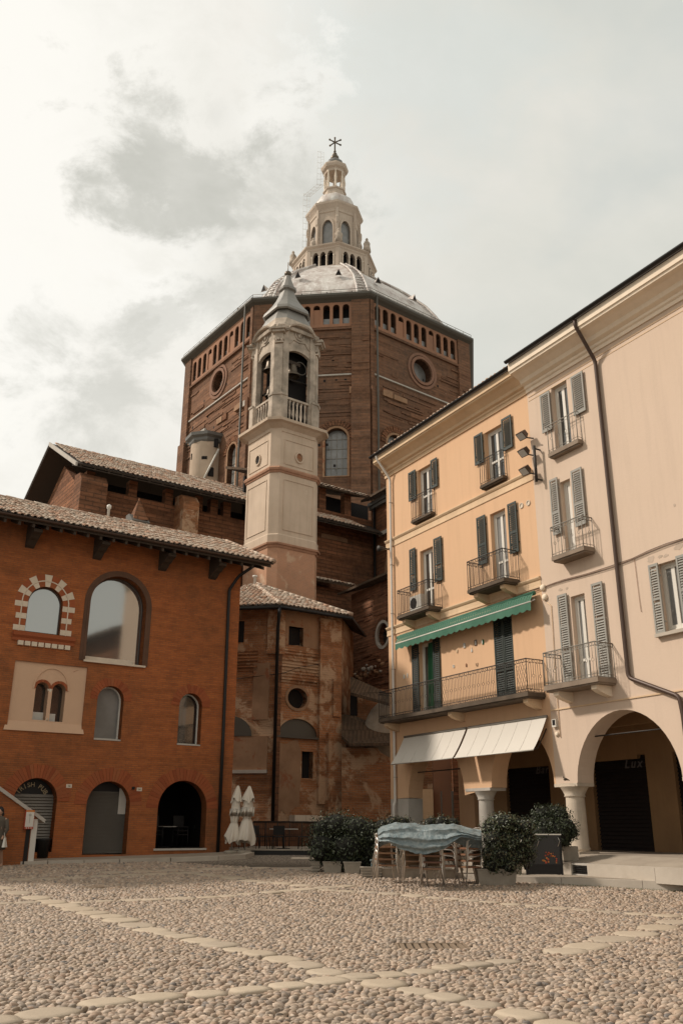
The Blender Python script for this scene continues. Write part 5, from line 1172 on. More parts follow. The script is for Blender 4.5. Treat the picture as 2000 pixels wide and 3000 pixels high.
for i in (0, 1, 2):   # small triangular dormer vents
    a0, a1 = ANG[i], ANG[i + 1]
    for row, (tt, n) in enumerate(((.18, 4), (.62, 2))):
        j = int(tt * 8)
        for k in range(n):
            u_ = (k + .5) / n; r, z = prof[j]; p = (OC + hd(a0[0]) * r * a0[1]).lerp(OC + hd(a1[0]) * r * a1[1], u_) + UP * z; o = (p - OC); o.z = 0; o.normalize(); sd_ = UP.cross(o)
            q = MB(); b = p + o * .55; q.face([b - sd_ * .32, b + sd_ * .32, b + UP * .75]); part('dormer_opening', q, m_dark, cath); q = MB(); q.face([b - sd_ * .42 - UP * .1, b + UP * .85, p - o * .6 + UP * .75]).face([b + sd_ * .42 - UP * .1, b + UP * .85, p - o * .6 + UP * .75]); part('dormer', q, m_lead, cath)
# parapet rail on the eaves
for i in (0, 1, 2):
    a0, a1 = ANG[i], ANG[i + 1]; p0 = OC + hd(a0[0]) * RO * a0[1] * .985; p1 = OC + hd(a1[0]) * RO * a1[1] * .985
    q = MB(); q.tube([p0 + UP * 57.6, p1 + UP * 57.6], .03, 4).tube([p0 + UP * 57.35, p1 + UP * 57.35], .02, 4)
    for k in range(13): p = p0.lerp(p1, k / 12); q.tube([p + UP * 57.1, p + UP * 57.6], .03, 4)
    part('railing', q, m_irong, cath)
# lantern: gallery tier, window tier, cap, upper tempietto
A8 = [ANG[1][0] + 45 * k + 0 for k in range(8)]; base_a = 196.0 + 22.5; A8 = [base_a - 45 * k for k in range(8)]
zc = zat(711, RG + .2)
def ringseg(r): return [OC + hd(a) * r for a in A8]
q = MB(); q.poly_ring(OC, [(RG + .15, zg - 1.5), (RG + .15, zg + .05), (RG, zg + .14)], A8); part('lantern_base', q, m_lant, cath)
z0_, z1_ = zg + .12, zc - .7
for i in range(8):
    a, b = OC + hd(A8[i]) * RG, OC + hd(A8[(i + 1) % 8]) * RG; f = Fr((a.x, a.y), math.degrees(math.atan2((b - a).x, (b - a).y))); L = (b - a).length
    if f.n.dot(OC - f.O) > 0: f.n = -f.n
    hs = []; n = 3; g = .62; pit = (L - 2 * g) / n
    for k in range(n): c0 = g + (k + .12) * pit; c1 = g + (k + .88) * pit; hs.append(archpts(c0, c1, z0_ + .35, z0_ + .3 + (z1_ - z0_) * .55, z1_ - .28, 8))
    q = MB(); q.wall(f, 0, [(0, z0_), (L, z0_), (L, z1_), (0, z1_)], hs, .5, sides=False)
    for h in hs:
        for (a0, y0), (a1, y1) in zip(h, h[1:] + h[:1]): q.face([f.P(a0, 0, y0), f.P(a1, 0, y1), f.P(a1, -.5, y1), f.P(a0, -.5, y0)])
    o = part('gallery_wall', q, m_lant, cath)
    q = MB(); q.box(f, .3, L - .3, -1.0, -.9, z0_, z1_); part('gallery_dark', q, m_dark, o)
    for k in range(n + 1): c0 = g + k * pit; q = MB(); q.lathe(f.P(c0, .06, 0), [(.13, z0_ + .2), (.08, z0_ + .4), (.075, z1_ - 1.15), (.14, z1_ - 1.0)], 8); part('colonnette', q, m_white, o)
    q = MB(); q.box(f, -.05, .42, -.1, .10, z0_, z1_).box(f, L - .42, L + .05, -.1, .10, z0_, z1_); part('pilaster', q, m_lant, o)
q = MB(); q.poly_ring(OC, [(RG, z1_ - .05), (RG + .12, z1_ + .1), (RG + .15, z1_ + .3), (RG + .42, z1_ + .5), (RG + .45, z1_ + .68), (RG - .5, z1_ + .85), (3.4, z1_ + .9)], A8); part('gallery_cornice', q, m_lant, cath)
R2 = 3.45; zw0 = z1_ + .8; zw2 = zat(581, 4.1) ; zw1 = zw2 - 1.2
for i in range(8):
    a, b = OC + hd(A8[i]) * R2, OC + hd(A8[(i + 1) % 8]) * R2; f = Fr((a.x, a.y), math.degrees(math.atan2((b - a).x, (b - a).y))); L = (b - a).length
    if f.n.dot(OC - f.O) > 0: f.n = -f.n
    h = archpts(L * .22, L * .78, zw0 + .3, zw0 + (zw1 - zw0) * .55, zw0 + (zw1 - zw0) * .76, 10); q = MB(); q.wall(f, 0, [(0, zw0), (L, zw0), (L, zw1 + .1), (0, zw1 + .1)], [h], .3, sides=False)
    for (a0, y0), (a1, y1) in zip(h, h[1:] + h[:1]): q.face([f.P(a0, 0, y0), f.P(a1, 0, y1), f.P(a1, -.3, y1), f.P(a0, -.3, y0)])
    o = part('lantern_wall', q, m_lant, cath); q = MB(); q.box(f, L * .15, L * .85, -.34, -.30, zw0, zw0 + (zw1 - zw0) * .8); part('lantern_window', q, m_glassg, o)
    q = MB(); O1 = archpts(L * .14, L * .86, zw0 + .2, zw0 + (zw1 - zw0) * .55, zw0 + (zw1 - zw0) * .83, 10); ringpoly(q, f, h, O1, 0, .10); part('window_arch', q, m_lant, o)
    # scroll buttress with figure at each corner
    c = OC + hd(A8[i]) * R2; o_ = hd(A8[i]); sd_ = hd(A8[i] + 90); q = MB(); hh = zw1 - zw0
    pr3 = [(0, 0), (1.25, 0), (1.2, .35), (.95, .6), (.75, .9), (.45, 1.2), (.35, hh * .55), (.30, hh * .62), (.42, hh * .66), (.42, hh * .78), (.25, hh * .82), (.25, hh), (0, hh)]
    q.prism([c + o_ * d - sd_ * .18 + UP * (zw0 + z) for d, z in pr3], sd_ * .36); part('scroll_buttress', q, m_lant, cath)
    q = MB(); cc_ = c + o_ * 1.0 + UP * (zw0 + .1); q.lathe(cc_, [(.34, 0), (.30, .6), (.36, 1.1), (.30, 1.5), (.12, 1.62), (.16, 1.72), (.17, 1.86), (.10, 2.02), (.02, 2.05)], 10); q.ell(cc_ + sd_ * .3 + UP * 1.0, (.12, .12, .4), 6, 5).ell(cc_ - sd_ * .3 + UP * 1.0, (.12, .12, .4), 6, 5); part('statue', q, m_belf, cath)
    c = OC + hd(A8[i]) * (RG + .1) + UP * (z1_ + .7)
    if i in (7, 1, 2, 6, 5): q = MB(); q.lathe(c, [(.55, 0), (.5, .5), (.42, 1.0), (.46, 1.35), (.30, 1.6), (.12, 1.7), (.19, 1.85), (.2, 2.0), (.10, 2.2), (.02, 2.24)], 10).ell(c + sd_ * .42 + UP * 1.1, (.14, .14, .42), 6, 5).ell(c - sd_ * .42 + UP * 1.1, (.14, .14, .42), 6, 5); part('statue', q, m_belf, cath)
q = MB(); q.poly_ring(OC, [(R2, zw1 - .5), (R2 + .12, zw1 - .4), (R2 + .12, zw1 - .1), (R2 + .2, zw1 + .1), (R2 + .45, zw1 + .5), (R2 + .6, zw1 + .7), (R2 + .65, zw1 + 1.0), (R2 + .3, zw1 + 1.15), (2.6, zw1 + 1.25)], A8); part('lantern_cornice', q, m_lant, cath)
zd = zw1 + 1.15; R3 = 1.7; zu = zat(561, R3 + .0)
q = MB(); q.poly_ring(OC, [(3.35, zd), (3.2, zd + (zu - zd) * .35), (2.8, zd + (zu - zd) * .62), (2.2, zd + (zu - zd) * .82), (1.6, zd + (zu - zd) * .95), (1.4, zu)], A8, True); part('cupola', q, m_lead, cath)
zk0 = zu - .9; zk1 = zat(546, 1.6)
q = MB(); q.poly_ring(OC, [(1.75, zk0), (1.75, zk0 + .35), (1.6, zk0 + .45), (1.5, zk1 - .2), (1.68, zk1 - .1), (1.68, zk1 + .1), (1.2, zk1 + .2)], A8); part('tempietto_base', q, m_lant, cath)
ztc = zat(491, 1.75)
for i in range(8):
    c = OC + hd(A8[i]) * 1.38; h = ztc - zk1 - .1; q = MB(); q.lathe(c + UP * (zk1 + .1), [(.2, 0), (.2, .15), (.12, .25), (.17, h * .28), (.13, h * .36), (.19, h * .5), (.20, h * .6), (.12, h * .8), (.10, h * .93), (.2, h)], 10); part('baluster_column', q, m_white, cath)
q = MB(); q.lathe(OC + UP * (zk1), [(.25, 0), (.22, ztc - zk1)], 8); part('tempietto_core', q, m_belf, cath)
zt2 = zat(480, 1.9)
q = MB(); q.poly_ring(OC, [(1.5, ztc - .1), (1.55, ztc + .3), (1.85, ztc + .5), (1.98, ztc + .85), (1.98, ztc + 1.1), (1.5, ztc + 1.2)], A8); part('tempietto_cornice', q, m_lant, cath)
zb_ = z_at(OC.x, OC.y, 464)
q = MB(); q.poly_ring(OC, [(1.5, ztc + 1.15), (1.3, ztc + 1.15 + (zb_ - ztc - 1.15) * .45), (.8, ztc + 1.15 + (zb_ - ztc - 1.15) * .75), (.3, zb_ - .5), (.2, zb_)], A8, True); part('finial_roof', q, m_lead2, cath)
q = MB(); q.ell(OC + UP * zb_, (.62, .62, .55), 14, 8).ell(OC + UP * z_at(OC.x, OC.y, 453), (.34, .34, .32), 12, 7); part('ball', q, m_bronze, cath)
zx0, zx1 = z_at(OC.x, OC.y, 450), z_at(OC.x, OC.y, 404); zx = z_at(OC.x, OC.y, 417)
q = MB(); q.tube([OC + UP * zx0, OC + UP * zx1], .11, 6)
for e in (Vector((.86, 0, .45)), Vector((-.80, 0, .52)), Vector((.86, 0, -.5)), Vector((-.74, 0, -.62))): q.tube([OC + UP * zx, OC + UP * zx + e * .92], .10, 6).ell(OC + UP * zx + e * .95, (.16, .16, .16), 6, 5)
q.ell(OC + UP * zx1, (.15, .15, .15), 6, 5).ell(OC + UP * (zx0 + .4), (.2, .2, .2), 6, 5); part('cross', q, m_bronze, cath)
# caged ladders on the left of the lantern
for pxs, y0, y1, rr in (((902, 893), 604, 600, 0),):
    pass
def ladder(p0, p1, out):
    q = MB(); sd_ = Vector((1, 0, 0)) * .22
    q.tube([p0 - sd_, p1 - sd_], .015, 4).tube([p0 + sd_, p1 + sd_], .015, 4); L = (p1 - p0).length; n = int(L / .45)
    for k in range(n): p = p0.lerp(p1, (k + .5) / n); q.tube([p - sd_, p + sd_], .011, 4)
    n2 = int(L / .9)
    for k in range(n2 + 1): p = p0.lerp(p1, k / n2); q.tube([p - sd_, p - sd_ + out * .5, p + out * .75, p + sd_ + out * .5, p + sd_], .010, 4)
    for a in (-1, 0, 1): q.tube([p0 + sd_ * a + out * (.75 if a == 0 else .5), p1 + sd_ * a + out * (.75 if a == 0 else .5)], .009, 4)
    part('ladder', q, m_pipew, cath)
oL = hd(250)
pL = OC + hd(236) * 4.3; ladder(Vector((pL.x, pL.y, zw0 + .4)), Vector((pL.x, pL.y, zw2 + 1.8)), oL)
pU = OC + hd(236) * 2.1; ladder(Vector((pL.x, pL.y, zw2 + 1.5)), Vector((pU.x, pU.y, zk1 + .5)), oL); ladder(Vector((pU.x, pU.y, zk1 + .4)), Vector((pU.x, pU.y, zb_)), oL)
# cylindrical stair turret against the left face
f0, L0 = face_frame(0); 
if f0.n.dot(OC - f0.O) > 0: f0.n = -f0.n
sT, _ = f0.sz(597, 1400, .8); cT = f0.P(sT, .5, 0); rT = 1.9
zT = z_at(cT.x, cT.y - rT, 1290)
tur = thing('stair_turret', (cT.x, cT.y, 20), 'pale plastered round stair turret attached to the left side of the drum', 'turret')
q = MB(); q.lathe(cT, [(rT, 15), (rT, zT), (rT + .1, zT + .2)], 24); part('shaft', q, m_tower, tur)
q = MB(); q.poly_ring(cT, [(rT + .1, zT - .1), (rT + .25, zT + .1), (rT + .3, zT + .4), (rT + .65, zT + .6), (rT + .7, zT + .95), (rT + .2, zT + 1.15), (.2, zT + 1.6)], [196 + 22.5 + 45 * k for k in range(8)]); part('cap', q, m_lead2, tur)
q = MB(); pA = at_y(590, 1418, cT.y - rT - .35); pB = at_y(641, 1316, cT.y - rT - .1); q.tube([pA, pB], .13, 6); part('diagonal_pipe', q, m_frame, tur)
for px, py, w_, h_ in ((633, 1297, .22, 1.0), (617, 1382, .3, 1.0), (564, 1338, .16, .7), (599, 1341, .3, .35)):
    p = at_y(px, py, cT.y - math.sqrt(max(rT ** 2 - (at_y(px, py, cT.y).x - cT.x) ** 2 * .9, .05)) - .02); q = MB(); q.wbox(p.x - w_, p.x + w_, p.y - .06, p.y + .3, p.z - h_ / 2, p.z + h_ / 2); part('slit', q, m_dark, tur)
# ================================================================== BELL TOWER
TC = Vector((-3.58, 49.66, 0)); TH = 53.0; TS = 1.725
tw = thing('bell_tower', (TC.x, TC.y, .7), 'slender pale plastered baroque bell tower with open belfry in front of the cathedral', 'bell tower')
tu = hd(TH); tv = hd(TH - 90)     # right face runs along tu, left face along tv
def toct(r, z, c=.42):
    """square with cut corners, r half side, corners counter-clockwise"""
    P = []
    for a, b in ((-1, -1), (1, -1), (1, 1), (-1, 1)):
        k = c
        if (a, b) == (-1, -1): q = [(-r, -r + k), (-r + k, -r)]
        elif (a, b) == (1, -1): q = [(r - k, -r), (r, -r + k)]
        elif (a, b) == (1, 1): q = [(r, r - k), (r - k, r)]
        else: q = [(-r + k, r), (-r, r - k)]
        P += [TC + tu * x + tv * y + UP * z for x, y in q]
    return P
def tring(mb, prof, c=.42, sm=False):
    vs = []; n = 8
    for r, z, *k in prof: vs += toct(r, z, k[0] if k else c)
    fs = [(i * n + k, i * n + (k + 1) % n, (i + 1) * n + (k + 1) % n, (i + 1) * n + k) for i in range(len(prof) - 1) for k in range(n)] + [tuple(range(n))[::-1], tuple((len(prof) - 1) * n + k for k in range(n))]
    mb.add(vs, fs, sm); return mb
fc = TC - tu * (TS - .2) - tv * (TS - .2)
def tz(py, r=TS): c = TC - (tu + tv) * (r - .21); return z_at(c.x, c.y, py)
zb1 = tz(1590); zb0 = tz(1566); zm = tz(1376); zc0 = tz(1262); zc1 = tz(1217, TS + .45)
q = MB(); tring(q, [(TS - .02, 0), (TS - .02, zb1 - .25)]); m_twb = brick('rendered_brick', (.46, .24, .145), (.40, .22, .14), (.48, .32, .22), (.26, .15, .095), .5, patch=(.55, .38, .26), pf=.55, bump=.3, big=.5); part('base', q, m_twb, tw)
def moulding_ring(z, steps, mat, name, c=.42):
    q = MB(); tring(q, [(r, z + h) for r, h in steps], c); part(name, q, mat, tw)
m_brickmold = plaster('brick_moulding', (.40, .22, .14), st=.6, stain=(.20, .11, .07), sc=2)
moulding_ring(zb1, [(TS - .3, -.28), (TS + .02, -.25), (TS + .06, -.12), (TS + .12, -.10), (TS + .13, .0), (TS + .05, .05), (TS - .3, .06)], m_brickmold, 'string_course')
q = MB(); tring(q, [(TS + .03, zb1 + .05), (TS + .03, zb0 + .0), (TS - .02, zb0 + .08), (TS - .02, zm - .15)]); part('lower_shaft', q, m_tower, tw)
moulding_ring(zm, [(TS - .3, -.18), (TS + .02, -.15), (TS + .05, -.05), (TS + .10, -.02), (TS + .12, .10), (TS + .04, .22), (TS - .3, .24)], m_brickmold, 'string_course')
q = MB(); tring(q, [(TS - .03, zm + .2), (TS - .03, zc0)]); part('upper_shaft', q, m_tower, tw)
TFR = Fr((TC - tu * TS - tv * TS).to_2d(), TH); TFL = Fr((TC - tu * TS - tv * TS).to_2d(), TH - 90)
for f in (TFR, TFL):
    L = 2 * TS
    for z0, z1, dd in ((zb0 + .35, zm - .5, -.02), (zm + .45, zc0 - .45, -.03)):
        q = MB(); O1 = rect(.72, L - .62, z0, z1); I1 = rect(.77, L - .67, z0 + .05, z1 - .05); ringpoly(q, f, I1, O1, dd - .02, dd + .035); part('panel_moulding', q, m_tower, tw)
    zr = f.z(*((871, 1340) if f is TFR else (763, 1344))); sr = L / 2 + .05
    q = MB(); ringpoly(q, f, circ(sr, zr, .22, 20, .27), circ(sr, zr, .30, 20, .36), -.05, .05); o = part('oculus', q, m_tower, tw)
    q = MB(); q.plate(f, circ(sr, zr, .22, 20, .27), -.028, -.022); part('oculus_recess', q, m_apsebare if f is TFR else m_dark, o)
    for a, b in ((.0 + .42, .42 + .0),): pass
# main cornice
moulding_ring(zc0, [(TS - .03, -.02), (TS + .02, 0), (TS + .02, (zc1 - zc0) * .3), (TS + .12, (zc1 - zc0) * .42), (TS + .30, (zc1 - zc0) * .62), (TS + .48, (zc1 - zc0) * .70), (TS + .50, (zc1 - zc0) * .93), (TS + .42, (zc1 - zc0)), (TS - .2, (zc1 - zc0) + .12)], m_tower, 'main_cornice', .55)
# belfry
BS = TS - .12; zp0 = zc1 + .02; zp1 = tz(1156, BS + .1); zk = tz(1009, BS); zq = tz(985, BS)
zf = tz(939, BS + .3)
zop1 = TFR.z(868, 1021, -.12); zh0 = TFR.z(906, 986, .25); zh1 = TFR.z(877, 949, .3)
q = MB(); tring(q, [(BS + .12, zp0), (BS + .12, zp0 + .22), (BS + .04, zp0 + .26)]); part('belfry_plinth', q, m_belf, tw)
q = MB(); tring(q, [(BS - .3, zp0 + .1), (BS - .3, zp0 + .3)]); part('belfry_floor', q, m_dark, tw)
corners = [(-1, -1), (1, -1), (1, 1), (-1, 1)]
def cpost(mb, a, b, w_, r, z0, z1, cc=.42):
    # diagonal corner pier: plan of the cut corner plus a short leg along both faces
    pts = [(r, r - w_), (r, r - cc), (r - cc, r), (r - w_, r), (r - w_, r - .34), (r - .34, r - w_)]
    pts = [TC + tu * (a * x) + tv * (b * y) + UP * z0 for x, y in pts]; mb.prism(pts, UP * (z1 - z0))
for a, b in corners:
    q = MB(); cpost(q, a, b, .80, BS, zp0 + .25, zf - .3); part('belfry_pier', q, m_belf, tw)
    q = MB(); cpost(q, a, b, .84, BS + .12, zp0 + .2, zp1); cpost(q, a, b, .86, BS + .17, zp1, zp1 + .14); part('pedestal', q, m_belf, tw)
    d = (tu * a + tv * b).normalized(); e = UP.cross(d); c = TC + d * ((BS - .21) * math.sqrt(2)); 
    q = MB()
    q.obox(c + d * .03 + UP * ((zp1 + zk) / 2 + .1), e * .24, d * .06, UP * ((zk - zp1) / 2 - .1)); part('pilaster', q, m_belf, tw)
    q = MB(); q.obox(c + d * .08 + UP * (zk + .12), e * .27, d * .09, UP * .05); q.obox(c + d * .10 + UP * (zk + .34), e * .30, d * .10, UP * .06)
    for sgn in (-1, 1): q.ell(c + d * .14 + e * sgn * .17 + UP * (zk + .24), (.09, .09, .11), 8, 6)
    q.ell(c + d * .16 + UP * (zk + .30), (.08, .08, .10), 8, 6); part('capital', q, m_belf, tw)
    q = MB(); q.obox(c + d * .06 + UP * (zk + .65), e * .26, d * .10, UP * .26); q.obox(c + d * .20 + UP * zh0, e * .46, d * .30, UP * .06).obox(c + d * .16 + UP * (zh0 - .14), e * .38, d * .22, UP * .07); q.ell(c + d * .30 + UP * (zh0 + .16), (.16, .16, .22), 8, 6); part('entablature', q, m_belf, tw)
for f, nm in ((TFR, 0), (TFL, 1), (Fr((TC + tu * TS - tv * TS).to_2d(), TH - 90), 2), (Fr((TC - tu * TS + tv * TS).to_2d(), TH), 3)):
    if nm >= 2: 
        if f.n.dot(TC - f.O) > 0: f.n = -f.n
    L = 2 * TS; dd = -(TS - BS) - .10; s0, s1 = .74, L - .76; cs = L / 2; q = MB()
    # wall over the opening with a scalloped head and curved top
    op = [(s0, zop1 - 1.9), (s0, zop1 - 1.15)]
    n = 16
    for k in range(n + 1):
        t = k / n; a = math.pi * (1 - t); x = cs + (s1 - s0) / 2 * math.cos(a); z = zop1 - .95 + .85 * math.sin(a) ** .7; z = min(z, zop1 - .05)
        op.append((x, z))
    op += [(s1, zop1 - 1.15), (s1, zop1 - 1.9)]
    top = [(s1 + .12, zop1 - 1.9), (s1 + .12, zh0)]
    hw = (s1 - s0) / 2 + .02
    for k in range(n + 1): t = k / n; x = cs + hw * math.cos(math.pi * t); top.append((x, zh0 + .05 + (zh1 - zh0 - .05) * math.sin(math.pi * t)))
    top += [(s0 - .12, zh0), (s0 - .12, zop1 - 1.9)]
    poly = op[::1] + top
    q.plate(f, poly, dd - .22, dd); part('belfry_arch', q, m_belf, tw)
    q = MB(); pth = [(s1 + .12, zh0 - .04), (s1 - .0, zh0 - .02)] + [(cs + hw * math.cos(math.pi * k / n), zh0 + .06 + (zh1 - zh0 - .06) * math.sin(math.pi * k / n)) for k in range(n + 1)] + [(s0, zh0 - .02), (s0 - .12, zh0 - .04)]
    for (a0, z0), (a1, z1) in zip(pth[:-1], pth[1:]):
        q.hexa([f.P(a0, dd - .2, z0), f.P(a1, dd - .2, z1), f.P(a1, dd + .36, z1), f.P(a0, dd + .36, z0), f.P(a0, dd - .2, z0 + .10), f.P(a1, dd - .2, z1 + .10), f.P(a1, dd + .42, z1 + .10), f.P(a0, dd + .42, z0 + .10)])
    part('curved_hood', q, m_belf, tw)
    q = MB(); ringpoly(q, f, circ(cs, zh0 + .16, .28, 18, .34), circ(cs, zh0 + .16, .36, 18, .42), dd, dd + .06); q.plate(f, circ(cs, zh0 + .16, .2, 12, .2), dd, dd + .05); q.ell(f.P(cs, dd + .05, zh0 + .2), (.12, .12, .12), 6, 5).ell(f.P(cs - .06, dd + .05, zh0 + .02), (.1, .1, .14), 6, 5); part('medallion', q, m_belf, tw)
    q = MB(); q.tube([f.P(a, dd + .03, z) for a, z in ((s0 - .1, zk + .1), (s0 + .3, zk + .3), (s0 + .55, zk + .62), (cs, zk + .52), (s1 - .55, zk + .62), (s1 - .3, zk + .3), (s1 + .1, zk + .1))], .035, 5); part('swag_moulding', q, m_belf, tw)
    # balustrade
    zr_ = zp0 + .25; zt_ = zp1 - .08
    q = MB(); q.box(f, s0 - .1, s1 + .1, dd - .16, dd + .06, zt_, zt_ + .13); part('balustrade_rail', q, m_belf, tw)
    nb = 7
    for k in range(nb):
        c = f.P(s0 + (s1 - s0) * (k + .5) / nb, dd - .04, 0); h = zt_ - zr_; q = MB(); q.lathe(c, [(.075, zr_), (.075, zr_ + .08), (.04, zr_ + .14), (.085, zr_ + h * .35), (.045, zr_ + h * .7), (.05, zr_ + h * .8), (.075, zt_)], 8); part('baluster', q, m_belf, tw)
    # metal cable guards
    if nm < 2: q = MB(); q.tube([f.P(s0 + .1, dd + .02, zp1), f.P(s0 + .12, dd + .02, zop1 - 1.6)], .025, 5); part('guide_tube', q, m_irong, tw)
def bell(x, y, z, r, mat=m_bronze):
    q = MB(); q.lathe(TC + tu * x + tv * y, [(.02 * r, z + 1.75 * r), (.35 * r, z + 1.72 * r), (.5 * r, z + 1.6 * r), (.55 * r, z + 1.3 * r), (.62 * r, z + .8 * r), (.75 * r, z + .35 * r), (1.0 * r, z + .05 * r), (1.0 * r, z), (.9 * r, z + .02 * r), (.7 * r, z + .3 * r)], 20, cap=False); return q
zbell = zp1 + (zop1 - zp1) * .42
for k, (x, y, z, r, lab) in enumerate(((-.15, -1.05, zbell + .35, .48, 'large bronze bell in the right belfry opening'), (-1.05, .15, zbell + .95, .42, 'bronze bell hanging high in the left belfry opening'), (-.95, .25, zbell - .75, .30, 'smaller bronze bell low in the left belfry opening'))):
    t = thing('bell', TC + tu * x + tv * y + UP * z, lab, 'bell'); q = bell(x, y, z, r); part('body', q, m_bronze, t)
    q = MB(); c = TC + tu * x + tv * y; q.obox(c + UP * (z + 1.95 * r), (tu if k == 0 else tv) * r * 1.1, (tv if k == 0 else tu) * .08, UP * .12); part('headstock', q, m_wood, t); q = MB(); q.tube([c + UP * (z + 1.2 * r), c + UP * (z - .1 * r)], .03, 5).ell(c + UP * (z - .05 * r), (.07, .07, .09), 8, 6); part('clapper', q, m_iron, t)
    q = MB(); W_ = c + (tu if k == 0 else tv) * (r * 1.25) + UP * (z + 1.6 * r); ax1 = tv if k == 0 else tu; e1 = tu if k == 0 else tv; q.tube([W_ + (e1 * math.cos(a) + UP * math.sin(a)) * r * .9 for a in [2 * math.pi * i / 16 for i in range(16)]], .025, 5, closed=True); part('wheel', q, m_irong, t)
q = MB(); tring(q, [(BS - .75, zp0 + .3), (BS - .75, zf - .2)]); q = MB()
q.tube([TC - tu * 1.3 - tv * .9 + UP * (zbell + .2), TC + tu * 1.3 - tv * .9 + UP * (zbell + .2)], .07, 6).tube([TC - tu * .9 - tv * 1.3 + UP * (zbell - .3), TC - tu * .9 + tv * 1.3 + UP * (zbell - .3)], .07, 6).tube([TC - tu * .9 - tv * 1.3 + UP * (zbell + 1.4), TC - tu * .9 + tv * 1.3 + UP * (zbell + 1.4)], .07, 6); part('bell_frame', q, m_iron, tw)
q = MB(); q.prism([TC + tu * x + tv * y + UP * (zp0 + .3) for x, y in ((-.62, -.62), (1.2, -.62), (1.2, 1.2), (-.62, 1.2))], UP * (zf - zp0 - .6)); part('belfry_dark', q, m_dark, tw)  # added near-black block, stands in for the shade inside the belfry
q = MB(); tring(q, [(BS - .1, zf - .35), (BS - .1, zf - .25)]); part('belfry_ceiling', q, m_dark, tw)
# roof of the belfry
zr0, zr1, zr2, zr3, zr4, zr5, zr6 = tz(925, BS), tz(905, BS), tz(884, 1.2), tz(858, .4), tz(848, .4), tz(841, .4), tz(812, .15)
q = MB(); tring(q, [(BS + .10, zf - .3), (BS + .14, zf - .1), (BS + .02, zf), (1.48, tz(933, 1.48), .5), (1.44, tz(929, 1.44), .5)]); part('attic', q, m_belf, tw)
q = MB(); tring(q, [(r_, tz(y_, r_), c_) for r_, y_, c_ in ((1.42, 930, .5), (1.38, 926, .5), (1.20, 916, .46), (1.06, 907, .42), (1.04, 904, .42), (1.22, 902, .46), (1.30, 896, .48), (1.25, 889, .46), (1.06, 885, .4), (.82, 879, .32), (.62, 871, .24), (.47, 861, .18))] + [(.37, zr4 - .05, .14)], sm=False); part('bulbous_roof', q, m_cap, tw)
q = MB(); tring(q, [(.36, zr4 - .1, .15), (.50, zr4, .22), (.52, zr4 + .14, .22), (.42, zr5 + .05, .18), (.22, zr6 - .3, .1), (.16, zr6, .08)]); part('spire', q, m_cap, tw)
ct = TC + UP * 0; q = MB(); zB_ = z_at(TC.x, TC.y, 803); q.ell(TC + UP * zB_, (.24, .24, .22), 12, 8); q.tube([TC + UP * zB_, TC + UP * (zB_ + .9)], .03, 5); part('ball', q, m_bronze, tw)

# ================================================================== NAVE: long low building with tiled roof
p = at_y(700, 1464, 53); FN = Fr((p.x, p.y), 54.93); ze = p.z
nv = thing('church_nave', FN.P(-8, -2, .7), 'long dark brick church wing with tiled gable roof behind the brick pub', 'church wing')
sg = FN.s(223, 1353); pr_y = None
# ridge: point whose projection is the apex
lo = min((abs(FN.sz(145, 1298, -m * .05)[0] - sg), m * .05) for m in range(20, 280))[1]
rd = lo; rz = FN.z(145, 1298, -rd)
q = MB(); q.prism([FN.P(sg, d, z) for d, z in ((0, ze - .1), (0, ze), (-rd, rz), (-2 * rd, ze), (-2 * rd, ze - .12), (-rd, rz - .14))], FN.u * (12 - sg)); part('roof', q, m_wood, nv)
q = MB(); q.prism([FN.P(sg + .02, d, z) for d, z in ((-.02, ze - .16), (-rd, rz - .20), (-2 * rd, ze - .18), (-2 * rd, ze - .22), (-rd, rz - .26), (-.02, ze - .22))], FN.u * (11.9 - sg)); part('soffit', q, m_wood, nv)
q = MB(); q.prism([FN.P(sg - .02, d, z) for d, z in ((.03, ze - .22), (.03, ze + .03), (-rd, rz + .06), (-rd, rz - .20))], FN.u * .12); part('verge_board', q, m_stone, nv)
eu2 = (FN.n * -rd + UP * (rz - ze)); nr = int(eu2.length / .42)
tile_field(nv, FN.P(10, .12, ze + .02), -FN.u, eu2, int((10 - sg) / .3), nr, pitch=.30, rowl=.42, single=300, sc_=1.2)
wd = -1.45; zw_ = ze - .75; sw_ = sg + 1.15
mb = MB(); mb.box(FN, sw_, 12, wd - .6, wd, 0, zw_)
gx = [(sw_, d) for d in (wd, -2 * rd - wd)]
mb.prism([FN.P(sw_ - .02, d, z) for d, z in ((wd, 0), (wd, zw_ - .3), (wd - .8, zw_ + .5), (wd - 1.2, zw_ + .35), (-rd, rz - 1.3), (-2 * rd - wd, zw_), (-2 * rd - wd, 0))], FN.u * .5); part('wall', mb, m_trans, nv)
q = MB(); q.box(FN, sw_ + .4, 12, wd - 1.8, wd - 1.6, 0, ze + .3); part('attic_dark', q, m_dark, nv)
px_p = [(262, 1500), (390, 1600), (497, 1600), (585, 1600), (630, 1600), (668, 1600)]
for x, _y in px_p: s = FN.s(x, 1440, wd); q = MB(); q.box(FN, s - .26, s + .26, wd - .5, wd + .02, zw_ - .4, ze + .25); part('pier', q, m_trans, nv)
for xl, xr, zt in ((233, 316, 1395), (538, 566, 1455)):
    a, b = FN.s(xl, 1450, wd + 1.2), FN.s(xr, 1450, wd + .3); zt_ = FN.z((xl + xr) / 2, zt, wd + .8); q = MB()
    if xl < 300: b = FN.s(312, 1450, wd + 1.2)
    q.prism([FN.P(a, d, z) for d, z in ((wd, 0), (wd + 1.3, 0), (wd + 1.3, zt_ - .5), (wd + .9, zt_), (wd, zt_ + .1))], FN.u * max(b - a, .7)); part('buttress', q, m_trans if xl < 300 else m_apse, nv)
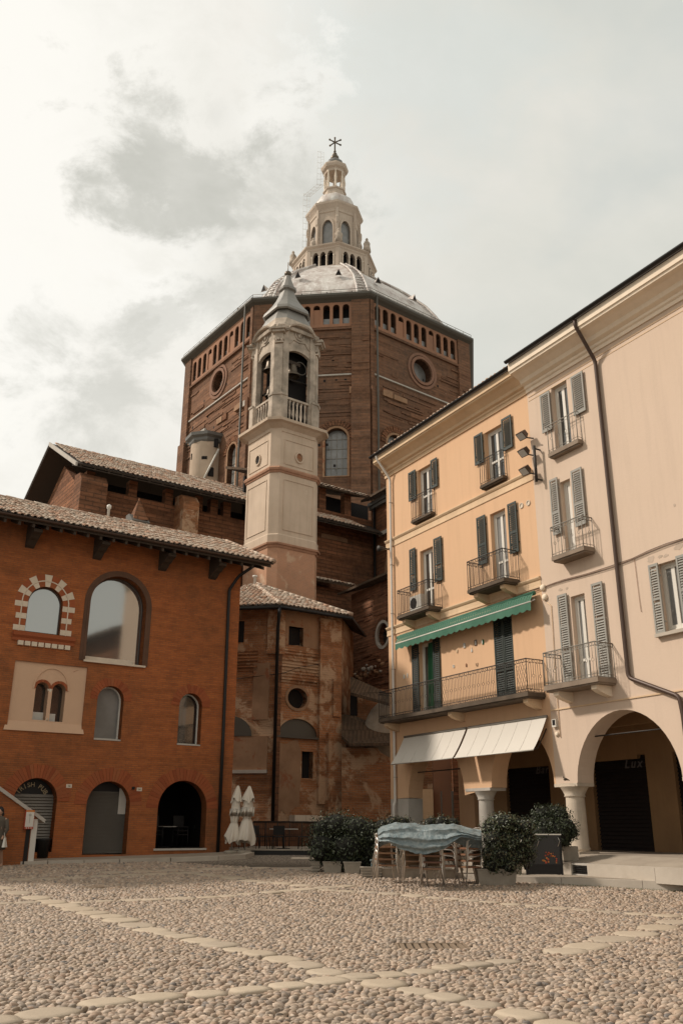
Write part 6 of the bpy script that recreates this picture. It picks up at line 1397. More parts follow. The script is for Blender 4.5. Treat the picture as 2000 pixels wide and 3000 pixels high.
for k in range(22):
    s = sg + .25 + k * .85
    if s > 11: break
    q = MB(); q.prism([FN.P(s, d, z) for d, z in ((.0, ze - .12), (wd, ze + .5), (wd, ze + .36), (.0, ze - .24))], FN.u * .12); part('rafter', q, m_wood, nv)

# ================================================================== TRANSEPT BLOCKS right of the tower
p = at_y(1077, 1455, 60); FT = Fr((p.x, p.y), 54.93); zt0 = p.z
tr = thing('church_transept', FT.P(-3, 0, .7), 'dark brick transept block with large round window right of the bell tower', 'church wing')
FT2 = Fr((p.x, p.y), -29.39 + 180)
wdt = -.9; h0 = FT.sz(979, 1614, wdt)
zl = FT.z(1000, 1700, wdt)
mb = MB(); hc = circ(h0[0], h0[1], .80, 26); mb.wall(FT, wdt, [(-9, 0), (1.6, 0), (1.6, zt0 - 1.4), (-9, zt0 - 1.4)], [hc], .5, sides=False)
for (a0, y0), (a1, y1) in zip(hc, hc[1:] + hc[:1]): mb.face([FT.P(a0, wdt, y0), FT.P(a1, wdt, y1), FT.P(a1, wdt - .5, y1), FT.P(a0, wdt - .5, y0)])
part('wall', mb, m_trans, tr)
q = MB(); q.plate(FT, circ(h0[0], h0[1], .79, 26), wdt - .20, wdt - .18); wo_ = part('round_window', q, m_glassw, tr)
q = MB(); q.box(FT, h0[0] - .03, h0[0] + .03, wdt - .18, wdt - .14, h0[1] - .78, h0[1] + .78).box(FT, h0[0] - .78, h0[0] + .78, wdt - .178, wdt - .142, h0[1] - .03, h0[1] + .03); part('glazing_bar', q, m_irong, wo_)
q = MB(); ringpoly(q, FT, circ(h0[0], h0[1], .80, 26), circ(h0[0], h0[1], .98, 26), wdt, wdt + .05); part('window_ring', q, m_apsebare, tr)
q = MB(); ringpoly(q, FT, circ(h0[0], h0[1], .98, 26), [(h0[0] + max(-1.12, min(1.12, 1.6 * math.cos(2 * math.pi * i / 26))), h0[1] + max(-1.12, min(1.12, 1.6 * math.sin(2 * math.pi * i / 26)))) for i in range(26)], wdt, wdt + .025); part('render_surround', q, m_apsebare, tr)
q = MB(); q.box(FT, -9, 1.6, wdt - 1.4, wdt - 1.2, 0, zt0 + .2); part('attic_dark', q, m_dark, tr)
for x in (944, 1018): s = FT.s(x, 1480, wdt); q = MB(); q.box(FT, s - .28, s + .28, wdt - .5, wdt + .02, zt0 - 1.8, zt0 + .4); part('pier', q, m_trans, tr)
q = MB(); q.prism([FT.P(-9, d, z) for d, z in ((0, zt0 - .12), (0, zt0), (-5, zt0 + 1.9), (-5, zt0 + 1.7))], FT.u * 9.0); part('roof', q, m_oldroof, tr)
tile_field(tr, FT.P(-9, .1, zt0), FT.u, FT.n * -5 + UP * 1.9, 30, 5, pitch=.30, rowl=.42, single=60, sc_=1.2)
# return wing coming towards the viewer
f = Fr((FT.P(.0, 0, 0)).to_2d(), -29.39 + 180); f.u = hd(-29.39 + 180); f.n = hd(-29.39 - 90)
q = MB(); q.prism([f.P(-1.0, d, z) for d, z in ((.0, zt0 - .15), (0, zt0 + .02), (-5, zt0 + 1.9), (-5, zt0 + 1.7))], f.u * 9); part('roof', q, m_oldroof, tr)
q = MB(); q.box(f, -.9, 8, -2.1, -.9, 0, zt0 - .25); part('wall', q, m_trans, tr)
q = MB(); q.box(f, -.9, 8, -.92, -.62, zt0 - .7, zt0 - .45).box(f, -.9, 8, -.92, -.5, zt0 - .45, zt0 - .2); part('cornice', q, m_lead2, tr)
s_ = .1; q = MB(); q.tube([f.P(-.3, -.72, zt0 - .3), f.P(-.3, -.72, 3)], .09, 8); part('drainpipe', q, m_black, tr)
zb_ = f.z(1110, 1565, -.9); q = MB(); q.box(f, .3, 8, -.92, -.7, zb_ - .28, zb_); part('stone_band', q, m_stone, tr)
# big rendered arch recess
q = MB(); I1 = archpts(1.0, 4.6, 8, zb_ - 3.2, zb_ - 1.0, 14); O1 = archpts(.8, 4.8, 7.8, zb_ - 3.2, zb_ - .8, 14); ringpoly(q, f, I1, O1, -.9, -.82); part('blind_arch', q, m_apsebare, tr)
q = MB()
for k in range(70):
    z = rng.uniform(10, zt0 - 1.8); a = rng.uniform(-8, .8); b = min(a + rng.uniform(.4, 2.5), 1.4)
    if abs(z - h0[1]) < 1.3 and a < h0[0] + 1.3 and b > h0[0] - 1.3: continue
    q.box(FT, a, b, wdt, wdt + rng.uniform(.03, .08), z, z + rng.uniform(.06, .14))
part('weathered_courses', q, m_trans, tr, kind='stuff')
# lower chapel: eaves running towards the viewer, brick wall with oval window
pc = at_y(1002, 1732, 53); zc_ = pc.z; FC = Fr((pc.x, pc.y), -29.39 + 180); FC.u = hd(-29.39 + 180); FC.n = hd(-29.39 - 90)
cp = thing('side_chapel', (pc.x + 3, pc.y - 3, .7), 'low brick side chapel with stone ringed oval window beside the apricot house', 'chapel')
q = MB(); q.prism([FC.P(-.6, d, z) for d, z in ((0, zc_ - .14), (0, zc_), (-4.2, zc_ + 1.5), (-4.2, zc_ + 1.35))], FC.u * 9); part('roof', q, m_oldroof, cp)
wdc = -.75; hC = FC.sz(1122, 1859, wdc); rC = .62
mb = MB(); hc = circ(hC[0], hC[1], rC, 26, rC * 1.08); mb.wall(FC, wdc, [(-.2, 0), (7.5, 0), (7.5, zc_ - .1), (-.2, zc_ - .1)], [hc], .45, sides=False)
for (a0, y0), (a1, y1) in zip(hc, hc[1:] + hc[:1]): mb.face([FC.P(a0, wdc, y0), FC.P(a1, wdc, y1), FC.P(a1, wdc - .45, y1), FC.P(a0, wdc - .45, y0)])
mb.face([FC.P(7.5, wdc, 0), FC.P(7.5, -6, 0), FC.P(7.5, -6, zc_), FC.P(7.5, wdc, zc_)])
m_chap = brick('chapel_brick', (.32, .145, .08), (.22, .10, .06), (.13, .085, .055), (.09, .055, .035), .6, bh=.17, bw=.6, ms=.022, patch=(.36, .22, .14), pf=.7, course=.9, big=.25, bump=.9); part('wall', mb, m_chap, cp)
q = MB(); ringpoly(q, FC, hc, circ(hC[0], hC[1], rC + .17, 26, rC * 1.08 + .17), wdc - .1, wdc + .07); part('window_ring', q, m_stone, cp)
q = MB()
for k in range(130):
    z = rng.uniform(4, zc_ - .4); a = rng.uniform(-.1, 5.5); b = a + rng.uniform(.3, 1.6)
    if abs(z - hC[1]) < rC + .5 and a < hC[0] + rC + .5 and b > hC[0] - rC - .5: continue
    q.box(FC, a, b, wdc, wdc + rng.uniform(.03, .07), z, z + rng.uniform(.05, .10))
part('weathered_courses', q, m_chap, cp, kind='stuff')
for k in range(20): q = MB(); wedge(q, FC, hC[0], hC[1], rC + .20, rC + .42, math.pi * k / 20 + .02, math.pi * (k + 1) / 20 - .02, wdc, wdc + .05 + rng.uniform(0, .03)); part('voussoir', q, m_trans, cp)
q = MB(); q.plate(FC, circ(hC[0], hC[1], rC, 20, rC * 1.08), wdc - .42, wdc - .40); part('round_window', q, m_glass, cp)
for k in range(22):   # rubble course under the window
    px_, py_ = rng.uniform(1036, 1128), 0; py_ = 1985 - (px_ - 1030) * .35 + rng.uniform(-22, 16); s, z = FC.sz(px_, py_, wdc); r_ = rng.uniform(.12, .30)
    q = MB(); q.ell(FC.P(s, wdc + .02, z), (r_, r_ * .5, r_ * .55), 5, 4, Matrix.Rotation(rng.uniform(0, 3), 3, 'Z')); q.sm = [False] * len(q.sm); part('rubble_stone', q, m_apsebare if k % 3 else m_stone, cp)
# wall facing us below the upper block, with its strip of roof
pw = at_y(1002, 1700, 55.5); FW = Fr((pw.x, pw.y), 54.93)
q = MB(); q.box(FW, -8, 1.0, -1.2, -.9, 0, pw.z - .4); part('wall', q, m_trans, cp); q = MB(); q.prism([FW.P(-8, d, z) for d, z in ((0, pw.z - .35), (0, pw.z - .22), (-3.0, pw.z + .85), (-3.0, pw.z + .7))], FW.u * 9.2); part('roof', q, m_oldroof, cp)
tile_field(cp, FW.P(-8, .08, pw.z - .22), FW.u, FW.n * -3 + UP * 1.05, 30, 6, pitch=.30, rowl=.42, single=40, sc_=1.2)
# lean-to roofs and plastered half dome at the foot
def slabpx(pts, y, th, mat, parent, name):
    q = MB(); P = [at_y(px, py, yy) for px, py, yy in pts]; q.prism(P, Vector((0, .0, -th))); return part(name, q, mat, parent)
slabpx([(1026, 1981, 46.5), (1150, 2037, 44), (1150, 2062, 43), (1026, 2028, 45.2)], 0, .15, m_oldroof, cp, 'lean_to_roof')
q = MB(); a = at_y(1026, 2110, 46.6); q.wbox(a.x, a.x + 6.5, 46.4, 46.8, 0, at_y(1026, 2020, 46.5).z); part('wall', q, m_apse, cp)
a = at_y(1036, 2060, 46.2); q = MB(); q.wbox(a.x - .18, a.x + .18, 46.2, 46.38, at_y(0, 2092, 46.2).z, at_y(0, 2032, 46.2).z); part('slit_window', q, m_dark, cp)
c = at_y(1148, 2128, 44.8); q = MB(); q.ell(Vector((c.x + .05, c.y + .75, c.z - .3)), (1.45, .9, 1.75), 24, 12); part('half_dome', q, m_concrete, cp)
slabpx([(1000, 2092, 46.2), (1040, 2096, 46.3), (1150, 2150, 44.6), (1150, 2176, 43.3), (1024, 2178, 44), (1000, 2155, 44.6)], 0, .14, m_oldroof, cp, 'lean_to_roof')
zz = at_y(1026, 2178, 44.3).z; a = at_y(1000, 2300, 44.6); q = MB(); q.wbox(a.x, a.x + 16, 44.9, 45.2, 0, zz - .15); part('wall', q, m_apse, cp)
# bits of masonry seen through the arcade
a = at_y(1244, 2400, 42.5); b = at_y(1270, 2400, 42.5); q = MB(); q.wbox(a.x - .4, b.x, 42.5, 42.8, 0, at_y(1260, 2312, 42.5).z); part('rendered_wall', q, m_corn, cp)
a = at_y(1285, 2400, 43); b = at_y(1318, 2400, 43); q = MB(); q.wbox(a.x - .2, b.x + .1, 43.0, 43.4, 0, 6); part('red_buttress', q, m_terr, cp)
q = MB(); a = at_y(1330, 2400, 42); q.wbox(a.x, a.x + 1.5, 42.0, 42.3, 0, 6); part('wall', q, m_chap, cp)
for px_ in (1294, 1327):
    a = at_y(px_, 2400, 38); q = MB(); q.tube([Vector((a.x, 38, .6)), Vector((a.x, 38, at_y(px_, 2318, 38).z))], .045 if px_ > 1300 else .03, 8); solo('bollard_pole', q, m_irong, (a.x, 38, .6), '%s grey metal pole seen through the left arcade arch' % ('thicker right-hand' if px_ > 1300 else 'thin left-hand'), 'pole', 'grey poles behind the arcade')
# ================================================================== APSE with hipped tile roof
pA = at_y(793, 2440, 43.5); FA = Fr((pA.x, pA.y), 54.93)
ap = thing('apse', FA.P(2, -3, .7), 'ochre brown weathered polygonal brick apse with hipped tile roof beside the pub', 'apse')
LA = FA.s(993, 2000); c1 = FA.P(0, 0, 0); c2 = FA.P(LA, 0, 0); c0 = c1 + hd(279.9) * 4.6; c3 = c2 + hd(9.9) * 4.6; cm1 = c0 + hd(324.9) * 4
FL_ = Fr(c1.to_2d(), 279.9); FL_.u = hd(279.9); FRt = Fr(c2.to_2d(), 9.9); FRt.u = hd(9.9); FRt.n = hd(99.9)
if FL_.n.dot(c1 - FA.P(LA / 2, -4, 0)) < 0: FL_.n = -FL_.n
ov = .75; zE = FA.z(799, 1768, ov)
def bx(f, a, b): s0, z1 = f.sz(*a); s1, z0 = f.sz(*b); return min(s0, s1), max(s0, s1), z0, z1
w_sq = bx(FA, (846, 1834), (887, 1895)); w_dr = bx(FA, (884.5, 2201), (916, 2281)); w_rd = bx(FA, (843, 2013), (899, 2078)); w_lu = bx(FA, (815, 2101), (929, 2162))
rdh = circ((w_rd[0] + w_rd[1]) / 2, (w_rd[2] + w_rd[3]) / 2, (w_rd[1] - w_rd[0]) / 2, 24, (w_rd[3] - w_rd[2]) / 2)
luh = [(w_lu[0], w_lu[2]), (w_lu[1], w_lu[2])] + [((w_lu[0] + w_lu[1]) / 2 + (w_lu[1] - w_lu[0]) / 2 * math.cos(a), w_lu[2] + (w_lu[3] - w_lu[2]) * math.sin(a)) for a in [math.pi * k / 14 for k in range(1, 14)]]
hs = [rect(*w_sq), rect(*w_dr), rdh, luh]
mb = MB(); mb.wall(FA, 0, [(0, 0), (LA, 0), (LA, zE + .3), (0, zE + .3)], hs, .4, sides=False)
for h in hs:
    for (a0, y0), (a1, y1) in zip(h, h[1:] + h[:1]): mb.face([FA.P(a0, 0, y0), FA.P(a1, 0, y1), FA.P(a1, -.4, y1), FA.P(a0, -.4, y0)])
mb.face([c2, c3, c3 + UP * (zE + .3), c2 + UP * (zE + .3)]); mb.face([c0, c1, c1 + UP * (zE + .3), c0 + UP * (zE + .3)]); mb.face([cm1, c0, c0 + UP * (zE + .3), cm1 + UP * (zE + .3)])
part('wall', mb, m_apse, ap)
for nm, w_, mt, d in (('window', w_sq, m_dark, -.3), ('doorway', w_dr, m_dark, -.35)): q = MB(); q.box(FA, w_[0] - .05, w_[1] + .05, d - .05, d, w_[2] - .05, w_[3] + .05); part(nm, q, mt, ap)
q = MB(); q.plate(FA, rdh, -.40, -.38); part('round_window', q, m_dark, ap); q = MB(); ringpoly(q, FA, rdh, circ((w_rd[0] + w_rd[1]) / 2, (w_rd[2] + w_rd[3]) / 2, (w_rd[1] - w_rd[0]) / 2 + .14, 24, (w_rd[3] - w_rd[2]) / 2 + .14), 0, .03); part('window_ring', q, m_apsebare, ap)
q = MB(); q.plate(FA, luh, -.12, -.08); part('lunette', q, m_eave, ap); q = MB(); q.box(FA, w_lu[0] - .1, w_lu[1] + .5, 0, .14, w_lu[2] - .09, w_lu[2]); part('ledge', q, m_eave, ap)
# patches of render, built up a little from the brick
for (a, b) in (((812, 1782), (948, 1905)), ((808, 2166), (878, 2380)),):
    s0, s1, z0, z1 = bx(FA, a, b); n = 26; q = MB(); P = []
    for k in range(n): t = 2 * math.pi * k / n; r_ = 1 / max(abs(math.cos(t)), abs(math.sin(t))) * (1 + rng.normal(0, .05)); P.append(((s0 + s1) / 2 + (s1 - s0) / 2 * r_ * math.cos(t) * .97, (z0 + z1) / 2 + (z1 - z0) / 2 * r_ * math.sin(t) * .97))
    hh = [rect(*w_sq)] if b[1] < 1950 else []
    q.wall(FA, .022, P, hh, .022, sides=True); part('render_patch', q, m_apsebare, ap)
# corbelled brick courses and buttresses
for k in range(11):
    z = FA.z(870, 1905) - k * .16; q = MB(); q.box(FA, .25, LA - .35, 0, .03 + .035 * (k % 2) + rng.uniform(0, .02), z - .085, z); part('brick_course', q, m_apse, ap)
sb0, sb1 = FA.s(931, 2000), LA
q = MB(); q.box(FA, sb0, sb1 + .02, 0, .20, 2.6, zE - .2); part('buttress', q, m_apse, ap)
q = MB(); q.box(FA, FA.s(973, 2000, .2), FA.s(994, 2000, .2), .2, .34, FA.z(980, 2100, .2), FA.z(980, 1990, .2)); part('pilaster_strip', q, m_apse, ap)
q = MB(); q.box(FA, FA.s(948, 2170), LA + .12, 0, .45, 0, FA.z(970, 2150)); part('lower_buttress', q, m_apse, ap)
q = MB(); q.box(FA, -.05, .42, 0, .16, FA.z(800, 1915), zE - .1); q.box(FL_, -.05, .42, 0, .16, FA.z(800, 1915), zE - .1); part('corner_pilaster', q, m_apse, ap)
q = MB(); q.box(FA, .02, .30, .0, .13, 0, FA.z(800, 1915)); part('corner_pilaster', q, m_trans, ap)
# left face details
def bxl(a, b): return bx(FL_, a, b)
a_ = bxl((700, 1820), (714, 1882)); q = MB(); q.box(FL_, a_[0], a_[1] + .3, .0, .012, a_[2], a_[3]); part('window', q, m_dark, ap)
a_ = bxl((744, 1945), (786, 2108)); q = MB(); q.box(FL_, a_[0], a_[1], 0, .05, a_[2], a_[3]); part('rendered_panel', q, m_apsebare, ap)
a_ = bxl((690, 2158), (782, 2256)); q = MB(); q.box(FL_, a_[0], a_[1] + .5, 0, .05, a_[2], a_[3]); part('rendered_panel', q, m_apsebare, ap)
a_ = bxl((686, 2256), (783, 2268)); q = MB(); q.box(FL_, a_[0], a_[1] + .5, 0, .14, a_[2] + .04, a_[3]); part('ledge', q, m_stone, ap)
a_ = bxl((690, 2098), (738, 2156)); cl_ = a_[1] + .2; q = MB(); q.plate(FL_, [(cl_ - 1.05, a_[2]), (cl_ + 1.05, a_[2])] + [(cl_ + 1.05 * math.cos(t), a_[2] + (a_[3] - a_[2]) * math.sin(t)) for t in [math.pi * k / 12 for k in range(1, 12)]], 0, .06); part('lunette', q, m_eave, ap)
a_ = bxl((690, 1905), (760, 1958))
for k in range(7): z = a_[3] - k * .16; q = MB(); q.box(FL_, a_[0] + .1, a_[1] + .6, 0, .05 + .05 * (k % 2), z - .09, z); part('brick_course', q, m_apse, ap)
# roof
apex = at_y(744, 1713, 47.5)
def outc(f, s, d): return f.P(s, d, zE)
k_ = math.tan(R(22.5)) * ov
E1 = FA.P(-k_, ov, zE); E2 = FA.P(LA + k_, ov, zE); E0 = FL_.P(4.6 + k_, ov, zE); E3 = FRt.P(4.6, ov, zE); Em = E0 + hd(324.9) * 4
q = MB(); th = Vector((0, 0, -.14))
for a, b in ((Em, E0), (E0, E1), (E1, E2), (E2, E3)): q.face([a, b, apex]); q.face([a, b, b + th, a + th]); q.face([a + th, b + th, apex + th])
part('roof', q, m_wood, ap)
def hip_tiles(a, b, parent, pitch, single):
    e = (b - a); L = e.length; ex = e.normalized(); t = (apex - a).dot(ex); foot = a + ex * t; up_ = apex - foot; H = up_.length
    def keep(x, y): yy = max(y, 0) / H; return t * yy - .05 < x < L - (L - t) * yy + .05 and yy < 1
    tile_field(parent, a + UP * .03, ex, up_, int(L / pitch), int(H / .35), pitch=pitch, rowl=.35, keep=keep, single=single)
hip_tiles(E1, E2, ap, .235, 200); hip_tiles(E0, E1, ap, .235, 100)
for a in (E1, E2):
    n = int((apex - a).length / .36); e1 = (apex - a).normalized(); e2 = UP.cross(e1).normalized(); e3 = e1.cross(e2)
    for k in range(n): inst('ridge_tile', rm, Matrix.Translation(a + e1 * (k * .36) + UP * .10) @ Matrix((e1, e2, e3)).transposed().to_4x4(), ap)
for a, b, f in ((E1, E2, FA), (E0, E1, FL_)):
    q = MB(); q.tube([a + UP * -.12, b + UP * -.12], .09, 7); part('gutter', q, m_black, ap)
cpx = FA.s(790, 2100, .2); q = MB(); q.tube([E1 + UP * -.15, E1 + UP * -.4, FA.P(-.06, .24, zE - 1.1), FA.P(-.06, .24, .8)], .085, 8); part('drainpipe', q, m_black, ap)
s = FA.s(747, 1700, -3); pch = at_y(747, 1700, 47.0); q = MB(); q.lathe(Vector((pch.x, pch.y, pch.z - .6)), [(.08, 0), (.08, .75), (.14, .78), (.14, .86)], 10); solo('vent_pipe', q, m_frame, (pch.x, pch.y, pch.z - .6), 'small white vent pipe at the peak of the apse roof', 'vent pipe')
q = MB(); q.tube([fpA for fpA in (FL_.P(2.2, .1, FL_.z(745, 1990)), FA.P(.3, .3, FA.z(800, 1972)), FA.P(1.2, .25, FA.z(850, 1955)), FA.P(2.4, .2, FA.z(910, 1946)))], .015, 5); solo('overhead_cable', q, m_black, FA.P(1, .2, 9), 'thin black cable strung across the apse wall', 'cable')
m_slabst = m_white
a_ = bx(FA, (845, 2388), (943, 2409)); q = MB()
for k in range(3): w3 = (a_[1] - a_[0]) / 3; q = MB(); q.box(FA, a_[0] + k * w3 + .01, a_[0] + (k + 1) * w3 - .01, .05, .55, a_[2] + .03 * (k == 0), a_[3] - .03 * (k == 2)); part('coping_stone', q, m_white, ap)
q = MB(); q.box(FA, -3, LA + 4, .0, .5, 0, a_[2]); part('base_wall', q, m_trans, ap)

# ================================================================== LEFT STAIR WALL, person, bin
gq = ground(90, 2537); FS = Fr((gq.x, gq.y), 54.93)
sw = thing('stair_wall', FS.P(0, 0, gq.z), 'low brick stair wall with sloping stone coping at the left edge', 'wall')
P0 = FS.sz(104, 2378); Pm = FS.sz(0, 2303); sl = (P0[1] - Pm[1]) / (P0[0] - Pm[0]); s_end = FS.s(100, 2500)
zt = lambda s: P0[1] + sl * (s - P0[0])
q = MB(); q.plate(FS, [(s_end - 6, 0), (s_end, 0), (s_end, zt(s_end) - .12), (s_end - 6, zt(s_end - 6) - .12)], -.5, 0); part('wall', q, m_pub, sw)
q = MB(); q.plate(FS, [(s_end - 6, zt(s_end - 6) - .12), (s_end + .22, zt(s_end + .22) - .14), (s_end + .24, zt(s_end + .24) - .02), (s_end - 6, zt(s_end - 6) + .0)], -.58, .08); part('coping', q, m_stone, sw)
sa_, sb_ = FS.s(81, 2530), FS.s(98, 2530); q = MB(); q.box(FS, sa_, s_end + .012, -.51, .012, gq.z, zt(s_end) - .16); part('white_end_pier', q, m_frame, sw)
q = MB(); q.box(FS, sa_ - .16, sa_ - .03, .0, .02, gq.z, 1.75); part('dark_strip', q, m_black, sw)
sm_, zm_ = FS.sz(87.5, 2400, .12); bxn = thing('sign_box', FS.P(sm_, .1, zm_), 'small white poster box with orange top and red foot on the stair wall end', 'sign')
q = MB(); q.box(FS, sm_ - .14, sm_ + .14, .02, .13, zm_ - .30, zm_ + .28); part('casing', q, m_redp, bxn); q = MB(); q.box(FS, sm_ - .13, sm_ + .13, .131, .137, zm_ - .23, zm_ + .22); part('poster', q, m_frame, bxn); q = MB(); q.box(FS, sm_ - .13, sm_ + .13, .131, .137, zm_ + .22, zm_ + .275); part('top_band', q, m_orangep, bxn)
q = MB(); q.plate(FS, circ(sm_, zm_ + .13, .045, 10), .137, .141).plate(FS, rect(sm_ - .008, sm_ + .008, zm_ - .12, zm_ + .08), .137, .141); part('emblem', q, m_stone, bxn)
for k in (-1, 0, 1): q = MB(); q.plate(FS, circ(sm_ + k * .075, zm_ - .265, .018, 8), .131, .136); part('stud', q, m_frame, bxn)
gb = ground(120, 2524); q = MB(); q.lathe(Vector((gb.x, gb.y, gz(gb.x, gb.y) + .12)), [(.22, 0), (.26, .55), (.28, .6), (.25, .62)], 14); solo('waste_bin', q, m_black, (gb.x, gb.y, gz(gb.x, gb.y) + .12), 'dark round bin standing in the first doorway behind the stair wall', 'bin')
# person cut by the left edge
pg = ground(-17, 2545)
def skin_body(name, verts, edges, radii, mat, parent, lv=2, root=0):
    me = bpy.data.meshes.new(name); me.from_pydata([tuple(Vector(v) - LOC[parent.name]) for v in verts], edges, []); o = bpy.data.objects.new(name, me); COL.objects.link(o)
    md = o.modifiers.new('skin', 'SKIN'); sv = me.skin_vertices[0].data
    for i, r in enumerate(radii): sv[i].radius = r if isinstance(r, tuple) else (r, r)
    for i in range(len(radii)): sv[i].use_root = (i == root)
    o.modifiers.new('sub', 'SUBSURF').levels = lv; o.modifiers['sub'].render_levels = lv
    dg = bpy.context.evaluated_depsgraph_get(); m2 = bpy.data.meshes.new_from_object(o.evaluated_get(dg)); bpy.data.objects.remove(o); m2.name = name; m2.materials.clear(); m2.materials.append(mat)
    for p_ in m2.polygons: p_.use_smooth = True
    n = bpy.data.objects.new(name, m2); COL.objects.link(n); n.parent = parent; LOC[n.name] = LOC[parent.name]; return n
gpz = gz(pg.x, pg.y); B0 = Vector((pg.x - .02, pg.y, gpz))
ps = thing('person', B0, 'person in a brown coat at the left edge carrying a white bag', 'person')
V = [(0, 0, .93), (0, .0, 1.12), (0, 0, 1.36), (0, 0, 1.50), (0, -.01, 1.60), (-.10, 0, .90), (-.14, -.12, .50), (-.16, -.05, .10), (-.16, -.18, .05), (.09, 0, .90), (.12, .14, .50), (.13, .30, .12), (.14, .18, .05), (.20, 0, 1.42), (.25, .02, 1.14), (.22, -.12, .92), (-.20, 0, 1.42), (-.25, .05, 1.14), (-.22, .14, .92), (.21, -.17, .84)]
V = [B0 + Vector(v) for v in V]; E = [(0, 1), (1, 2), (2, 3), (3, 4), (0, 5), (5, 6), (6, 7), (7, 8), (0, 9), (9, 10), (10, 11), (11, 12), (2, 13), (13, 14), (14, 15), (2, 16), (16, 17), (17, 18), (15, 19)]
skin_body('body', V, E, [.15, .15, .17, .065, .06, .10, .065, .045, .04, .10, .065, .045, .04, .075, .05, .038, .075, .05, .038, .035], m_skin, ps)
hdz = B0 + Vector((0, -.02, 1.66)); q = MB(); q.ell(hdz, (.085, .10, .125), 14, 10); q.ell(hdz + Vector((0, -.10, -.01)), (.015, .02, .025), 6, 5); q.ell(hdz + Vector((.085, 0, -.01)), (.012, .022, .032), 6, 5); part('head', q, m_skin, ps)
q = MB(); q.ell(hdz + Vector((0, .025, .035)), (.105, .11, .125), 14, 10); q.ell(hdz + Vector((.03, .08, -.06)), (.08, .06, .12), 10, 8); part('hair', q, m_hair, ps)
q = MB(); q.lathe(B0, [(.30, .55), (.27, .75), (.21, 1.0), (.20, 1.15), (.24, 1.38), (.20, 1.48), (.08, 1.54)], 18, sx=1, sy=.72); part('coat', q, m_coat, ps)
q = MB(); q.tube([B0 + Vector(v) for v in ((.21, 0, 1.44), (.27, .02, 1.14), (.235, -.12, .95))], [.085, .065, .05], 8); part('sleeve', q, m_coat, ps)
bg_ = thing('handbag', B0 + Vector((.27, -.14, .8)), 'white shopping bag hanging from the arm of the person at the left edge', 'bag'); bb = B0 + Vector((.30, -.14, .62)); q = MB(); q.hexa([bb + Vector(v) for v in ((-.03, -.12, 0), (.05, -.12, 0), (.05, .14, 0), (-.03, .14, 0), (-.02, -.05, .28), (.01, -.05, .28), (.01, .06, .28), (-.02, .06, .28))]); part('body', q, m_frame, bg_); q = MB(); q.tube([bb + Vector((0, -.04, .27)), bb + Vector((-.04, 0, .42)), bb + Vector((0, .05, .27))], .008, 5); part('strap', q, m_frame, bg_)

# ================================================================== closed parasols
def parasol(px, pyb, ytop, ytie, yskirt, lean, lab, seed, tie=.75, wtop=.20):
    g = ground(px, pyb); g = Vector((g.x, min(g.y, 35.2), 0)); g = at_y(px, pyb, g.y); zg_ = g.z
    t = thing('closed_parasol', (g.x, g.y, zg_), lab, 'parasol', 'closed parasols')
    zt = z_at(g.x, g.y, ytop); zti = z_at(g.x, g.y, ytie); zs = z_at(g.x, g.y, yskirt); rs = np.random.default_rng(seed)
    q = MB(); q.tube([Vector((g.x, g.y, zg_)), Vector((g.x + lean, g.y, zt - .1))], .025, 8); part('pole', q, m_irong, t)
    q = MB(); q.lathe(Vector((g.x, g.y, zg_)), [(.27, 0), (.27, .07), (.22, .10), (.05, .12)], 20); part('base', q, m_concrete, t)
    def fold(prof, name, nf, amp, jag=0):
        n = 48; vs = []; ph = rs.uniform(0, 6, 3)
        for j, (r, z) in enumerate(prof):
            u = (z - zg_) / (zt - zg_); cx = g.x + lean * u; tt = j / (len(prof) - 1)
            for k in range(n):
                a = 2 * math.pi * k / n; rr_ = r * (1 + amp * tt * (math.sin(nf * a + ph[0]) * .6 + math.sin(nf * 1.7 * a + ph[1] + tt * 2) * .3)) 
                zz = z + (jag * math.sin(3 * a + ph[2]) + jag * .6 * math.sin(5 * a + ph[1])) * (tt ** 3)
                vs.append((cx + rr_ * math.cos(a), g.y + rr_ * math.sin(a), zz))
        q = MB(); m_ = len(prof); q.add(vs, [(i * n + k, i * n + (k + 1) % n, (i + 1) * n + (k + 1) % n, (i + 1) * n + k) for i in range(m_ - 1) for k in range(n)] + [tuple(range(n))], True); part(name, q, m_cloth, t)
    fold([(.025, zt), (.06, zt - .05), (wtop * .75, zt - .33), (wtop * .98, zt - .55)], 'canopy_top', 7, .25, .07)
    fold([(wtop * .6, zt - .42), (wtop * .85, zt - .8), (wtop * 1.05, zt - 1.1), (wtop * 1.0, (zt + zti) / 2 - .2), (wtop * .80, zti + .15), (wtop * .60, zti - .02)], 'canopy', 6, .20)
    fold([(wtop * .56, zti), (wtop * .80, zti - .12), (wtop * 1.15, (zti + zs) / 2), (wtop * 1.45, zs + .12), (wtop * 1.35, zs)], 'skirt', 6, .30, .10)
    q = MB(); cx = g.x + lean * (zti - zg_) / (zt - zg_); q.tube([Vector((cx + wtop * .58 * math.cos(a), g.y + wtop * .58 * math.sin(a), zti)) for a in [2 * math.pi * k / 12 for k in range(12)]], .012, 5, closed=True); part('tie', q, m_frame, t)
parasol(677, 2500, 2301, 2406, 2464, .16, 'left closed cream parasol leaning slightly beside the brick building drainpipe', 1)
parasol(716, 2500, 2302, 2395, 2466, .10, 'right closed cream parasol bulging on one side, next to the terrace', 5, wtop=.23)

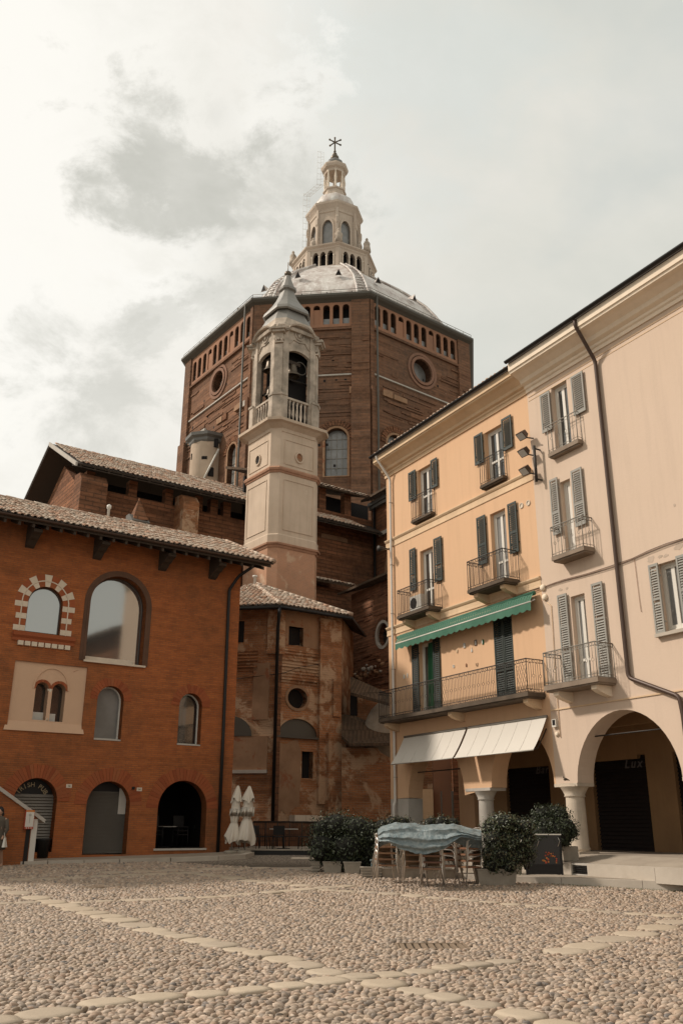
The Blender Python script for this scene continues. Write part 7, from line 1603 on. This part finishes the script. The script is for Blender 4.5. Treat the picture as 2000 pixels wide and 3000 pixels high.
# ================================================================== terrace platform with tables and chairs
gt = at_y(715, 2512, 35.5); zp = at_y(700, 2485, 37).z
te = thing('terrace_platform', (-1.5, 38, .6), 'low dark terrace platform with pale boarded floor under the apse wall', 'platform')
a = at_y(690, 2500, 36.5); b = at_y(1000, 2500, 35.5)
q = MB(); zt_ = at_y(800, 2489, 36).z; q.wbox(a.x, b.x + 3, 35.9, 41.8, .45, zt_ - .03); part('plinth', q, m_black, te)
n = int((b.x + 3 - a.x) / .35)
for k in range(n): q = MB(); x = a.x + k * .35; q.wbox(x + .004, x + .346, 35.85, 41.8, zt_ - .03, zt_ + rng.uniform(0, .004)); part('floor_board', q, m_concrete, te)
rl = thing('terrace_railing', (a.x, 36, zt_), 'black metal railing along the terrace below the apse', 'railing'); zr_ = at_y(800, 2414, 36.2).z
q = MB(); q.tube([Vector((a.x + .2, 41.4, zr_ + .1)), Vector((b.x + 2, 41.4, zr_ + .1))], .03, 6).tube([Vector((a.x + .2, 41.4, zr_ - .5)), Vector((b.x + 2, 41.4, zr_ - .5))], .02, 6); part('rail', q, m_iron, rl)
for k in range(12): x = a.x + .2 + k * (b.x + 1.8 - a.x) / 11; q = MB(); q.tube([Vector((x, 41.4, zt_)), Vector((x, 41.4, zr_ + .1))], .025, 6); part('post', q, m_iron, rl)
def cafe_table(x, y, z, lab):
    t = thing('cafe_table', (x, y, z), lab, 'table', 'tables on the terrace'); q = MB(); q.wbox(x - .55, x + .55, y - .35, y + .35, z + .72, z + .75); part('table_top', q, m_stone, t)
    q = MB(); q.tube([Vector((x, y, z)), Vector((x, y, z + .72))], .03, 8); part('leg', q, m_black, t); q = MB(); q.wbox(x - .25, x + .25, y - .25, y + .25, z, z + .025); part('foot', q, m_black, t); return t
def cafe_chair(x, y, z, rz, lab='dark woven cafe chair on the shaded terrace'):
    t = thing('cafe_chair', (x, y, z), lab, 'chair', 'dark chairs on the terrace'); c, s = math.cos(rz), math.sin(rz)
    T = lambda a, b, h: Vector((x + a * c - b * s, y + a * s + b * c, z + h))
    for a, b in ((-.2, -.2), (.2, -.2), (-.2, .2), (.2, .2)): q = MB(); q.tube([T(a * 1.1, b * 1.1, 0), T(a, b, .44)], .014, 5); part('leg', q, m_black, t)
    q = MB(); q.hexa([T(-.22, -.22, .43), T(.22, -.22, .43), T(.22, .22, .43), T(-.22, .22, .43), T(-.22, -.22, .46), T(.22, -.22, .46), T(.22, .22, .46), T(-.22, .22, .46)]); part('seat', q, m_black, t)
    q = MB(); q.hexa([T(-.22, .20, .52), T(.22, .20, .52), T(.22, .23, .52), T(-.22, .23, .52), T(-.22, .26, .86), T(.22, .26, .86), T(.22, .29, .86), T(-.22, .29, .86)]); part('backrest', q, m_black, t)
    return t
tp = at_y(832, 2437, 37.3)
cafe_table(tp.x, 37.3, zt_, 'table with pale lit top in the middle of the terrace')
cafe_table(tp.x - 2.6, 38.6, zt_, 'table at the shaded left end of the terrace'); cafe_table(tp.x + 2.1, 38.4, zt_, 'table near the hedge end of the terrace')
c0_ = cafe_chair(tp.x - .8, 37.1, zt_, 1.4, 'dark chair at the left end of the pale lit terrace table')
TL = ['at the right end of the pale lit terrace table', 'behind the pale lit terrace table, back to the apse', 'at the right of the leftmost terrace table', 'in front of the leftmost terrace table', 'farthest left on the terrace, beside the closed parasols', 'in front of the terrace table near the hedge', 'closest to the hedge on the terrace', 'behind the terrace table near the hedge', 'standing alone between two terrace tables', 'in front of the pale lit terrace table']
for TLk, (x, y, rz) in zip(TL, ((tp.x + .8, 37.2, -1.5), (tp.x - .2, 38.1, .2), (tp.x - 1.9, 37.6, 1.2), (tp.x - 2.7, 38.0, 3.0), (tp.x - 3.4, 38.2, 1.6), (tp.x + 1.6, 37.6, 2.8), (tp.x + 2.4, 37.7, 3.3), (tp.x + 1.4, 38.9, .5), (tp.x - 1.3, 38.7, .2), (tp.x - .2, 36.9, 3.3))):
    t = cafe_chair(x, y, zt_, rz, 'dark chair ' + TLk)
bb_ = MB()
for k in range(70): x = a.x + .2 + k * (b.x + 1.8 - a.x) / 69; bb_.tube([Vector((x, 41.4, zt_)), Vector((x, 41.4, zr_ + .1))], .012, 4)
part('bars', bb_, m_iron, rl, kind='stuff')
# white edge slab in front of the platform
a = ground(855, 2516); b = ground(960, 2524); q = MB(); q.wbox(a.x, b.x + .3, a.y - .5, a.y + .1, gz(0, a.y), gz(0, a.y) + .05); solo('stone_slab', q, m_white, (a.x, a.y, gz(0, a.y)), 'long pale stone slab on the cobbles in front of the terrace', 'slab')
# dark stacked chairs inside the third doorway
for k, (s_, d_, lab) in enumerate(((-2.9 + .0, 0, ''), (0, 0, ''))): pass
s0, s1, zb3, zs3, zt3 = PW['d3'][1]
for k, (s_, lab) in enumerate(((s0 + .45, 'dark chair at the left inside the open brick doorway, %s of its stack'), (s1 - .5, 'dark chair at the right inside the open brick doorway, %s of its stack'))):
    for j in range(3):
        c = FP.P(s_, -1.1, 0); t = cafe_chair(c.x, c.y, zb3 + .02 + .14 * j, R(-54.93 + 90)); t['label'] = lab % ('lowest', 'middle', 'topmost')[j]; t['group'] = 'dark chairs inside the %s of the doorway' % ('left' if k == 0 else 'right')
c = FP.P((s0 + s1) / 2, -1.6, 0); t = cafe_table(c.x, c.y, zb3 + .02, 'dark table inside the open brick doorway'); t['group'] = ''
del t['group']

# ================================================================== planters and hedges
def leafcloud(name, blobs, n, size, mat, parent):
    """leaf sized quads spread over lumpy volumes"""
    q_v, q_f = [], []; tot = sum(b[3] * b[4] * b[5] for b in blobs) ; off = 0
    for (cx, cy, cz, rx, ry, rz_) in blobs:
        m = int(n * rx * ry * rz_ / tot) + 1
        d = rng.normal(0, 1, (m, 3)); d /= np.linalg.norm(d, axis=1)[:, None]; rad = rng.uniform(.5, 1.06, m) ** .6 + (rng.random(m) < .12) * rng.uniform(0, .28, m)
        lump = 1 + .20 * np.sin(d[:, 0] * 6 + cx * 3) * np.cos(d[:, 2] * 5 + cy) + .14 * np.sin(d[:, 1] * 11 + d[:, 2] * 8 + cz * 5)
        P = d * (rad * lump)[:, None] * np.array([rx, ry, rz_]) + np.array([cx, cy, cz])
        nrm_ = d * .8 + rng.normal(0, .55, (m, 3)) + np.array([0, 0, .35]); nrm_ /= np.linalg.norm(nrm_, axis=1)[:, None]
        t = np.cross(nrm_, rng.normal(0, 1, (m, 3))); t /= np.linalg.norm(t, axis=1)[:, None]; b = np.cross(nrm_, t); L = size * rng.uniform(.6, 1.35, m)[:, None]
        A = P - t * L; B = P + b * L * .42 ; C_ = P + t * L + nrm_ * L * -.15; D = P - b * L * .42
        co = np.stack([A, B, C_, D], 1).reshape(-1, 3); q_v.append(co); k = np.arange(m)[:, None] * 4 + off; q_f += (k + np.array([[0, 1, 2, 3]])).tolist(); off += 4 * m
    q = MB(); q.v = np.concatenate(q_v).tolist(); q.f = [tuple(f) for f in q_f]; q.sm = [False] * len(q.f); return part(name, q, mat, parent, kind='stuff')
def core(name, blobs, mat, parent):  # near-black solids filling the inside of the leaf clumps
    q = MB()
    for (cx, cy, cz, rx, ry, rz_) in blobs: q.ell((cx, cy, cz), (rx * .72, ry * .72, rz_ * .72), 10, 7)
    part(name, q, mat, parent)
m_core = plain('dark_fill', (.012, .012, .008), .95, 0, .3, 9)
def stems(blobs, zb, parent):
    q = MB()
    for (cx, cy, cz, rx, ry, rz_) in blobs:
        for k in range(4): dx, dy = rng.normal(0, rx * .3), rng.normal(0, ry * .3); q.tube([Vector((cx + dx * .3, cy + dy * .3, zb)), Vector((cx + dx, cy + dy, cz))], [.02, .008], 5)
    part('stem', q, m_wood, parent)
def trough(name, x0, x1, y0, y1, z0, z1, lab, mat=m_concrete, ribs=0, cat='planter', rot=0):
    t = thing(name, ((x0 + x1) / 2, y0, z0), lab, cat); q = MB(); w_ = .07; tp_ = .05
    q.hexa([Vector(v) for v in ((x0 + tp_, y0 + tp_, z0), (x1 - tp_, y0 + tp_, z0), (x1 - tp_, y1 - tp_, z0), (x0 + tp_, y1 - tp_, z0), (x0, y0, z1), (x1, y0, z1), (x1, y1, z1), (x0, y1, z1))]); part('trough', q, mat, t)
    q = MB(); q.wbox(x0 - .015, x1 + .015, y0 - .015, y0 + w_, z1, z1 + .03).wbox(x0 - .015, x1 + .015, y1 - w_, y1 + .015, z1, z1 + .03).wbox(x0 - .015, x0 + w_, y0 + w_, y1 - w_, z1, z1 + .03).wbox(x1 - w_, x1 + .015, y0 + w_, y1 - w_, z1, z1 + .03); part('rim', q, mat, t)
    q = MB(); q.wbox(x0 + w_, x1 - w_, y0 + w_, y1 - w_, z1, z1 + .012); part('soil', q, m_core, t)
    for k in range(ribs): q = MB(); z = z0 + (z1 - z0) * (k + .5) / ribs; q.wbox(x0 - .012, x1 + .012, y0 - .02, y0, z - .02, z + .02); part('rib', q, mat, t)
    return t
def gpx(px, py): p = ground(px, py); return p
def pxbox(xl, xr, yb, yt):
    a = ground(xl, yb); b = at_y(xr, yb, a.y); return a.x, b.x, a.y, gz(0, a.y), z_at(a.x, a.y, yt)
x0, x1, y, z0, z1 = pxbox(911, 935, 2561, 2527); trough('concrete_planter', x0, x1, y, y + .5, z0, z1, 'small ribbed grey planter block at the left end of the dark hedge', ribs=4)
x0, x1, y, z0, z1 = pxbox(945, 1002, 2562, 2527); trough('concrete_planter', x0, x1, y, y + .5, z0, z1, 'plain concrete planter under the left half of the dark hedge'); hx0, hy, hz = x0, y, z1
x0, x1, y, z0, z1 = pxbox(1006, 1057, 2565, 2528); trough('concrete_planter', x0, x1, y, y + .5, z0, z1, 'concrete planter overhung by leaves in the middle of the dark hedge'); hx1 = x1
x0, x1, y, z0, z1 = pxbox(1057, 1117, 2577, 2544); trough('concrete_planter', x0, x1, y, y + .45, z0, z1, 'ribbed grey planter beside the leftmost chair stack', ribs=4)
x0, x1, y, z0, z1 = pxbox(1118, 1240, 2580, 2548); trough('concrete_planter', x0, x1, y + .3, y + .8, z0, z1, 'long concrete planter behind the left chair stacks'); x0, x1, y, z0, z1 = pxbox(1248, 1340, 2583, 2550); trough('concrete_planter', x0, x1, y + .3, y + .8, z0, z1, 'long concrete planter behind the right chair stacks')
hg = thing('hedge', (hx0 + 1.5, hy + .3, hz), 'broad dark leafy hedge between the terrace and the chair stacks', 'hedge')
Z = lambda px, py, yy: at_y(px, py, yy)
bl_ = []
for px, py, r in ((955, 2430, .55), (985, 2418, .6), (1015, 2425, .62), (1045, 2430, .62), (1075, 2440, .6), (1100, 2450, .5), (950, 2475, .6), (985, 2480, .7), (1020, 2480, .7), (1055, 2485, .7), (1090, 2490, .6), (965, 2515, .5), (1010, 2520, .55), (1060, 2525, .5), (1100, 2525, .4), (935, 2500, .35)):
    c = Z(px, py, hy + .3 + rng.uniform(-.1, .25)); bl_.append((c.x, c.y, c.z, r * 1.0, .55, r * .72))
core('dark_fill', bl_, m_core, hg); leafcloud('foliage', bl_, 11000, .042, m_leafd, hg); stems(bl_[11:15], hz, hg)
hg2 = thing('hedge', (2.6, hy - 1.5, .5), 'sunlit bush with a few reddish leaves behind the tarpaulin covered chairs', 'hedge')
bl2 = []
for px, py, r in ((1120, 2418, .28), (1150, 2410, .3), (1180, 2412, .28), (1130, 2450, .35), (1175, 2450, .35), (1230, 2440, .35), (1262, 2412, .28), (1295, 2410, .3), (1325, 2412, .25), (1290, 2450, .35), (1330, 2450, .3), (1140, 2500, .4), (1200, 2500, .4), (1270, 2500, .4), (1330, 2500, .4)):
    c = Z(px, py, 26.6 + rng.uniform(-.1, .3)); bl2.append((c.x, c.y, c.z, r, .35, r * .8))
core('dark_fill', bl2, m_core, hg2); leafcloud('foliage', bl2, 5200, .032, m_leaf, hg2)
x0, x1, y, z0, z1 = pxbox(1400, 1516, 2598, 2549); trough('concrete_planter', x0, x1, y, y + .5, z0, z1, 'long rough concrete planter right of the chair stacks'); py1, pz1 = y, z1
x0, x1, y, z0, z1 = pxbox(1494, 1534, 2580, 2532); trough('concrete_planter', x0, x1, y + .1, y + .6, z0, z1, 'end block planter between the sunlit bush and the black panel stand')
hg3 = thing('hedge', (4.2, py1 + .4, pz1), 'bright glossy bush with pink tinted leaf tips right of the chair stacks', 'hedge')
bl3 = []
for px, py, r in ((1436, 2428, .32), (1455, 2412, .35), (1480, 2410, .34), (1510, 2418, .32), (1537, 2420, .25), (1445, 2460, .38), (1475, 2455, .45), (1515, 2460, .4), (1545, 2455, .28), (1440, 2500, .36), (1460, 2505, .42), (1505, 2505, .4), (1540, 2500, .3), (1440, 2535, .3), (1490, 2535, .3)):
    c = Z(px, py, py1 + .25 + rng.uniform(-.15, .2)); bl3.append((c.x, c.y, c.z, r, .42, r * .8))
core('dark_fill', bl3, m_core, hg3); leafcloud('foliage', bl3, 9000, .034, m_leaf, hg3); stems(bl3[9:13], pz1, hg3)
p = FR.P(-.30, .9, 0); x0, x1 = at_y(1645, 2521, p.y).x, at_y(1690, 2521, p.y).x; zz0 = at_y(1660, 2521, p.y).z; zz1 = at_y(1660, 2479, p.y).z
t = thing('stone_pot', ((x0 + x1) / 2, p.y, zz0), 'rounded pale stone planter at the foot of the pale column', 'planter'); q = MB(); cpt = Vector(((x0 + x1) / 2, p.y, zz0)); r_ = (x1 - x0) / 2; q.lathe(cpt, [(r_ * .75, 0), (r_ * .95, (zz1 - zz0) * .2), (r_ * 1.05, (zz1 - zz0) * .85), (r_ * 1.02, zz1 - zz0), (r_ * .9, zz1 - zz0), (r_ * .85, zz1 - zz0 - .05)], 4, a0=R(35), sm=False); q2 = MB(); q = MB(); q.obox(cpt + UP * (zz1 - zz0) / 2, Vector((r_, 0, 0)), Vector((0, r_ * .9, 0)), UP * (zz1 - zz0) / 2); part('trough', q, m_concrete, t)
hg4 = thing('bush', (cpt.x, cpt.y, zz1), 'dark green two-lobed bush in front of the pale column', 'bush'); bl4 = []
for px, py, r in ((1590, 2385, .34), (1572, 2405, .3), (1600, 2420, .38), (1640, 2390, .34), (1625, 2375, .22), (1655, 2420, .36), (1630, 2440, .42), (1590, 2445, .4), (1670, 2440, .26), (1650, 2462, .25)):
    c = Z(px, py, p.y + rng.uniform(-.5, .1)); bl4.append((c.x, c.y, c.z, r, .34, r * .85))
core('dark_fill', bl4, m_core, hg4); leafcloud('foliage', bl4, 5600, .036, m_leafd, hg4); q = MB()
for k in range(5): q.tube([cpt + UP * (zz1 - zz0), Vector((bl4[k][0], bl4[k][1], bl4[k][2]))], [.025, .01], 5)
part('stem', q, m_wood, hg4)
# teal crate behind the leftmost stack
p = ground(1100, 2570); q = MB(); q.wbox(p.x - .12, p.x + .25, p.y, p.y + .3, p.z, p.z + .42); crt = thing('plastic_tub', (p.x, p.y, p.z), 'teal plastic tub behind the leftmost chair stack', 'tub'); part('tub', q, m_tarp, crt); q = MB(); q.wbox(p.x - .15, p.x + .28, p.y - .03, p.y + .33, p.z + .42, p.z + .46); part('rim', q, m_tarp, crt)
# black glazed windbreak
gA = ground(1546, 2581); yb = gA.y; xL, xR = at_y(1541, 2570, yb).x, at_y(1650, 2570, yb).x; zT_ = z_at(xL, yb, 2446); zB_ = gz(0, yb) + .30; zM_ = z_at(xL, yb, 2534)
wb = thing('menu_screen', ((xL + xR) / 2, yb, zB_), 'black framed glass screen with a printed flower panel standing on the arcade kerb', 'screen')
zl_ = at_y(1546, 2581, yb).z
q = MB(); q.wbox(xL, xL + .05, yb - .02, yb + .03, zl_, zT_).wbox(xR - .05, xR, yb - .02, yb + .03, zl_ + .05, zT_).wbox(xL + .05, xR - .05, yb - .015, yb + .025, zM_ - .03, zM_ + .02); part('frame', q, m_black, wb)
q = MB(); q.wbox(xL - .01, xR + .01, yb - .025, yb + .035, zT_, zT_ + .03); part('top_rail', q, m_alu, wb); q = MB(); q.wbox(xL + .05, xR - .05, yb, yb + .012, zM_ + .02, zT_ - .01); gp = part('glass_panel', q, m_acry, wb); q = MB(); q.wbox(xL + .05, xR - .05, yb - .005, yb + .02, zl_ + .17, zM_ - .03); part('lower_panel', q, m_black, wb)
for k in range(26):
    cx_, cz_ = xL + (xR - xL) * rng.uniform(.45, .85), zM_ + (zT_ - zM_) * rng.uniform(.05, .42); q = MB(); rr_ = rng.uniform(.012, .035); q.lathe(Vector((cx_, yb - .001, cz_)), [(rr_, 0), (rr_ * .8, .002)], 6, axis=(0, -1, 0)); part('printed_flower', q, m_redp if k % 2 else m_orangep, gp)
for fx in (.35, .92): q = MB(); a = xL + (xR - xL) * fx; q.tube([Vector((a, yb - .01, zT_ - .06)), Vector((a + .04, yb - .02, zT_ - .16)), Vector((a - .02, yb - .01, zT_ - .30))], .007, 5); part('hook', q, m_alu, gp)
for xx in (xL + .02, xR - .14): q = MB(); q.wbox(xx, xx + .08, yb + .03, yb + .4, zl_, zl_ + .16); part('foot', q, m_black, wb)

# ================================================================== stacked chairs under the tarpaulin
def make_chair(n):
    t = thing('stacking_chair', (0, 0, 0), 'x', 'chair', 'aluminium chairs stacked under the blue tarpaulin')
    for sx in (-1, 1):
        q = MB(); q.tube([(sx * .315, -.31, 0), (sx * .245, -.215, .44), (sx * .25, -.20, .60), (sx * .262, -.13, .665), (sx * .265, .0, .675), (sx * .255, .12, .69), (sx * .21, .21, .72)], .016, 6); part('front_leg', q, m_alu, t)
        q = MB(); q.tube([(sx * .295, .35, 0), (sx * .215, .20, .43), (sx * .21, .215, .62), (sx * .205, .245, .75)], .016, 6); part('rear_leg', q, m_alu, t)
    q = MB(); q.tube([(.21, .21, .72), (.17, .245, .73), (.09, .27, .735), (0, .278, .74), (-.09, .27, .735), (-.17, .245, .73), (-.21, .21, .72)], .0115, 6); q.tube([(.205, .245, .75), (.12, .285, .775), (0, .30, .78), (-.12, .285, .775), (-.205, .245, .75)], .0115, 6); part('back_frame', q, m_alu, t)
    q = MB(); q.wbox(-.235, .235, -.235, -.20, .405, .445).wbox(-.235, .235, .17, .20, .405, .44).wbox(-.24, -.205, -.20, .17, .405, .44).wbox(.205, .24, -.20, .17, .405, .44); part('seat_frame', q, m_cane, t)
    for k in range(5): q = MB(); y = -.19 + k * .072; q.wbox(-.205, .205, y, y + .064, .43, .448); part('seat_slat', q, m_cane, t)
    q = MB(); q.hexa([Vector(v) for v in ((-.205, .20, .46), (.205, .20, .46), (.205, .212, .46), (-.205, .212, .46), (-.205, .235, .735), (.205, .235, .735), (.205, .247, .735), (-.205, .247, .735))]); part('woven_back', q, m_weave, t)
    for k in (1, 2): q = MB(); z = .50 + k * .08; q.hexa([Vector(v) for v in ((-.20, .215 + k * .01, z), (.20, .215 + k * .01, z), (.20, .225 + k * .01, z), (-.20, .225 + k * .01, z), (-.20, .225 + k * .01, z + .07), (.20, .225 + k * .01, z + .07), (.20, .235 + k * .01, z + .07), (-.20, .235 + k * .01, z + .07))]); part('back_slat', q, m_cane, t)
    return t
base_c = make_chair(0); first = True
YC = 23.6
stk = [(1130, 2598, 10, 4, 'leftmost stack'), (1212, 2606, 4, 5, 'second stack from the left'), (1268, 2610, -4, 5, 'middle stack'), (1318, 2600, 72, 5, 'fourth stack, arms turned to the right'), (1381, 2604, -68, 5, 'rightmost stack, not fully under the tarpaulin')]
words = ['lowest', 'second lowest', 'third from the ground', 'fourth from the ground', 'fifth from the ground', 'topmost']
for px, py, rot, n, nm in stk:
    g = ground(px, py - 8); g.z = gz(g.x, g.y) + .028
    for k in range(n):
        loc = Vector((g.x + rng.normal(0, .006), g.y + .012 * k + .1, g.z + .150 * k)); rz = R(rot) + rng.normal(0, .02)
        w_ = words[k] if k < n - 1 else 'topmost'
        lab = '%s aluminium chair of the %s' % (w_, nm)
        if first: base_c.location = loc; base_c.rotation_euler = (0, 0, rz); base_c['label'] = lab; first = False
        else: copy_tree(base_c, loc, (0, 0, rz), None, lab)
# loose chairs standing behind, by the column
for px, py, rot, lab in ((1352, 2470, 30, '%s aluminium chair of the stack behind the tarpaulin by the grey column'), (1478, 2478, -20, 'aluminium chair back showing above the bright bush')):
    pz = at_y(px, py, 28.4); 
    for k in range(3 if px < 1400 else 1): c = copy_tree(base_c, Vector((pz.x, pz.y, FR.z(px, 2500) * 0 + (.56 if px < 1400 else .86) + .15 * k)), (0, 0, R(rot)), None, lab % ('lowest', 'middle', 'topmost')[k] if '%' in lab else lab); c['group'] = 'chairs beyond the planters'
# tarpaulin
gL, gR = ground(1112, 2600), ground(1400, 2604); nu, nvv = 150, 60
cen = (gL + gR) / 2; zb0 = gz(0, 23.6)
def topz(u): return None
hem = [(0, 2466), (.10, 2468), (.22, 2486), (.36, 2500), (.46, 2501), (.56, 2494), (.66, 2484), (.74, 2466), (.80, 2452), (.88, 2455), (.95, 2462), (1, 2462)]
topl = [(0, 2432), (.05, 2420), (.18, 2413), (.30, 2413), (.42, 2420), (.55, 2418), (.66, 2417), (.735, 2413), (.80, 2422), (.90, 2428), (1, 2434)]
def lerpt(tab, u):
    for (a, x), (b, y) in zip(tab[:-1], tab[1:]):
        if u <= b: return x + (y - x) * (u - a) / (b - a)
    return tab[-1][1]
from mathutils import noise as mnoise
vs = []
for i in range(nu + 1):
    u = i / nu; px = 1106 + (1409 - 1106) * u; yf = 23.15 + .0 * u; ybk = 24.35
    zf = at_y(px, lerpt(hem, u), yf).z; zt_ = at_y(px, lerpt(topl, u), (yf + ybk) / 2 + .25).z
    endk = min(u, 1 - u) * 9; endk = min(1, endk) ** .5
    for j in range(nvv + 1):
        v = j / nvv
        if v < .42: t = v / .42; y = yf + .10 * t ** 2 - .02 * math.sin(t * math.pi) ; z = zf + (zt_ - .10 - zf) * t
        elif v < .86: t = (v - .42) / .44; y = yf + .10 + (ybk - yf - .10) * t; z = zt_ - .10 + .10 * math.sin(min(1, t * 1.35) * math.pi / 2)
        else: t = (v - .86) / .14; y = ybk + .05 * t; z = zt_ - .45 * t
        y = (yf + ybk) / 2 + (y - (yf + ybk) / 2) * (.55 + .45 * endk)
        P_ = Vector((at_y(px, 2440, y).x, y, z))
        nz = mnoise.noise(Vector((P_.x * 1.6, P_.y * 2.5, P_.z * 7))) ; n2_ = mnoise.noise(Vector((P_.x * 5, P_.y * 6, P_.z * 16 + 5)))
        ph_ = v * 5.6 + .55 * mnoise.noise(Vector((P_.x * .8, 3, v * 2))) + .12 * math.sin(P_.x * 2.3)
        fold_ = (1 - abs((ph_ % 1) * 2 - 1)) ** 1.6 if v < .46 else 0
        rp = mnoise.noise(Vector((P_.x * 11, P_.y * 11, P_.z * 8))); r2 = abs(mnoise.noise(Vector((P_.x * 3.2 + 9, P_.y * 4.5, 2))))
        P_ += Vector((.01 * rp, -.075 * fold_ - .02 * nz, -.015 * fold_ + .018 * nz + .012 * n2_ + .014 * rp + (.05 * r2 if .42 < v < .9 else 0))); vs.append(P_)
q = MB(); q.add(vs, [(i * (nvv + 1) + j, (i + 1) * (nvv + 1) + j, (i + 1) * (nvv + 1) + j + 1, i * (nvv + 1) + j + 1) for i in range(nu) for j in range(nvv)], True)
solo('tarpaulin', q, m_tarp, (cen.x, 23.6, 1.5), 'crumpled blue tarpaulin draped over the stacks of aluminium chairs', 'tarpaulin')
